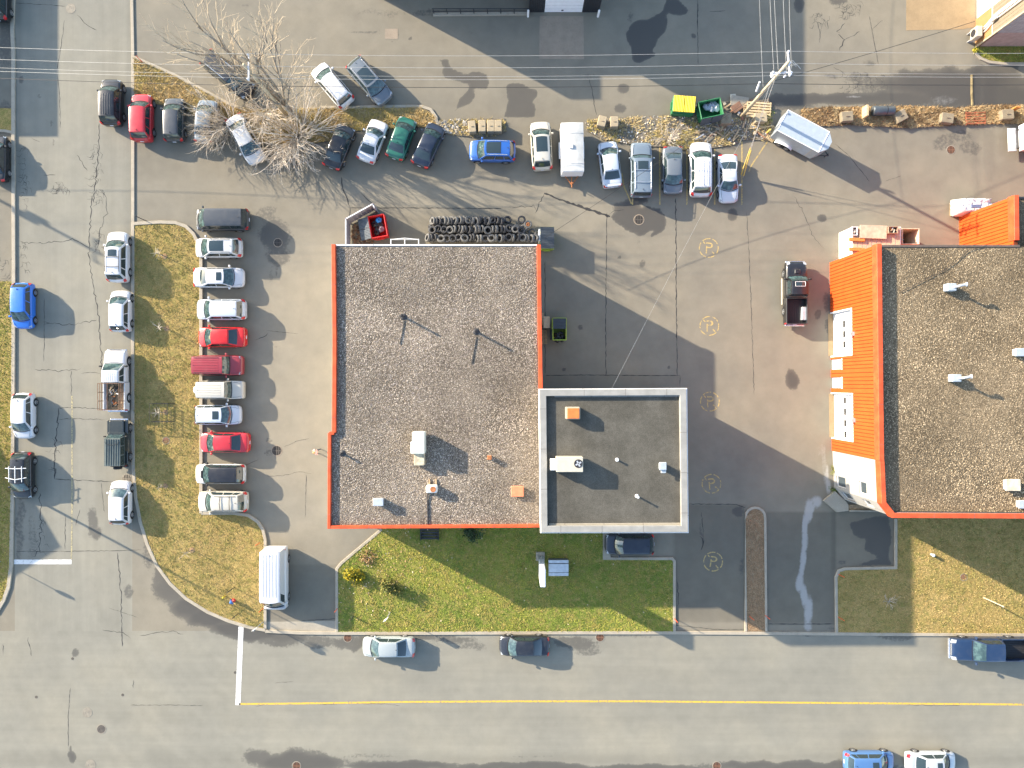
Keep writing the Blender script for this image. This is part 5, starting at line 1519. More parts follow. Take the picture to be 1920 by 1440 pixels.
# ------------------------------------------------------------------ pickups
def make_pickup(px, py, heading, Lpx, col, label, opts='', W=1.98, bedfrac=.36, cab=(.20, .115, -.085, -.115)):
    o = set(opts.split()); P = paint(*col)
    L = Lpx / S * (1 - .8 / H); x, y = G(px, py, .95)
    e = empty('pickup_truck', (x, y, 0), R(heading), label, 'pickup truck')
    belt, zf, Hr, zb = 1.18, 1.02, 1.85, .38
    xb = -.5 + bedfrac
    sts = [(xb + .004, .985, belt, zb), (xb + .05, 1.0, belt, zb), (0.0, 1.0, belt, zb), (cab[0] - .02, 1.0, belt - .01, zb), (cab[0] + .06, .99, belt - .03, zb), (.40, .97, 1.10, zb), (.455, .94, zf, zb), (.485, .88, zf - .08, .40), (.5, .74, zf - .25, .42)]
    sts = sorted(sts)
    body_loft(L, W, sts, P, e, .04)
    fw = W / 2
    # open bed
    xr, xf = -.498 * L, xb * L - .02
    bl = xf - xr; cx = (xr + xf) / 2; t = .09
    bd = MB()
    for sd in (1, -1): bd.bev(cx, sd * (fw - t / 2 - .01), (zb + belt) / 2, bl, t, belt - zb, .02)
    bd.bev(xf - .03, 0, (zb + belt) / 2, .06, W - 2 * t - .04, belt - zb, .015)
    bd.build('bed_side', P, e)
    MB().box(cx, 0, .62, bl - .1, W - 2 * t - .05, .06).build('bed_floor', TRIM if 'cage' not in o else WOOD, e)
    tg = MB().bev(xr + .04, 0, (zb + belt) / 2 + .02, .07, W - 2 * t - .05, belt - zb - .05, .015).build('tailgate', P, e)
    MB().box(xr - .0, 0, .70, .02, .3, .16).build('number_plate', PLATE, tg)
    for k in range(7):
        MB().box(cx, (k - 3) * .21, .665, bl - .14, .06, .03).build('floor_rib', TRIM if 'cage' not in o else WOOD, e)
    MB().bev(xr - .06, 0, .52, .16, W * .9, .16, .03).build('bumper', CHROME, e)
    # cab
    wb, wr = fw * .93, fw * .76
    def cv(xfr, wid, z, bow, cr=0.0): return lambda u: Vector((xfr * L + bow * (1 - (2 * u - 1) ** 2), (2 * u - 1) * wid, z + cr * (1 - (2 * u - 1) ** 2)))
    A = cv(cab[0], wb, belt - .03, .10, .02); B = cv(cab[1], wr, Hr - .05, .05, .05); D = cv(cab[2], wr, Hr - .06, -.02, .05); E = cv(cab[3], wb * .97, belt - .03, -.02, .01)
    sh = MB().grid(patch(A, B, bulge=.02)).grid(patch(D, E))
    def rp(tt, u, up=0.0): return B(u).lerp(D(u), tt) + Vector((0, 0, .03 * 4 * tt * (1 - tt) + .03 + up))
    sh.grid([[rp(i / 6, u) - Vector((0, 0, .03 if u in (0, 1) else 0)) for u in (0, .04, .12, .3, .5, .7, .88, .96, 1)] for i in range(7)])
    for sd, u in ((1, 1), (-1, 0)):
        bot = lambda tt, u=u, sd=sd: A(u).lerp(E(u), tt) + Vector((0, sd * .012, 0)); tp = lambda tt, u=u: B(u).lerp(D(u), tt)
        sh.grid(patch(bot, tp, nu=5, nv=3))
        for a, b in ((.10, .52), (.56, .90)):
            MB().grid([[p + Vector((0, sd * .01, .004)) for p in r] for r in patch(bot, tp, a, b, .1, .86, 4, 3)]).build('side_window', CGLASS, e)
        hl = MB().grid([[Vector((.45 * L, sd * fw * .62, zf + .045)), Vector((.44 * L, sd * fw * .9, zf + .04))], [Vector((.490 * L, sd * fw * .60, zf - .06)), Vector((.476 * L, sd * fw * .9, zf - .06))], [Vector((.503 * L, sd * fw * .58, zf - .22)), Vector((.488 * L, sd * fw * .88, zf - .22))]])
        hl.build('headlight', LAMP, e)
        MB().bev(xr + .05, sd * (fw - .04), .92, .12, .12, .40, .02).build('taillight', RLAMP, e)
        MB().bev(cab[0] * L - .2, sd * (fw + .14), belt + .10, .16, .26, .22, .04).build('mirror', TRIM if 'darkmirror' in o else P, e)
        for xx in (.315, -.29): wheel(e, xx * L, sd * (fw * .99 + .005), .39, sd)
        if 'steps' in o: MB().bev(.03 * L, sd * (fw + .1), .42, .42 * L, .14, .06, .02).build('side_step', BEIGEM, e)
    sh.build('cabin', P, e, True)
    MB().grid(patch(A, B, .035, .965, .06, .97, 9, 5, .009, .02)).build('windscreen', CGLASSF, e, True)
    MB().grid(patch(D, E, .1, .9, .1, .8, 7, 4, .009)).build('rear_window', CGLASS, e, True)
    MB().tube([A(u) + Vector((.03, 0, .012)) for u in (.04, .2, .35, .5, .65, .8, .96)], .035, 5).build('cowl', TRIM, e)
    MB().bev(.497 * L, 0, .60, .16, W * .9, .2, .04).build('bumper', CHROME, e)
    MB().box(.496 * L, 0, zf - .16, .05, W * .5, .24).build('grille', CHROME if 'chrome' in o else TRIM, e)
    if 'ribs' in o:
        for k in range(6):
            MB().grid([[rp(i / 4 * .85 + .08, .2 + .12 * k + s_, .0 if s_ else .02) for s_ in (-.02, 0, .02)] for i in range(5)]).build('roof_rib', P, e)
    if 'sunroof' in o:
        MB().grid([[rp(lerp(.08, .38, i / 3), lerp(.22, .78, j / 3), .02) for j in range(4)] for i in range(4)]).build('sunroof', CGLASS, e)
        fr = [rp(a, b, .03) for a, b in ((.06, .2), (.06, .8), (.40, .8), (.40, .2), (.06, .2))]
        MB().tube(fr, .025, 4).build('sunroof_frame', WHITEM, e)
    if 'scoop' in o: MB().bev(.33 * L, 0, belt + .02, .42, .5, .14, .05).build('bonnet_scoop', P, e)
    if 'cage' in o:
        cg = MB(); z1 = 2.05
        xs_ = [xr + .1 + (bl - .2) * i / 3 for i in range(4)]
        for sd in (1, -1):
            yy = sd * (fw - .05)
            for q in xs_: cg.cyl((q, yy, belt), (q, yy, z1), .03, n=5)
            for z in (1.45, 1.75, z1): cg.cyl((xs_[0], yy, z), (xs_[-1], yy, z), .028, n=5)
        for q in (xs_[0], xs_[-1]): cg.cyl((q, -fw + .05, z1), (q, fw - .05, z1), .028, n=5)
        cg.cyl((xs_[0], .1, z1), (xs_[-1], .1, z1), .025, n=5)
        cg.build('stake_cage', flat('rusty_steel', (.16, .085, .05, 1), .8, var=.3), e)
    return e
pk = make_pickup(216, 713, 90, 114, WHITE, 'white pickup with a rusty cage over its loaded bed', 'cage ribs darkmirror', W=1.98, bedfrac=.47, cab=(.265, .15, -.03, -.055))
make_pickup(1493, 549, 90, 118, BLACK, 'black pickup with open bed beside the orange wall', 'sunroof scoop steps darkmirror chrome', W=1.95, bedfrac=.42, cab=(.245, .16, -.04, -.065))
make_pickup(1856, 1218, 180, 144, NAVY, 'dark blue pickup parked at the kerb of the right lawn', 'chrome', W=2.02, bedfrac=.36, cab=(.235, .12, -.115, -.135))
# scrap carried in the caged bed and sheets in the black bed
sc = empty('scrap_pile', (0, 0, 0), 0, 'dark metal scrap heaped in the bed of the caged white pickup', 'scrap')
sc.location = (pk.location.x + .1, pk.location.y - 1.45, .70)
rnd = random.Random(5)
SCR = [DARKM, GREYM, TRIM, RUST, WOOD]
for k in range(26):
    a = rnd.uniform(0, 6.28); p = Vector((rnd.uniform(-.55, .1), rnd.uniform(-.85, .85), .05 + rnd.uniform(0, .3))); d_ = Vector((math.cos(a), math.sin(a), rnd.uniform(-.3, .3))) * rnd.uniform(.1, .3)
    MB().cyl(p - d_, p + d_, rnd.uniform(.03, .08), n=6).build('scrap_piece', SCR[k % 5], sc)
w_ = MB().bev(0, 0, 0, .45, 1.2, .3, .03).build('metal_cabinet', GREYM); w_.location = (*G(1508, 588, .9), .82); w_.rotation_euler.z = R(-3)
tag(w_, 'grey metal cabinet lying in the bed of the black pickup', 'cabinet')

# ------------------------------------------------------------------ jeep
def make_jeep():
    L = 4.35; W = 1.85; x, y = G(219, 831, 1.0)
    e = empty('off_road_car', (x, y, 0), R(90), 'dark green off-road car with grey ribbed hard top and rear spare wheel', 'off-road car')
    P = paint('olive_black', (.018, .024, .022)); HT = flat('hard_top_grey', (.085, .105, .10, 1), .75, var=.12)
    MB().bev(-.55, 0, .82, 3.05, 1.50, .62, .04).build('body', P, e)
    MB().bev(1.45, 0, .86, 1.20, 1.28, .50, .06).build('bonnet', P, e)
    for sd in (1, -1):
        MB().bev(1.45, sd * .78, .86, 1.25, .32, .10, .04).build('fender', P, e); MB().bev(-1.30, sd * .83, .90, 1.15, .22, .10, .04).build('fender', P, e)
        for xx in (1.35, -1.28): wheel(e, xx, sd * .93, .39, sd)
        MB().lathe([(.11, 2.08), (.001, 2.10)], 14, 'x', (0, sd * .42, .88)).build('headlight', LAMP, e)
        MB().bev(-2.06, sd * .70, .85, .06, .14, .2, .02).build('taillight', RLAMP, e)
        MB().bev(.62, sd * .98, 1.22, .12, .2, .18, .03).build('mirror', TRIM, e)
        for x0, x1 in ((-.15, .55), (-.95, -.22), (-1.9, -1.05)):
            MB().add([(x0, sd * .77, 1.18), (x1, sd * .77, 1.18), (x1 - .06, sd * .725, 1.66), (x0, sd * .725, 1.66)], [(0, 1, 2, 3)]).build('side_window', CGLASS, e)
    MB().add([(.78, -.66, 1.14), (.78, .66, 1.14), (.50, .62, 1.70), (.50, -.62, 1.70)], [(0, 1, 2, 3)]).build('windscreen', CGLASSF, e)
    top_ = MB()
    top_.add([(.70, -.75, 1.12), (.70, .75, 1.12), (-2.02, .75, 1.12), (-2.02, -.75, 1.12), (.48, -.70, 1.76), (.48, .70, 1.76), (-1.98, .70, 1.78), (-1.98, -.70, 1.78)], [(4, 5, 6, 7), (1, 2, 6, 5), (3, 0, 4, 7), (2, 3, 7, 6), (0, 1, 5, 4)])
    top_.build('hard_top', HT, e)
    for k in range(6):
        MB().bev(-.75, (k - 2.5) * .21, 1.795, 2.35, .07, .05, .015).build('roof_rib', HT, e)
    MB().tube([(.2, -.62, 1.80), (-.05, -.5, 1.82), (-.12, 0, 1.83), (-.05, .5, 1.82), (.2, .62, 1.80)], .02, 5).build('panel_seam', TRIM, e)
    MB().lathe([(.02, -.13), (.33, -.13), (.37, -.07), (.37, .07), (.33, .13), (.02, .13)], 18, 'x', (-2.20, -.12, 1.05)).build('spare_wheel', RUBBER, e, True)
    MB().bev(2.12, 0, .58, .18, 1.6, .18, .03).build('bumper', CHROME, e); MB().bev(-2.12, 0, .55, .14, 1.6, .16, .03).build('bumper', TRIM, e)
    MB().box(2.055, 0, .86, .03, .9, .34).build('grille', TRIM, e)
make_jeep()

# ------------------------------------------------------------------ trailers and box truck
def make_cargo_trailer():
    x, y = G(1073.5, 276, 1.9)
    e = empty('cargo_trailer', (x, y, 0), R(-89), 'white enclosed cargo trailer with roof vent, hitch towards the drive lane', 'trailer')
    D_ = flat('dirty_white_panel', (.46, .46, .43, 1), .6, var=.14, scale=1.2)
    MB().bev(0, 0, 1.22, 4.35, 1.98, 1.55, .05).build('box', WHITEM, e)
    rows = []
    for xx in (-2.16, -2.0, -1.0, 0, 1.0, 1.75, 2.14):
        k = 1 if xx < 1.7 else .0
        rows.append([(xx, y_, 2.0 + (.10 * (1 - (y_ / .97) ** 2)) * (1 if abs(xx) < 2.1 else .3)) for y_ in (-.97, -.6, -.2, .2, .6, .97)])
    MB().grid(rows).build('roof', D_, e, True)
    for xx in (-1.2, 1.5): MB().tube([(xx, -.95, 2.03), (xx, 0, 2.115), (xx, .95, 2.03)], .02, 4).build('roof_bow', GREYM, e)
    MB().bev(-.02, -.15, 2.16, .36, .36, .12, .03).build('roof_vent', WHITEM, e)
    for sd in (1, -1):
        MB().bev(-.1, sd * 1.05, .72, 1.5, .2, .08, .03).build('fender', WHITEM, e)
        for xx in (-.42, .25): wheel(e, xx, sd * 1.06, .33, sd)
    tn = MB().cyl((2.15, -.6, .5), (2.95, 0, .5), .05, n=6).cyl((2.15, .6, .5), (2.95, 0, .5), .05, n=6).cyl((2.2, 0, .5), (3.2, 0, .5), .05, n=6)
    tn.build('drawbar', RUST, e); MB().cyl((2.85, 0, 0), (2.85, 0, .85), .04, n=8).build('jack', RUST, e)
make_cargo_trailer()
def make_alu_trailer():
    x, y = G(1506, 254, 1.6)
    e = empty('enclosed_trailer', (x, y, 0), R(-28), 'grey metal enclosed tandem trailer parked at an angle beside the leaf strip', 'trailer')
    AL = flat('aluminium_skin', (.40, .44, .47, 1), .42, .45, var=.08); ROOF = flat('pale_trailer_roof', (.36, .41, .45, 1), .5, .15, var=.06)
    MB().prism([(-2.35, -1.02), (1.75, -1.02), (2.35, -.35), (2.35, .35), (1.75, 1.02), (-2.35, 1.02)], .45, 2.25).build('box', AL, e)
    MB().prism([(-2.38, -1.04), (1.76, -1.04), (2.37, -.36), (2.37, .36), (1.76, 1.04), (-2.38, 1.04)], 2.25, 2.30).build('roof', ROOF, e)
    for a, b in (((-2.38, -1.02), (1.76, -1.02)), ((-2.38, 1.02), (1.76, 1.02)), ((1.76, -1.04), (1.76, 1.04)), ((-2.36, -1.02), (-2.36, 1.02))):
        MB().tube([(a[0], a[1], 2.30), (b[0], b[1], 2.30)], .035, 6).build('roof_trim', WHITEM, e)
    for sd in (1, -1):
        P = []
        for q in range(13):
            t = R(180 * q / 12); P.append([(-.95 + 0 + (.85) * math.cos(t), sd * 1.02, .45 + .42 * math.sin(t)), (-.95 + .85 * math.cos(t), sd * 1.26, .45 + .42 * math.sin(t))])
        MB().grid(P).build('fender', WHITEM, e)
        for xx in (-1.35, -.58): wheel(e, xx, sd * 1.20, .33, sd)
        MB().box(.75, sd * 1.025, 1.3, .7, .02, 1.5).build('side_door', ROOF, e)
        MB().box(1.2, sd * 1.03, 1.3, .04, .03, 1.6).build('door_bar', BEIGEM, e)
    MB().cyl((2.1, -.5, .5), (3.1, 0, .5), .05, n=6).cyl((2.1, .5, .5), (3.1, 0, .5), .05, n=6).build('drawbar', DARKM, e)
    MB().cyl((2.95, 0, 0), (2.95, 0, .8), .04, n=8).build('jack', DARKM, e)
    MB().bev(-2.3, .72, 2.36, .18, .18, .1, .03).build('marker_lamp', PALEM, e)
make_alu_trailer()
def make_box_truck():
    x, y = G(1905, 266, 0)
    e = empty('box_truck', (x - .35, y, 0), R(2), 'white box truck rear with a grey tail lift below the leaf strip', 'truck')
    MB().bev(3.2, 0, 2.0, 6.4, 2.3, 2.3, .04).build('box', WHITEM, e)
    MB().bev(7.3, 0, 1.4, 1.7, 2.1, 1.7, .15).build('cab', WHITEM, e)
    MB().add([(8.16, -.9, 1.35), (8.16, .9, 1.35), (7.9, .85, 2.15), (7.9, -.85, 2.15)], [(0, 1, 2, 3)]).build('windscreen', CGLASSF, e)
    MB().bev(-.45, .0, .62, .75, 2.1, .08, .02).build('tail_lift', GREYM, e)
    for y_ in (-.8, .8): MB().box(-.05, y_, .7, .12, .1, .5).build('lift_arm', DARKM, e)
    for sd in (1, -1):
        for xx in (1.4, 7.2): wheel(e, xx, sd * 1.12, .42, sd)
    MB().bev(-.02, 0, .75, .16, 1.7, .16, .03).build('bumper', DARKM, e)
make_box_truck()
# ================================================================== TREES AND SHRUBS
BARK = flat('grey_bark', (.27, .23, .18, 1), .9, var=.25, scale=6)
TWIG = flat('tan_twigs', (.43, .35, .245, 1), .9, var=.25, scale=1.5)
TWIGP = flat('pale_twigs', (.56, .49, .40, 1), .9, var=.2, scale=2)
def grow(mbs, p, d_, length, r, depth, rnd, spread, up, kids, maxd, seg=3):
    """recursive bare branch; mbs[0] limbs, mbs[1] twigs"""
    pts = [p.copy()]
    q = p.copy(); dd = d_.copy()
    for k in range(seg):
        dd = (dd + Vector((rnd.gauss(0, .16), rnd.gauss(0, .16), rnd.gauss(0, .10) + up * .10))).normalized()
        q = q + dd * (length / seg); pts.append(q.copy())
    mb = mbs[0] if depth < 2 else mbs[1]
    mb.tube(pts, r, 5 if depth < 2 else 3, max(.006, r * .45))
    if depth >= maxd: return
    n = kids[depth]
    for k in range(n):
        t = (k + .6 + rnd.uniform(-.3, .3)) / n * .85 + .12
        i = min(seg - 1, int(t * seg)); f = t * seg - i
        s = pts[i].lerp(pts[i + 1], min(1, f))
        ax = (pts[i + 1] - pts[i]).normalized()
        sd = ax.orthogonal().normalized()
        sd.rotate(Matrix.Rotation(rnd.uniform(0, 6.28), 3, ax))
        nd = (ax * math.cos(spread[depth]) + sd * math.sin(spread[depth])).normalized()
        grow(mbs, s, nd, length * rnd.uniform(.42, .68) * (1.1 - .35 * t), r * .50, depth + 1, rnd, spread, up, kids, maxd, seg)
    # leader goes on
def bare_tree(px, py, label, stems, seed, trunk_h, maxd, kids, spread, up, z=.08, name='bare_tree', tw=TWIG, bark=BARK, cat='tree'):
    rnd = random.Random(seed)
    e = empty(name, (*G(px, py), z), 0, label, cat)
    a, b = MB(), MB()
    if trunk_h: a.tube([(0, 0, -.05), (.03, .02, trunk_h * .5), (0, 0, trunk_h)], .24, 8, .19)
    for az, tilt, L, r in stems:
        d_ = Vector((math.cos(R(az)) * math.sin(R(tilt)), math.sin(R(az)) * math.sin(R(tilt)), math.cos(R(tilt))))
        grow((a, b), Vector((0, 0, max(0, trunk_h - .1))), d_, L, r, 0, rnd, spread, up, kids, maxd)
    a.build('trunk', bark, e, True); b.build('crown', tw, e)
    return e
bare_tree(552, 218, 'tall bare tree with long open grey limbs on the weedy strip', [(150, 26, 8.5, .13), (100, 16, 9, .13), (60, 30, 7, .11), (215, 16, 5.0, .09), (20, 34, 5.5, .09), (130, 8, 9.5, .13), (80, 44, 6, .09), (120, 36, 8.5, .09), (140, 20, 10, .12)], 11, 2.6, 3, (5, 4, 3), (.48, .6, .6), .9)
def shrub(px, py, label, n, L, tilt, seed, kids=(7, 6), r=.045, aim=None, tw=TWIG):
    rnd = random.Random(seed)
    st = []
    for k in range(n):
        az = rnd.uniform(0, 360) if aim is None else rnd.gauss(aim[0], aim[1])
        st.append((az, rnd.uniform(*tilt), L * rnd.uniform(.65, 1.15), r))
    return bare_tree(px, py, label, st, seed, 0, 2, kids, (.5, .55), .25, name='bare_shrub', tw=tw, bark=TWIGP, cat='shrub')
shrub(560, 258, 'dense tan leafless shrub with drooping twigs beside the black sedan', 26, 4.0, (20, 82), 21, (5, 5), .05)
shrub(556, 262, 'pale twiggy leafless shrub hanging over the lane edge', 22, 3.6, (40, 84), 22, (6, 4), aim=(275, 40), tw=TWIGP)
shrub(440, 232, 'dense tan leafless shrub covering the blue-grey sedan', 34, 3.3, (35, 86), 23, (6, 5), aim=(205, 50))
shrub(500, 212, 'tan leafless shrub at the foot of the tall bare tree', 24, 3.0, (25, 75), 24, (5, 5), aim=(310, 60))
shrub(1665, 1128, 'tiny leafless orange twig shrub on the right lawn', 9, .8, (30, 70), 25, (3, 2), .02)
shrub(1250, 262, 'straggly leafless stems on the gravel bed beside the dumpsters', 22, 1.5, (20, 75), 26, (3, 2), .02)

def sapling(px, py, label, h=1.6, cage=False, seed=0, twig=True):
    rnd = random.Random(seed)
    e = empty('sapling', (*G(px, py), .085), 0, label, 'sapling', 'young trees on the grass island')
    MB().tube([(0, 0, 0), (.03, .02, h * .5), (.0, .03, h)], .045, 6, .025).build('trunk', BARK, e)
    c = MB()
    for k in range(16 if twig else 5):
        a = rnd.uniform(0, 6.28); z0 = h * rnd.uniform(.45, 1)
        L = rnd.uniform(.25, .65)
        c.tube([(0, .02, z0), (math.cos(a) * L * .5, math.sin(a) * L * .5, z0 + L * .4), (math.cos(a) * L, math.sin(a) * L, z0 + L * .75)], .014, 3, .006)
    c.build('crown', TWIGP, e)
    MB().lathe([(.26, .002), (.22, .03), (.1, .05), (.001, .05)], 12).build('soil_ring', G_MULCH, e)
    if cage:
        for i in range(4):
            a0 = R(45 + 90 * i); a1 = R(135 + 90 * i); r = 1.15
            p0 = Vector((r * math.cos(a0), r * math.sin(a0), 0)); p1 = Vector((r * math.cos(a1), r * math.sin(a1), 0))
            m = MB().cyl(p0, p0 + Vector((0, 0, 1.3)), .025, n=5)
            for z in (.05, .65, 1.28): m.cyl(p0 + Vector((0, 0, z)), p1 + Vector((0, 0, z)), .014, n=4)
            pm = (p0 + p1) / 2; m.cyl(pm, pm + Vector((0, 0, 1.3)), .014, n=4)
            m.build('cage_panel', DARKM, e)
sapling(310, 481, 'young sapling nearest the curved top kerb of the island', 1.7, seed=1)
sapling(313, 616, 'young sapling with pale twigs between two cast shadows on the island', 1.7, seed=2)
sapling(311, 773, 'young sapling inside a square wire cage on the island', 1.7, True, 3)
sapling(311, 911, 'thin stake-like sapling level with the cream barred SUV', 1.6, seed=4, twig=False)
sapling(361, 1031, 'thin sapling on the widest part of the island', 1.6, seed=5, twig=False)
for px, py, h, lb in ((440, 1101, 1.5, 'thin dark marker post in the tip of the island above the hydrant'), (447, 1150, 1.3, 'thin marker post in the tip of the island below the hydrant'), (276, 415, 1.9, 'thin post at the top kerb of the island'), (664, 1154, 1.0, 'thin post at the driveway corner of the front lawn')):
    m = MB().cyl((0, 0, 0), (0, 0, h), .035, n=6).lathe([(.05, h), (.04, h + .05), (.001, h + .06)], 8).build('marker_post', DARKM); m.location = (*G(px, py), .085); tag(m, lb, 'post', 'posts on the grass')

LEAFM = vcol_mat('leaf_faces', .8)
def leafy(name, px, py, rad, h, pal, n, seed, label, z=.085, size=.09):
    e = empty(name, (*G(px, py), z), 0, label, 'shrub')
    r = np.random.RandomState(seed)
    cl = r.normal(0, .45, (9, 3)); cl[:, 2] = np.abs(cl[:, 2])
    k = r.randint(0, 9, n)
    p = cl[k] + r.normal(0, .30, (n, 3)); p[:, 2] = np.abs(p[:, 2])
    p[:, 0] *= rad; p[:, 1] *= rad; p[:, 2] = np.clip(p[:, 2] * h * .75 + .08, 0.05, h)
    d1 = r.normal(0, 1, (n, 3)); d1 /= np.linalg.norm(d1, axis=1)[:, None]
    d2 = np.cross(d1, r.normal(0, 1, (n, 3))); d2 /= np.linalg.norm(d2, axis=1)[:, None]
    s = size * (.5 + r.rand(n))[:, None]
    V = np.stack([p - d1 * s, p + d2 * s * .6, p + d1 * s, p - d2 * s * .6], 1)
    P = np.array(pal); c = P[r.randint(0, len(P), n)] * (.6 + .8 * r.rand(n))[:, None]
    Cc = np.ones((n, 4, 4)); Cc[:, :, :3] = c[:, None]
    me = np_mesh('crown', V.reshape(-1, 3), np.arange(4 * n).reshape(-1, 4), LEAFM)
    at_ = me.attributes.new('tint', 'FLOAT_COLOR', 'POINT'); at_.data.foreach_set('color', Cc.reshape(-1, 4).astype(np.float32).ravel())
    link('crown', me, e)
    t = MB(); rn = random.Random(seed)
    for q in range(7):
        a = rn.uniform(0, 6.28); t.tube([(0, 0, -.03), (math.cos(a) * rad * .3, math.sin(a) * rad * .3, h * .45), (math.cos(a) * rad * .55, math.sin(a) * rad * .55, h * .8)], .03, 4, .012)
    t.build('trunk', BARK, e)
leafy('flowering_shrub', 664, 1078, .75, 1.0, [(.42, .30, .02), (.34, .28, .03), (.16, .18, .03)], 900, 1, 'yellow-leaved shrub at the corner of the front lawn')
leafy('round_shrub', 733, 1093, .85, 1.4, [(.14, .15, .04), (.20, .17, .05), (.09, .11, .03)], 1100, 2, 'olive leafy shrub casting a long shadow over the front lawn')
leafy('low_shrub', 690, 1045, .7, .35, [(.40, .24, .11), (.30, .17, .08), (.45, .33, .18)], 380, 3, 'low russet ground shrub beside the diagonal kerb', size=.06)
leafy('evergreen_shrub', 884, 1000, .8, 1.6, [(.035, .06, .03), (.05, .08, .04)], 1300, 4, 'dark evergreen shrub in the shade under the red-edged wall', size=.07)
leafy('low_shrub', 1826, 96, .22, .3, [(.45, .38, .03), (.34, .33, .05)], 160, 5, 'small yellow shrub at the tan building corner', z=0, size=.06)
leafy('weed_clump', 1560, 880, .28, .3, [(.14, .18, .03), (.22, .22, .05)], 160, 6, 'green weed clump at the foot of the white block wall', z=0, size=.05)
leafy('weed_clump', 1562, 917, .35, .3, [(.10, .15, .03), (.14, .18, .04)], 200, 7, 'green weeds beside the entrance landing', z=0, size=.05)
leafy('weed_clump', 1438, 222, .45, .4, [(.12, .17, .03), (.18, .20, .05)], 240, 8, 'green weed clump between the timber pallets and metal trailer', size=.06)

# ================================================================== POLES AND WIRES
POLE = flat('pole_timber', (.46, .39, .27, 1), .85, var=.2, scale=5)
WIREL = flat('wire_light', (.42, .41, .38, 1), .5, .2)
WIRED = flat('wire_dark', (.02, .02, .021, 1), .6)
PORC = flat('porcelain', (.60, .62, .66, 1), .25)
def pole(px, py, h, label, arm_ang=90, arms=((10.6, 2.2),), xf=True, dark=False):
    e = empty('utility_pole', (*G(px, py), 0), 0, label, 'utility pole', 'utility poles along the divider strip')
    MB().cyl((0, 0, -.1), (0, 0, h), .17, .11, n=10).build('pole', POLE, e, True)
    c, s = math.cos(R(arm_ang)), math.sin(R(arm_ang))
    for z, L in arms:
        a = MB().box(0.0, .0, z, L, .10, .12, R(arm_ang)).build('crossarm', PORC, e); a.location = (.16 * s, -.16 * c, 0)
        for t in (-.46, 0, .46):
            MB().lathe([(.05, 0), (.09, .05), (.06, .1), (.09, .15), (.05, .2), (.001, .21)], 10, 'z', (t * L * c + .16 * s, t * L * s - .16 * c, z + .06)).build('insulator', PORC, a).location = (-.16 * s, .16 * c, 0)
    if xf:
        for k, t in enumerate((-.42, .42)):
            MB().lathe([(.001, 0), (.2, 0), (.22, .1), (.22, .72), (.18, .8), (.001, .82)], 14, 'z', (t * s * 1.0, t * -c, h - 3.1)).build('transformer', PALEM, e, True)
    return e
P0, P1, P2_, P3 = (-352, 188), (542, 222), (1391, 218), (2240, 214)
pole(*P0, 11, 'utility pole with transformers beyond the side road', 90)
pole(*P1, 11, 'slim utility pole rising through the bare branches', 90, ((10.4, 2.0),), False)
pe = pole(*P2_, 11, 'leaning-looking timber utility pole behind the debris and pallets', 95, ((10.6, 1.9),), False)
pole(*P3, 11, 'utility pole beyond the leaf strip', 90)
MB().box(.1, -.1, 9.3, 1.7, .09, .11, R(2)).build('crossarm', PORC, pe)
MB().box(.1, .14, 8.6, 1.3, .09, .11, R(12)).build('crossarm', PORC, pe)
for x, z in ((-.6, 9.3), (.75, 9.3), (.3, 9.3), (-.4, 8.6), (.6, 8.6)):
    MB().lathe([(.06, -.15), (.09, -.1), (.05, 0), (.09, .1), (.05, .2), (.001, .22)], 8, 'z', (x, -.1, z + .05)).build('insulator', PORC, pe)
for k, (x, y, z) in enumerate(((.45, .1, 9.9), (.9, .0, 9.5), (.75, .4, 9.0))):
    MB().tube([(x - .5, y, z), (x - .2, y + .35, z + .1), (x + .3, y + .45, z + .05), (x + .7, y + .2, z - .2)], .022, 5).build('jumper', WIREL, pe)
gx, gy = G(1419, 163, 5.5)
MB().cyl((gx - pe.location.x + .1, gy - pe.location.y - .2, 5.1), (gx - pe.location.x + .1, gy - pe.location.y + .25, 5.9), .09, n=8).build('cutout', PORC, pe)
def wire(a, b, sag, r, mat, label, group='overhead wires'):
    a, b = Vector(a), Vector(b); n = 18
    pts = [a.lerp(b, t / n) - Vector((0, 0, sag * 4 * (t / n) * (1 - t / n))) for t in range(n + 1)]
    return tag(MB().tube(pts, r, 4).build('overhead_wire', mat), label, 'wire', group)
def polept(P, dx, dy, h):
    x, y = G(*P); return (x + dx, y + dy, h)
LW = 'pale overhead conductor strung pole to pole along the divider strip'
for k, dy in enumerate((.92, 0, -.92)):
    for A_, B_ in ((P0, P1), (P1, P2_), (P2_, P3)):
        wire(polept(A_, .1, dy, 10.75 + (.0)), polept(B_, .1, dy, 10.75), .55, .011, WIREL, LW)
for A_, B_ in ((P0, P1), (P1, P2_), (P2_, P3)):
    wire(polept(A_, .0, .15, 8.9), polept(B_, .0, .15, 8.9), .6, .010, WIREL, 'single pale lower conductor below the crossarms')
    wire(polept(A_, .15, .2, 6.6), polept(B_, .15, .2, 6.6), .5, .022, WIRED, 'thick dark telephone cable running along the divider strip')
for k, (dx, z, pxn) in enumerate(((-.55, 9.4, 1437), (-.2, 9.4, 1445), (.4, 9.5, 1465), (.8, 9.5, 1480), (-.25, 6.2, 1419))):
    wire(polept(P2_, dx, .1, z), (*G(pxn - 1, -320, z), z), .35, .014, WIREL, 'pale wire leaving the timber pole towards the black clad building', 'wires crossing the lot')
wire(polept(P2_, .1, .1, 7.2), (*G(1828, 40, 6.5), 6.5), .25, .022, WIRED, 'dark service cable from the timber pole to the tan sided building')
wire(polept(P2_, -.1, -.1, 8.4), (*G(1147, 729, 9.3), 9.3), .7, .008, WIREL, 'pale service wire from the timber pole to the white block')
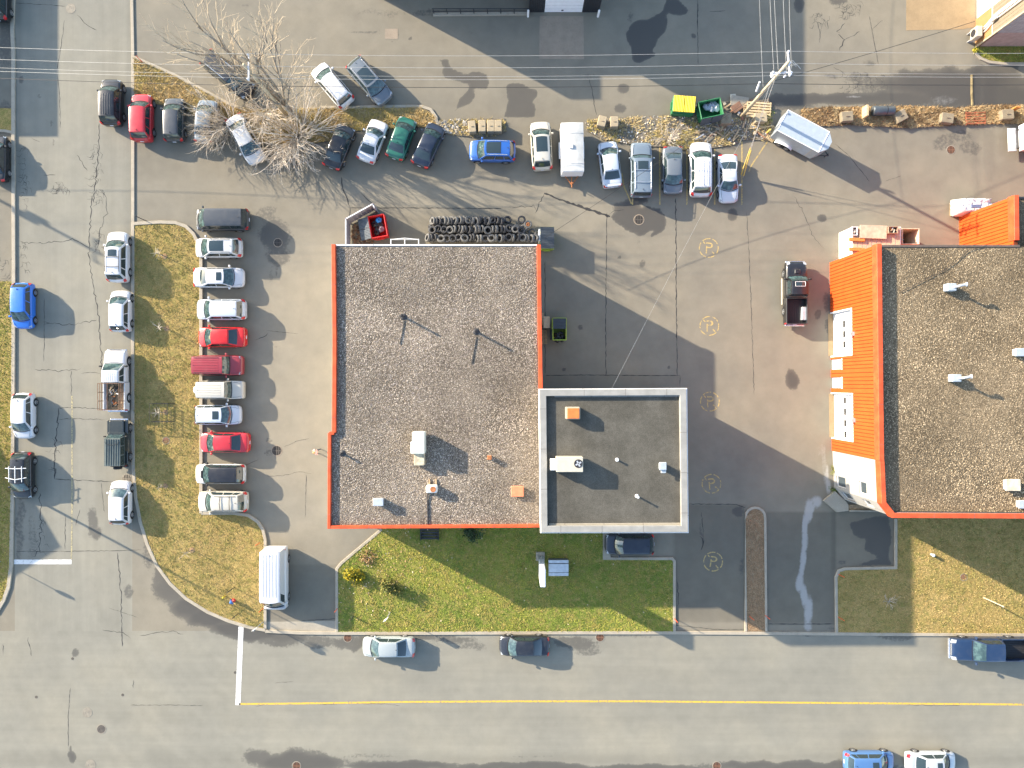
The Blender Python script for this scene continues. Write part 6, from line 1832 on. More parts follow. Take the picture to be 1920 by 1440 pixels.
wire(polept(P2_, -.1, -.1, 6.0), (*G(1020, 447, 3.2), 3.2), .4, .018, WIRED, 'thin dark wire from the timber pole to the striped lime bin corner')
for k, (gxp, gyp) in enumerate(((1388, 331), (1393, 333))):
    a = polept(P2_, 0, -.1, 8.2 - k * 1.2); b = (*G(gxp, gyp), .05)
    wire(a, b, .0, .018, WIREL, 'steel guy wire bracing the timber pole to the pavement', 'guy wires')
    d_ = (Vector(a) - Vector(b)); t0 = .02; t1 = .32
    gg = MB().cyl(Vector(b) + d_ * t0, Vector(b) + d_ * t1, .055, n=8).build('guy_guard', flat('yellow_guard', (.60, .42, .10, 1), .6)); tag(gg, 'yellow plastic guard on a guy wire beside the white coupe', 'wire guard', 'guy guards')
# street lamp and signs standing at or beyond the left edge
def street_lamp(px, py, h, ang, label):
    e = empty('street_lamp', (*G(px, py), 0), R(ang), label, 'street lamp')
    MB().cyl((0, 0, 0), (0, 0, h), .12, .07, n=10).build('pole', GREYM, e, True)
    MB().tube([(0, 0, h - .1), (.8, 0, h + .25), (1.8, 0, h + .35)], .045, 6).build('arm', GREYM, e)
    MB().bev(2.1, 0, h + .35, .8, .35, .16, .05).build('lamp_head', GREYM, e)
street_lamp(-14, 893, 11.2, -20, 'tall street lamp on the verge by the racked hatchback')
def sign(px, py, h, w, hh, mat, label, ang=0, cat='sign', shape='rect', z=.085):
    e = empty('street_sign', (*G(px, py), z), R(ang), label, cat)
    MB().cyl((0, 0, 0), (0, 0, h), .035, n=6).build('post', GREYM, e)
    if shape == 'oct':
        m = MB().lathe([(.001, .05), (w / 2, .05), (w / 2, .03), (.001, .03)], 8, 'y', (0, 0, h - hh / 2))
    else: m = MB().box(0, .05, h - hh / 2, w, .02, hh)
    m.build('panel', mat, e)
sign(2, 1052, 2.7, .75, .75, flat('sign_red', (.45, .02, .02, 1), .5), 'stop sign post at the end of the grass verge', 0, 'sign', 'oct')
sign(732, 1147, 2.5, .45, .65, flat('sign_back', (.60, .60, .58, 1), .5, .3), 'parking sign on a slim post near the front lawn kerb', 35)
sign(493, 1166, 2.3, .6, .6, flat('sign_back', (.60, .60, .58, 1), .5, .3), 'round traffic sign at the point of the island by the van', 30, shape='oct')
# leaning pale post on the right lawn
lp = MB().tube([(0, 0, 0), (.02, .0, 1.2), (0, 0, 2.6)], .06, 7, .05).lathe([(.08, 2.55), (.08, 2.65), (.001, 2.68)], 8).build('flag_post', POLE); lp.location = (*G(1843, 1120), .085); tag(lp, 'pale wooden post standing on the right lawn', 'post')
# hydrant
hy = empty('fire_hydrant', (*G(439, 1125), .085), R(30), 'red fire hydrant with blue cap on the tip of the island', 'hydrant')
HR_ = flat('hydrant_red', (.45, .03, .02, 1), .45); HB_ = flat('hydrant_blue', (.05, .16, .42, 1), .45)
MB().lathe([(.001, 0), (.18, 0), (.18, .05), (.12, .07), (.11, .55), (.15, .58), (.15, .63), (.001, .63)], 14).build('barrel', HR_, hy, True)
MB().lathe([(.15, .63), (.13, .72), (.06, .80), (.035, .86), (.001, .87)], 14).build('bonnet', HB_, hy, True)
for s in (1, -1): MB().cyl((0, 0, .48), (0, s * .24, .48), .065, n=10).build('nozzle', HB_, hy)
MB().cyl((0, 0, .44), (.24, 0, .44), .085, n=10).build('nozzle', HR_, hy)
m = MB().cyl((0, 0, 0), (0, 0, .55), .05, n=6).lathe([(.09, .5), (.08, .6), (.001, .63)], 8).build('marker_stub', flat('yellow_marker', (.55, .42, .03, 1), .5)); m.location = (*G(423, 1117), .085); tag(m, 'small yellow marker stub beside the hydrant', 'marker')
m = MB().lathe([(.001, 0), (.13, 0), (.12, .35), (.16, .38), (.10, .48), (.001, .50)], 10).build('ground_light', WHITEM, None, True); m.location = (*G(1745, 1039), .085); tag(m, 'small white ground light on the sunlit right lawn', 'ground light')
# orange snow stakes
STK = flat('stake_orange', (.75, .10, .02, 1), .5)
for px, py, lb in ((633, 1140, 'at the lawn side of the van driveway'), (494, 1140, 'at the island side of the van driveway'), (1264, 1159, 'at the front lawn corner of the drive lane'), (1405, 1155, 'on the left kerb of the narrow median'), (1434, 1153, 'on the right kerb of the narrow median'), (1571, 1156, 'near the street end of the right lawn kerb'), (1571, 1076, 'on the rounded corner of the right lawn kerb'), (488, 1017, 'beside the back of the white van'), (268, 117, 'lying end of the grass triangle kerb'), (288, 212, 'between the red SUV and the dark grey hatchback')):
    m = MB().tube([(0, 0, 0), (.02, .0, .6), (.03, .02, 1.15)], .03, 6).lathe([(.035, 1.1), (.03, 1.18), (.001, 1.19)], 6, 'z', (.03, .02, 0)).build('snow_stake', STK); m.location = (*G(px, py), .05 if px != 288 else 0)
    tag(m, 'orange snow stake ' + lb, 'stake', 'orange snow stakes')
# pylon sign and service box on the front lawn
e = empty('pylon_sign', (*G(1013, 1042), .085), 0, 'tall narrow pylon sign seen from above on a square concrete base', 'sign')
MB().bev(0, 0, .10, .80, .80, .26, .03).build('base', LIGHTC, e)
for s in (-.13, .15): MB().box(s, 0, 1.2, .14, .16, 2.2).build('column', GREYM, e)
MB().bev(0, -.50, 3.9, .42, 1.5, 3.5, .03).build('cabinet', flat('sign_cabinet', (.55, .58, .66, 1), .4, .1), e)
for s in (1, -1): MB().box(s * .222, -.50, 3.9, .02, 1.38, 3.3).build('face', WHITEM, e)
e = empty('service_enclosure', (*G(1046, 1060), .085), 0, 'low grey metal service box with three lid panels on the front lawn', 'service box')
MB().bev(0, 0, .45, 1.75, 1.35, .9, .03).build('cabinet', flat('dark_grey_box', (.12, .13, .14, 1), .6), e)
for y, w_, z in ((.60, .27, .93), (.02, .76, .96), (-.55, .28, .93)):
    MB().bev(0, y, z, 1.78, w_, .06, .015).build('lid_panel', flat('box_lid', (.50, .54, .58, 1), .45, .1), e)
e = empty('window_well', (*G(806, 985), .085), 0, 'black slatted steel steps against the red-edged wall', 'steps')
for k in range(4): MB().box(0, -.3 - k * .28, .35 - k * .07, 1.7, .16, .05).build('tread', DARKM, e)
for s in (-.8, .8): MB().box(s, -.7, .18, .06, 1.2, .3).build('side_rail', DARKM, e)

# guard rail along the top yard
e = empty('guard_rail', (*G(900, 20), 0), 0, 'black steel guard rail on a kerb beside the black clad building', 'railing')
x0 = G(900, 20)[0]; y0 = G(900, 20)[1]
for k in range(8):
    x = G(814 + k * 25, 0)[0] - x0; MB().cyl((x, G(0, 27)[1] - y0, .1), (x, G(0, 27)[1] - y0, 1.0), .04, n=6).build('post', DARKM, e)
for z in (.55, .98): MB().cyl((G(812, 0)[0] - x0, G(0, 27)[1] - y0, z), (G(992, 0)[0] - x0, G(0, 27)[1] - y0, z), .035, n=6).build('rail', DARKM, e)

# ================================================================== DUMPSTERS
def dumpster(px, py, h, rz, L, W, col, label, lid=None, lids=(), fill=None, taper=.94, ribs=True, top_at=True):
    x, y = G(px, py, h if top_at else 0)
    e = empty('dumpster', (x, y, 0), R(rz), label, 'dumpster')
    t = .05; hx, hy = L / 2, W / 2
    o1 = [(-hx, -hy), (hx, -hy), (hx, hy), (-hx, hy)]
    b1 = [(a * taper, b * taper) for a, b in o1]; i1 = [(a * (1 - 2 * t / L), b * (1 - 2 * t / W)) for a, b in o1]; ib = [(a * .96, b * .96) for a, b in b1]
    vs_ = [(*p, .12) for p in b1] + [(*p, h) for p in o1] + [(*p, h) for p in i1] + [(*p, .2) for p in ib]
    fs = [(3, 2, 1, 0)]
    for i in range(4):
        j = (i + 1) % 4
        fs += [(i, j, 4 + j, 4 + i), (4 + i, 4 + j, 8 + j, 8 + i), (8 + i, 8 + j, 12 + j, 12 + i)]
    fs.append((12, 13, 14, 15))
    MB().add(vs_, fs).build('bin', col, e)
    rim = MB()
    for i in range(4):
        a, b = o1[i], o1[(i + 1) % 4]; rim.cyl((*a, h), (*b, h), .045, n=6)
    rim.build('rim', col, e)
    for s in (1, -1):
        MB().box(0, s * (hy + .03), h * .62, L * .98, .08, .10).build('side_band', col, e)
        MB().box(s * (hx + .05), 0, h * .5, .12, W * .5, .14).build('fork_pocket', col, e)
    for x_ in (-hx * .8, hx * .8):
        for y_ in (-hy * .7, hy * .7): MB().cyl((x_, y_ - .03, .07), (x_, y_ + .03, .07), .07, n=10).build('caster', RUBBER, e)
    for (lx0, lx1, y0, y1, z0, z1, m) in lids:       # lid panels: from (y0,z0) to (y1,z1)
        n = 7; P = []
        ld = MB()
        ld.add([(lx0, y0, z0), (lx1, y0, z0), (lx1, y1, z1), (lx0, y1, z1), (lx0, y0, z0 + .03), (lx1, y0, z0 + .03), (lx1, y1, z1 + .03), (lx0, y1, z1 + .03)], [(3, 2, 1, 0), (4, 5, 6, 7), (0, 1, 5, 4), (1, 2, 6, 5), (2, 3, 7, 6), (3, 0, 4, 7)])
        lo = ld.build('lid', m, e)
        k = max(3, int(abs(lx1 - lx0) / .13))
        for q in range(k):
            xx = lerp(lx0, lx1, (q + .5) / k)
            MB().add([(xx - .03, y0, z0 + .031), (xx + .03, y0, z0 + .031), (xx + .03, y1, z1 + .031), (xx - .03, y1, z1 + .031), (xx, y0, z0 + .055), (xx, y1, z1 + .055)], [(0, 1, 4), (3, 5, 2), (1, 2, 5, 4), (0, 4, 5, 3)]).build('lid_rib', m, lo)
    return e
DGREEN = flat('dumpster_green', (.03, .17, .065, 1), .5); LIME = flat('dumpster_lime', (.30, .38, .05, 1), .5); DRED = flat('dumpster_red', (.50, .015, .015, 1), .5)
LIDY = flat('lid_yellow', (.75, .52, .01, 1), .5); LIDG = flat('lid_grey', (.07, .085, .10, 1), .5); LIDB = flat('lid_charcoal', (.045, .055, .065, 1), .5)
d1_ = dumpster(1283, 195, 1.4, -4, 1.95, 1.35, DGREEN, 'green dumpster with closed bright yellow lids', lids=((-.97, -.02, .66, -.72, 1.55, 1.42, LIDY), (.02, .97, .66, -.72, 1.55, 1.42, LIDY)))
dumpster(1333, 203, 1.4, 12, 2.0, 1.5, DGREEN, 'green dumpster with lids thrown open and grey bags inside', lids=((-.98, -.04, -.80, -1.0, 1.42, .35, LIDG), (.04, .98, -.80, -1.0, 1.42, .35, LIDG)))
dumpster(708, 424, 1.4, 100, 1.95, 1.45, DRED, 'red dumpster with grey lid folded back inside the fence', lids=((-.97, -.02, .74, 1.72, 1.42, 1.05, LIDG), (.02, .97, .74, 1.72, 1.42, 1.05, LIDG)))
dumpster(1026, 446, 1.5, 90, 1.9, 1.15, LIME, 'lime dumpster with closed ribbed charcoal lid at the roof corner', lids=((-.97, .97, .62, -.62, 1.56, 1.53, LIDB),))
dumpster(1049, 617, 1.35, 90, 1.95, 1.2, LIME, 'lime dumpster with half its lid open over black bags', lids=((.02, .95, .58, -.58, 1.42, 1.42, LIDB), (-.95, -.02, .64, .82, 1.40, .45, LIDB)))
BAGK = flat('black_bag', (.012, .012, .014, 1), .28); BAGG = flat('grey_bag', (.30, .33, .38, 1), .35); BAGB = flat('blue_bag', (.03, .25, .55, 1), .4); BAGW = flat('white_bag', (.60, .60, .60, 1), .4)
def bag(px, py, z, s, m, label, group, seed):
    r = random.Random(seed); b = MB(); rows = []
    for i in range(7):
        t = i / 6; rr = s * (math.sin(math.pi * min(1, t * .92 + .04)) ** .6) * (.9 if t < .8 else .5)
        rows.append([(rr * (1 + r.uniform(-.2, .2)) * math.cos(6.283 * k / 10), rr * (1 + r.uniform(-.2, .2)) * math.sin(6.283 * k / 10), (t - .2) * s * 1.3) for k in range(10)])
    for row in rows: row.append(row[0])
    o = b.grid(rows).build('rubbish_bag', m); o.location = (*G(px, py, z), z)
    tag(o, label, 'bag', group)
for k, (a, b, m) in enumerate(((1331, 197, BAGG), (1338, 199, BAGG), (1325, 201, BAGG), (1334, 204, BAGG), (1342, 203, BAGW), (1327, 195, BAGK))):
    bag(a, b, .75, .38, m, 'crumpled grey bag inside the open green dumpster', 'bags in the open green dumpster', k)
for k, (a, b, m) in enumerate(((1043, 629, BAGK), (1051, 628, BAGK), (1047, 635, BAGK), (1054, 635, BAGK), (1044, 637, BAGK))):
    bag(a, b, .85, .33, m, 'shiny black bag inside the half-open lime dumpster', 'bags in the lime dumpster', 20 + k)
for k, (a, b, m, lb) in enumerate(((711, 414, BAGB, 'blue bag on top of the rubbish in the red dumpster'), (703, 421, BAGK, 'black bag in the red dumpster'), (709, 427, BAGK, 'black bag in the red dumpster'), (715, 430, flat('mauve_bag', (.16, .12, .14, 1), .5), 'dull mauve bag in the red dumpster'), (707, 436, BAGK, 'black bag in the red dumpster'), (713, 422, BAGK, 'black bag in the red dumpster'))):
    bag(a, b, .85, .33, m, lb, 'bags in the red dumpster', 40 + k)
# fence round the red dumpster
FG = flat('fence_grey', (.30, .27, .29, 1), .7, var=.08)
fe = empty('screen_fence', (*G(672, 425), 0), 0, 'low grey board fence screening the red dumpster', 'fence')
fx, fy = G(672, 425)
corners = [G(657, 470), G(657, 419), G(706, 392), G(709, 399)]
for i in range(3):
    a, b = Vector(corners[i]), Vector(corners[i + 1]); L = (b - a).length; n = max(1, round(L / .42)); dv = (b - a) / L
    for k in range(n):
        c = a + dv * (k + .5) * L / n
        MB().box(c.x - fx, c.y - fy, .95, L / n - .03, .04, 1.75, math.atan2(dv.y, dv.x)).build('board', FG, fe)
    for z in (.4, 1.83):
        c = (a + b) / 2; MB().box(c.x - fx, c.y - fy, z, L + .04, .09, .06, math.atan2(dv.y, dv.x)).build('rail', WHITEM if z > 1 else FG, fe)
for c in corners: MB().box(c[0] - fx, c[1] - fy, .95, .11, .11, 1.95).build('post', FG, fe)
rp_ = tag(leaves('debris_leaves', [(660, 425), (690, 412), (700, 455), (660, 470)], 60, [(.22, .12, .07), (.16, .09, .06), (.3, .2, .12)], 61, 'brown debris and straw on the ground behind the red dumpster', z=.0, size=.08))

# ================================================================== TYRES
TY = flat('old_tyre', (.045, .045, .047, 1), .8, var=.3); TYL = flat('dusty_tyre', (.12, .117, .11, 1), .85, var=.2)
def tyre_mesh(r, w, mat):
    rows = []
    prof = [(r * .58, -w * .38), (r * .80, -w * .5), (r * .95, -w * .44), (r, -w * .25), (r, w * .25), (r * .95, w * .44), (r * .80, w * .5), (r * .58, w * .38), (r * .62, w * .2), (r * .62, -w * .2)]
    m = MB().lathe(prof + [prof[0]], 18, 'x')
    return m.mesh('tyre', mat, True)
TMS = [tyre_mesh(.37, .23, TY), tyre_mesh(.35, .21, TYL), tyre_mesh(.38, .25, TYL), tyre_mesh(.34, .21, TY)]
rt = random.Random(3)
def tyre(px, py, z, yaw, tilt, k, lb='used tyre lying loose at the lime bin end of the tyre stacks', gp='used tyres stacked behind the building'):
    o = link('tyre', TMS[k % 4]); x, y = G(px, py, z)
    o.location = (x, y, z); o.rotation_euler = (0, R(tilt), R(yaw)); tag(o, lb, 'tyre', gp)
TROW = ('farthest from the building', 'between the other two', 'tight against the building')
for row, (y0, x0, x1, z) in enumerate(((414, 810, 945, .9), (430, 808, 975, 1.05), (446, 802, 1005, 1.15))):
    x = x0
    while x < x1:
        flatty = rt.random() < (.12 if row == 0 else .38)
        for lev in range(3):
            zz = .34 + lev * .55
            jx = rt.uniform(-2, 2)
            if flatty and lev == 2: tyre(x + 3, y0 + rt.uniform(-2, 2), zz + .1, rt.uniform(0, 360), rt.uniform(62, 88), rt.randint(0, 3), 'used tyre lying flat on top of the stack row ' + TROW[row])
            else: tyre(x + jx, y0 + rt.uniform(-1.5, 1.5), zz, rt.uniform(-14, 14), rt.uniform(18, 50), rt.randint(0, 3), 'used tyre standing upright, ' + ('bottom', 'middle', 'top')[lev] + ' layer of the stack row ' + TROW[row])
        x += 11 if flatty else rt.uniform(6.6, 8.2)
for k, (a, b) in enumerate(((952, 412), (982, 428), (990, 447), (1000, 450), (978, 412), (968, 428), (998, 436))):
    tyre(a, b, .5 + .2 * (k % 3), rt.uniform(0, 360), rt.uniform(60, 90), k)
tyre(990, 421, .72, 0, 85, 2, 'single pale tyre with orange rim lying apart from the stacks', None)
m = MB().lathe([(.18, .05), (.10, .08), (.05, .02), (.001, .02)], 14).build('wheel_rim', RUST); m.location = (*G(990, 421, .8), .80); tag(m, 'small orange rusty wheel rim inside the pale lone tyre', 'wheel rim')

# ================================================================== BLOCKS, PALLETS, DEBRIS
BLK = concrete('block_concrete', (.33, .27, .18), .15); BLK2 = concrete('block_weathered', (.23, .19, .13), .2)
def block(px, py, w, dth, h, rz, label, m=None, gp='concrete blocks along the divider strip', cat='concrete block', z=.04):
    o = MB().bev(0, 0, h / 2, w, dth, h, .04).box(0, 0, h + .03, w * .3, .06, .06).build('concrete_block', m or BLK, None); o.location = (*G(px, py, h), z); o.rotation_euler.z = R(rz); tag(o, label, cat, gp)
block(885, 237, .68, 1.05, .75, 6, 'wider tan concrete block at the rocky end of the row of four')
for k, x in enumerate((904, 920, 934)): block(x, 236, .66, 1.05, .75, 0, 'tan concrete block with lifting eye in the tight row by the blue SUV')
block(1129, 227, .75, .95, .8, -14, 'tilted tan concrete block next to the white trailer'); block(1152, 228, .72, .95, .8, 0, 'straight tan concrete block beside the tilted one')
for k, (a, b, w_, d__, rz, lb) in enumerate(((1589, 218, 1.05, .9, 4, 'flat tan concrete block between the metal trailer and the steel drum'), (1690, 217, 1.05, .95, 28, 'tan concrete block turned askew past the steel drum'), (1777, 221, 1.1, .9, -8, 'tan concrete block sunk in leaves left of the rusty pallet'), (1890, 214, 1.1, .9, 3, 'tan concrete block with a red board beyond the rusty pallet'))):
    block(a, b, w_, d__, .6, rz, lb.replace('left of', 'beside'), BLK2)
block(1362, 222, .95, .95, .7, 0, 'mossy concrete block beside the grey dumpster lids', BLK2); block(1427, 220, 1.1, .85, .8, 4, 'tan concrete block at the foot of the timber pallets', BLK)
# steel drum
e = empty('steel_drum', (*G(1650, 212), .09), 0, 'dark steel tank lying against a timber post on the leaf strip', 'tank')
MB().lathe([(.001, -.95), (.42, -.95), (.44, -.9), (.44, .9), (.42, .95), (.001, .95)], 18, 'x', (0, 0, .44)).build('shell', flat('tank_steel', (.10, .115, .125, 1), .4, .5), e, True)
MB().lathe([(.455, .0), (.46, .04), (.455, .08)], 18, 'x', (.2, 0, .44)).build('band', DARKM, e)
o = MB().bev(0, 0, .45, .25, 1.0, .9, .03).build('timber_block', WOODL); o.location = (*G(1617, 214), .06); tag(o, 'upright pale timber block beside the steel tank', 'timber')
def pallet(px, py, z, rz, m, label, w=1.2, l=1.0, n=7, gp=None, tilt=0):
    e = empty('pallet', (*G(px, py, z), z), R(rz), label, 'pallet', gp); e.rotation_euler.x = R(tilt)
    for k in range(n): MB().box(0, (k + .5) / n * l - l / 2, .135, w, l / n * .62, .022).build('slat', m, e)
    for x in (-w / 2 + .06, 0, w / 2 - .06): MB().box(x, 0, .07, .09, l, .10).build('bearer', m, e)
    for k in (0, n // 2, n - 1): MB().box(0, (k + .5) / n * l - l / 2, .010, w, .09, .02).build('slat', m, e)
pallet(1828, 222, .09, 2, flat('rust_red_timber', (.34, .11, .05, 1), .85, var=.25), 'rust-red timber pallet lying on the leaf strip', 1.8, 1.2, 5)
pallet(1418, 204, .10, 8, WOOD, 'grey timber pallet nearest the pole under a second pallet', 2.4, 1.5, 8)
pallet(1422, 207, .30, -4, WOODL, 'pale timber pallet on top of the grey pallet', 2.2, 1.5, 6)
pallet(1448, 252, .02, 60, WOODL, 'upright-looking timber pallet against the metal trailer', 1.4, .8, 5)
o = MB().box(0, 0, .5, .10, .45, 1.0).build('timber_board', WOODO); o.location = (*G(1894, 209), .085); o.rotation_euler.z = R(85); tag(o, 'red-brown board standing on the block beyond the rusty pallet', 'board')
rd = random.Random(9)
DB = [WOOD, WOODL, GREYM, LIGHTC, flat('brown_board', (.24, .13, .08, 1), .85), BAGG]
for k in range(70):
    px = rd.uniform(1345, 1440) if k < 50 else rd.uniform(1310, 1360); py = rd.uniform(190, 262) if k < 50 else rd.uniform(232, 262)
    L = rd.uniform(.25, 1.5); w_ = rd.uniform(.05, .16); m = DB[rd.choice([0, 0, 1, 1, 2, 3, 4])]
    o = MB().box(0, 0, .0, L, w_, .04).build('scrap_plank', m); o.location = (*G(px, py), .12 + rd.uniform(0, .14)); o.rotation_euler = (rd.uniform(-.1, .1), rd.uniform(-.12, .12), rd.uniform(0, 3.14))
    tag(o, 'loose plank or bar in the debris heap around the timber pole', 'plank', 'planks in the debris heap')
for k in range(40):
    px = rd.uniform(1345, 1445); py = rd.uniform(195, 255); s = rd.uniform(.1, .28)
    o = MB().bev(0, 0, s * .3, s * 1.3, s, s * .6, s * .12).build('rubble_chunk', DB[rd.choice([3, 3, 5, 4])]); o.location = (*G(px, py), .085); o.rotation_euler = (rd.uniform(-.3, .3), rd.uniform(-.3, .3), rd.uniform(0, 3.1))
    tag(o, 'broken rubble chunk in the debris heap around the timber pole', 'rubble', 'rubble in the debris heap')
for px, py, w_, d__, rz, m, lb in ((1380, 203, 1.0, .7, 35, DB[4], 'brown panel lying beside the open green dumpster'), (1385, 192, 1.6, .9, -8, LIGHTC, 'pale grey sheet lying behind the timber pole'), (1373, 189, .5, 1.0, 5, BEIGEM, 'beige frame leaning behind the brown panel')):
    o = MB().bev(0, 0, .05, w_, d__, .06, .01).build('loose_sheet', m); o.location = (*G(px, py), .2); o.rotation_euler = (.12, .05, R(rz)); tag(o, lb, 'panel')
# crates by the east wall of the garage building
CR = flat('crate_board', (.40, .31, .21, 1), .8, var=.15, scale=5)
def crate(px, py, h, w, dth, label, z=0.0, m=None):
    e = empty('wooden_crate', (*G(px, py, h), z), 0, label, 'crate')
    MB().box(0, 0, h / 2, w - .05, dth - .05, h - .04).build('box', m or CR, e)
    for k in range(4): MB().box(0, (k + .5) / 4 * dth - dth / 2, h, w, dth / 4 - .02, .025).build('board', m or CR, e)
crate(1025, 604, 1.1, .55, 1.05, 'tan wooden crate between the wall and the lime dumpster'); crate(1016.5, 598, .9, .3, 1.1, 'narrow crate tight against the red-edged wall', m=WOOD)
pallet(1018, 632, .0, 90, WOOD, 'brown pallet on the ground beside the lime dumpster', 1.3, .8, 6)
e = empty('equipment_box', (*G(1030, 424, 1.3), 0), 0, 'white cabinet standing behind the lime dumpster at the tyre stacks', 'cabinet')
e.location = (*G(1015, 441, 1.4), 0); MB().bev(0, 0, .75, .5, 1.1, 1.5, .03).build('cabinet', WHITEM, e); MB().box(.26, 0, .8, .02, .04, .8).build('door_gap', TRIM, e)

# storage rack north of the orange building
e = empty('storage_container', (*G(1622, 458), 0), 0, 'white panelled storage container with tan ribbed roof against the orange building', 'container')
cx_, cy_ = G(1622, 458)
MB().prism([(x - cx_, y - cy_) for x, y in PX([(1573, 437), (1660, 437), (1660, 487), (1573, 487)])], 0, 2.6).build('box', WHITEM, e)
for k in range(7):
    x, y = G(1572.4, 441 + k * 6.5); MB().box(x - cx_, y - cy_, 1.3, .04, .20, 2.4).build('panel', WHITEM, e)
RT = flat('tan_ribbed_roof', (.52, .36, .24, 1), .7)
for k in range(10):
    x, y = G(1577 + k * 8.6, 462); MB().box(x - cx_, y - cy_, 2.63, .34, 2.35, .06).build('roof_sheet', RT, e)
o = MB().bev(0, 0, .03, 2.35, 1.15, .06, .01).build('plywood_sheet', flat('plywood', (.50, .37, .26, 1), .8, var=.15)); o.location = (*G(1637, 435, 2.85), 2.85); o.rotation_euler.z = R(-2); tag(o, 'pinkish plywood sheet lying on the storage container', 'plywood')
for k, y in enumerate((449.5, 468)):
    o = MB().bev(0, 0, .09, 1.35, .30, .18, .02).build('timber_beam', WOODO); o.location = (*G(1606, y, 2.72), 2.68); o.rotation_euler.z = R(-3); tag(o, 'orange timber beam on the storage container, ' + ('nearer' if k == 0 else 'farther from') + ' the plywood sheet', 'beam')
def wire_bin(px, py, z, w, dth, h, m, label):
    e = empty('open_bin', (*G(px, py, z + h), z), 0, label, 'bin')
    MB().box(0, 0, .03, w, dth, .05).build('floor', DARKM, e)
    for s in (1, -1):
        MB().box(0, s * dth / 2, h / 2, w + .06, .05, h).build('side', m, e); MB().box(s * w / 2, 0, h / 2, .05, dth - .06, h).build('side', m, e)
    r_ = random.Random(int(px))
    for k in range(8):
        a = r_.uniform(0, 3.1); MB().box(r_.uniform(-w * .25, w * .25), r_.uniform(-dth * .25, dth * .25), .12 + .05 * k / 2, w * .4, .08, .06, a).build('contents', [WOODO, GREYM, WOOD, BEIGEM][k % 4], e)
wire_bin(1708, 443, 0.0, 1.45, 1.35, 2.4, flat('cream_bin', (.60, .48, .34, 1), .7), 'cream-rimmed bin with orange scraps beside the plywood')
wire_bin(1675, 431, 2.7, .78, .55, .35, flat('brown_bin', (.30, .20, .14, 1), .8), 'small brown tray of scraps on the storage container')
wire_bin(1603, 433, 2.7, .40, .7, .3, WHITEM, 'small white tray at the end of the storage container')
# tarpaulin stack behind the annex
e = empty('tarpaulin_stack', (*G(1830, 385, 1.5), 0), 0, 'crumpled white tarpaulin over pallets beside the orange annex', 'tarpaulin')
r_ = np.random.RandomState(4); rows = []
for i in range(15):
    rows.append([((i / 14 - .5) * 3.1, (j / 9 - .5) * 1.5, (1.45 + .35 * r_.rand() if 0 < i < 14 and 0 < j < 9 else .25 + .3 * r_.rand())) for j in range(10)])
MB().grid(rows).build('sheet', flat('white_tarpaulin', (.66, .66, .66, 1), .5), e, True)
MB().box(0, 0, .55, 2.8, 1.2, 1.1).build('load', WOODL, e)
o = MB().bev(0, 0, .05, .9, .3, .1, .02).build('blue_plank', flat('blue_grey_plank', (.12, .15, .25, 1), .6)); o.location = (*G(1830, 387, 1.9), 1.88); tag(o, 'blue-grey plank lying on the white tarpaulin', 'plank')
o = MB().bev(0, 0, .45, .25, .8, .9, .02).build('timber_stub', WOODO); o.location = (*G(1802, 392), 0); tag(o, 'orange timber frame end beside the white tarpaulin', 'frame')
o = MB().cyl((0, 0, 0), (0, 0, .95), .09, n=10).lathe([(.09, .95), (.06, 1.0), (.001, 1.01)], 10).build('bollard', flat('yellow_bollard', (.60, .42, .10, 1), .6)); o.location = (*G(1437, 250), 0); tag(o, 'short tan bollard at the corner of the metal trailer', 'bollard')

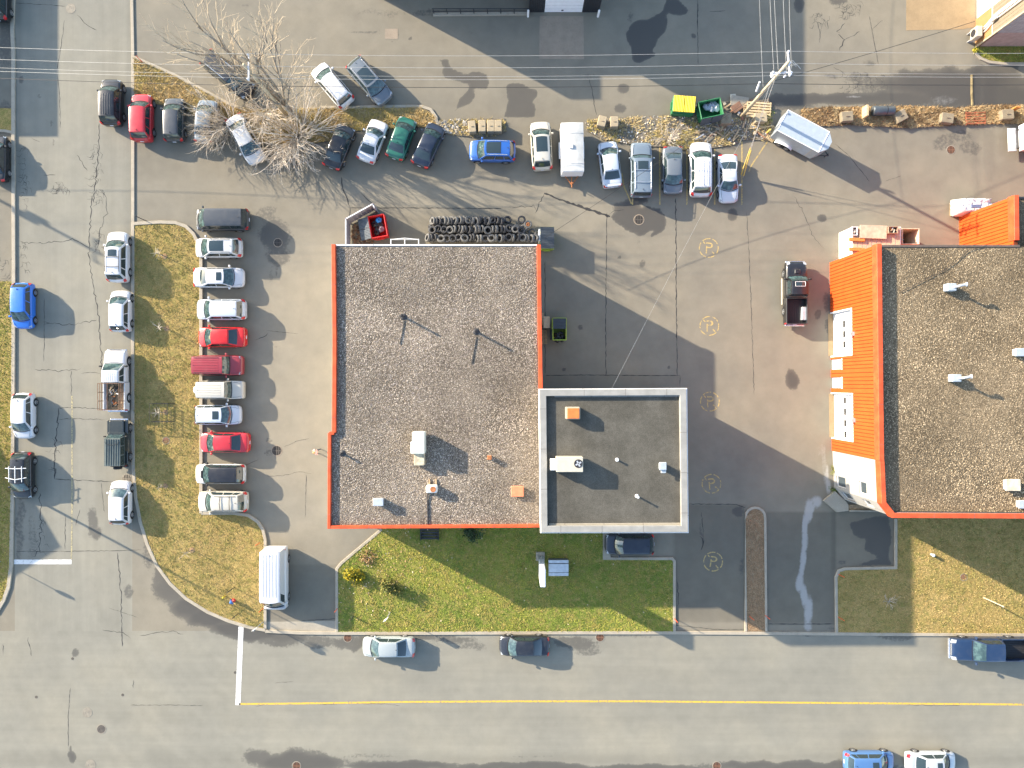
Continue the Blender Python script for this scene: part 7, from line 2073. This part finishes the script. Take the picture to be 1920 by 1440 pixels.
# ================================================================== PERSON
def person(px, py, rz):
    x, y = G(px, py)
    e = empty('person', (x, y, 0), R(rz), 'person in a pale pink top and dark trousers walking beside the red-edged building', 'person')
    J = {'pelvis': (0, 0, .95), 'chest': (.02, 0, 1.28), 'neck': (.03, 0, 1.47), 'headb': (.05, 0, 1.56), 'headt': (.06, 0, 1.72),
         'hl': (0, .10, .90), 'kl': (.16, .11, .50), 'al': (.20, .11, .08), 'tl': (.34, .11, .04), 'hr': (0, -.10, .90), 'kr': (-.02, -.10, .48), 'ar': (-.24, -.10, .12), 'tr': (-.12, -.10, .04),
         'sl': (.02, .19, 1.42), 'el': (-.08, .25, 1.14), 'wl': (.06, .24, .92), 'fl': (.10, .23, .84), 'sr': (.02, -.19, 1.42), 'er': (.06, -.26, 1.14), 'wr': (.24, -.22, 1.0), 'fr': (.32, -.20, .97)}
    rad = dict(pelvis=.15, chest=.165, neck=.065, headb=.085, headt=.095, hl=.10, kl=.065, al=.045, tl=.035, hr=.10, kr=.065, ar=.045, tr=.035, sl=.075, el=.05, wl=.035, fl=.03, sr=.075, er=.05, wr=.035, fr=.03)
    ed = [('pelvis', 'chest'), ('chest', 'neck'), ('neck', 'headb'), ('headb', 'headt'), ('pelvis', 'hl'), ('hl', 'kl'), ('kl', 'al'), ('al', 'tl'), ('pelvis', 'hr'), ('hr', 'kr'), ('kr', 'ar'), ('ar', 'tr'),
          ('chest', 'sl'), ('sl', 'el'), ('el', 'wl'), ('wl', 'fl'), ('chest', 'sr'), ('sr', 'er'), ('er', 'wr'), ('wr', 'fr')]
    ks = list(J); me = bpy.data.meshes.new('body')
    me.from_pydata([J[k] for k in ks], [(ks.index(a), ks.index(b)) for a, b in ed], [])
    ob = link('body', me, e)
    md = ob.modifiers.new('skin', 'SKIN'); sd = me.skin_vertices[0].data
    for i, k in enumerate(ks): sd[i].radius = (rad[k], rad[k]); sd[i].use_root = (k == 'pelvis')
    ss_ = ob.modifiers.new('sub', 'SUBSURF'); ss_.levels = 2; ss_.render_levels = 2
    t = NT('clothed_body')
    sp = t.n('ShaderNodeSeparateXYZ'); t.t.links.new(t.pos(), sp.inputs[0])
    z = sp.outputs[2]; ay = t.math('ABSOLUTE', sp.outputs[1])
    c = t.mix(t.ss(z, .955, .96), (.05, .055, .075, 1), (.62, .36, .34, 1))
    c = t.mix(t.ss(z, 1.485, 1.49), c, (.55, .34, .24, 1))
    c = t.mix(t.math('MULTIPLY', t.ss(ay, .185, .19), t.ss(z, 1.12, 1.115)), c, (.55, .34, .24, 1))
    c = t.mix(t.ss(z, .11, .105), c, (.02, .02, .02, 1))
    me.materials.append(t.base(c, .8))
    hair = MB().lathe([(.001, .115), (.06, .105), (.10, .06), (.115, .0), (.10, -.06), (.08, -.10)], 14, 'z', (.045, 0, 1.70)).build('hair', flat('fair_hair', (.45, .28, .12, 1), .7), e, True)
    for s in (1, -1):
        k = 'fl' if s > 0 else 'fr'; w = Vector(J[k])
        hd = MB()
        for q in range(4):
            b = w + Vector((.0, (q - 1.5) * .016, -.0)); hd.tube([b, b + Vector((.015, 0, -.045)), b + Vector((.04, 0, -.075 + .006 * abs(q - 1.5)))], .009, 5, .007)
        hd.tube([w + Vector((0, -s * .03, .03)), w + Vector((.03, -s * .045, .0)), w + Vector((.045, -s * .04, -.03))], .010, 5, .008)
        hd.build('hand', flat('skin', (.55, .34, .24, 1), .6), e, True)
person(599, 845, 200)
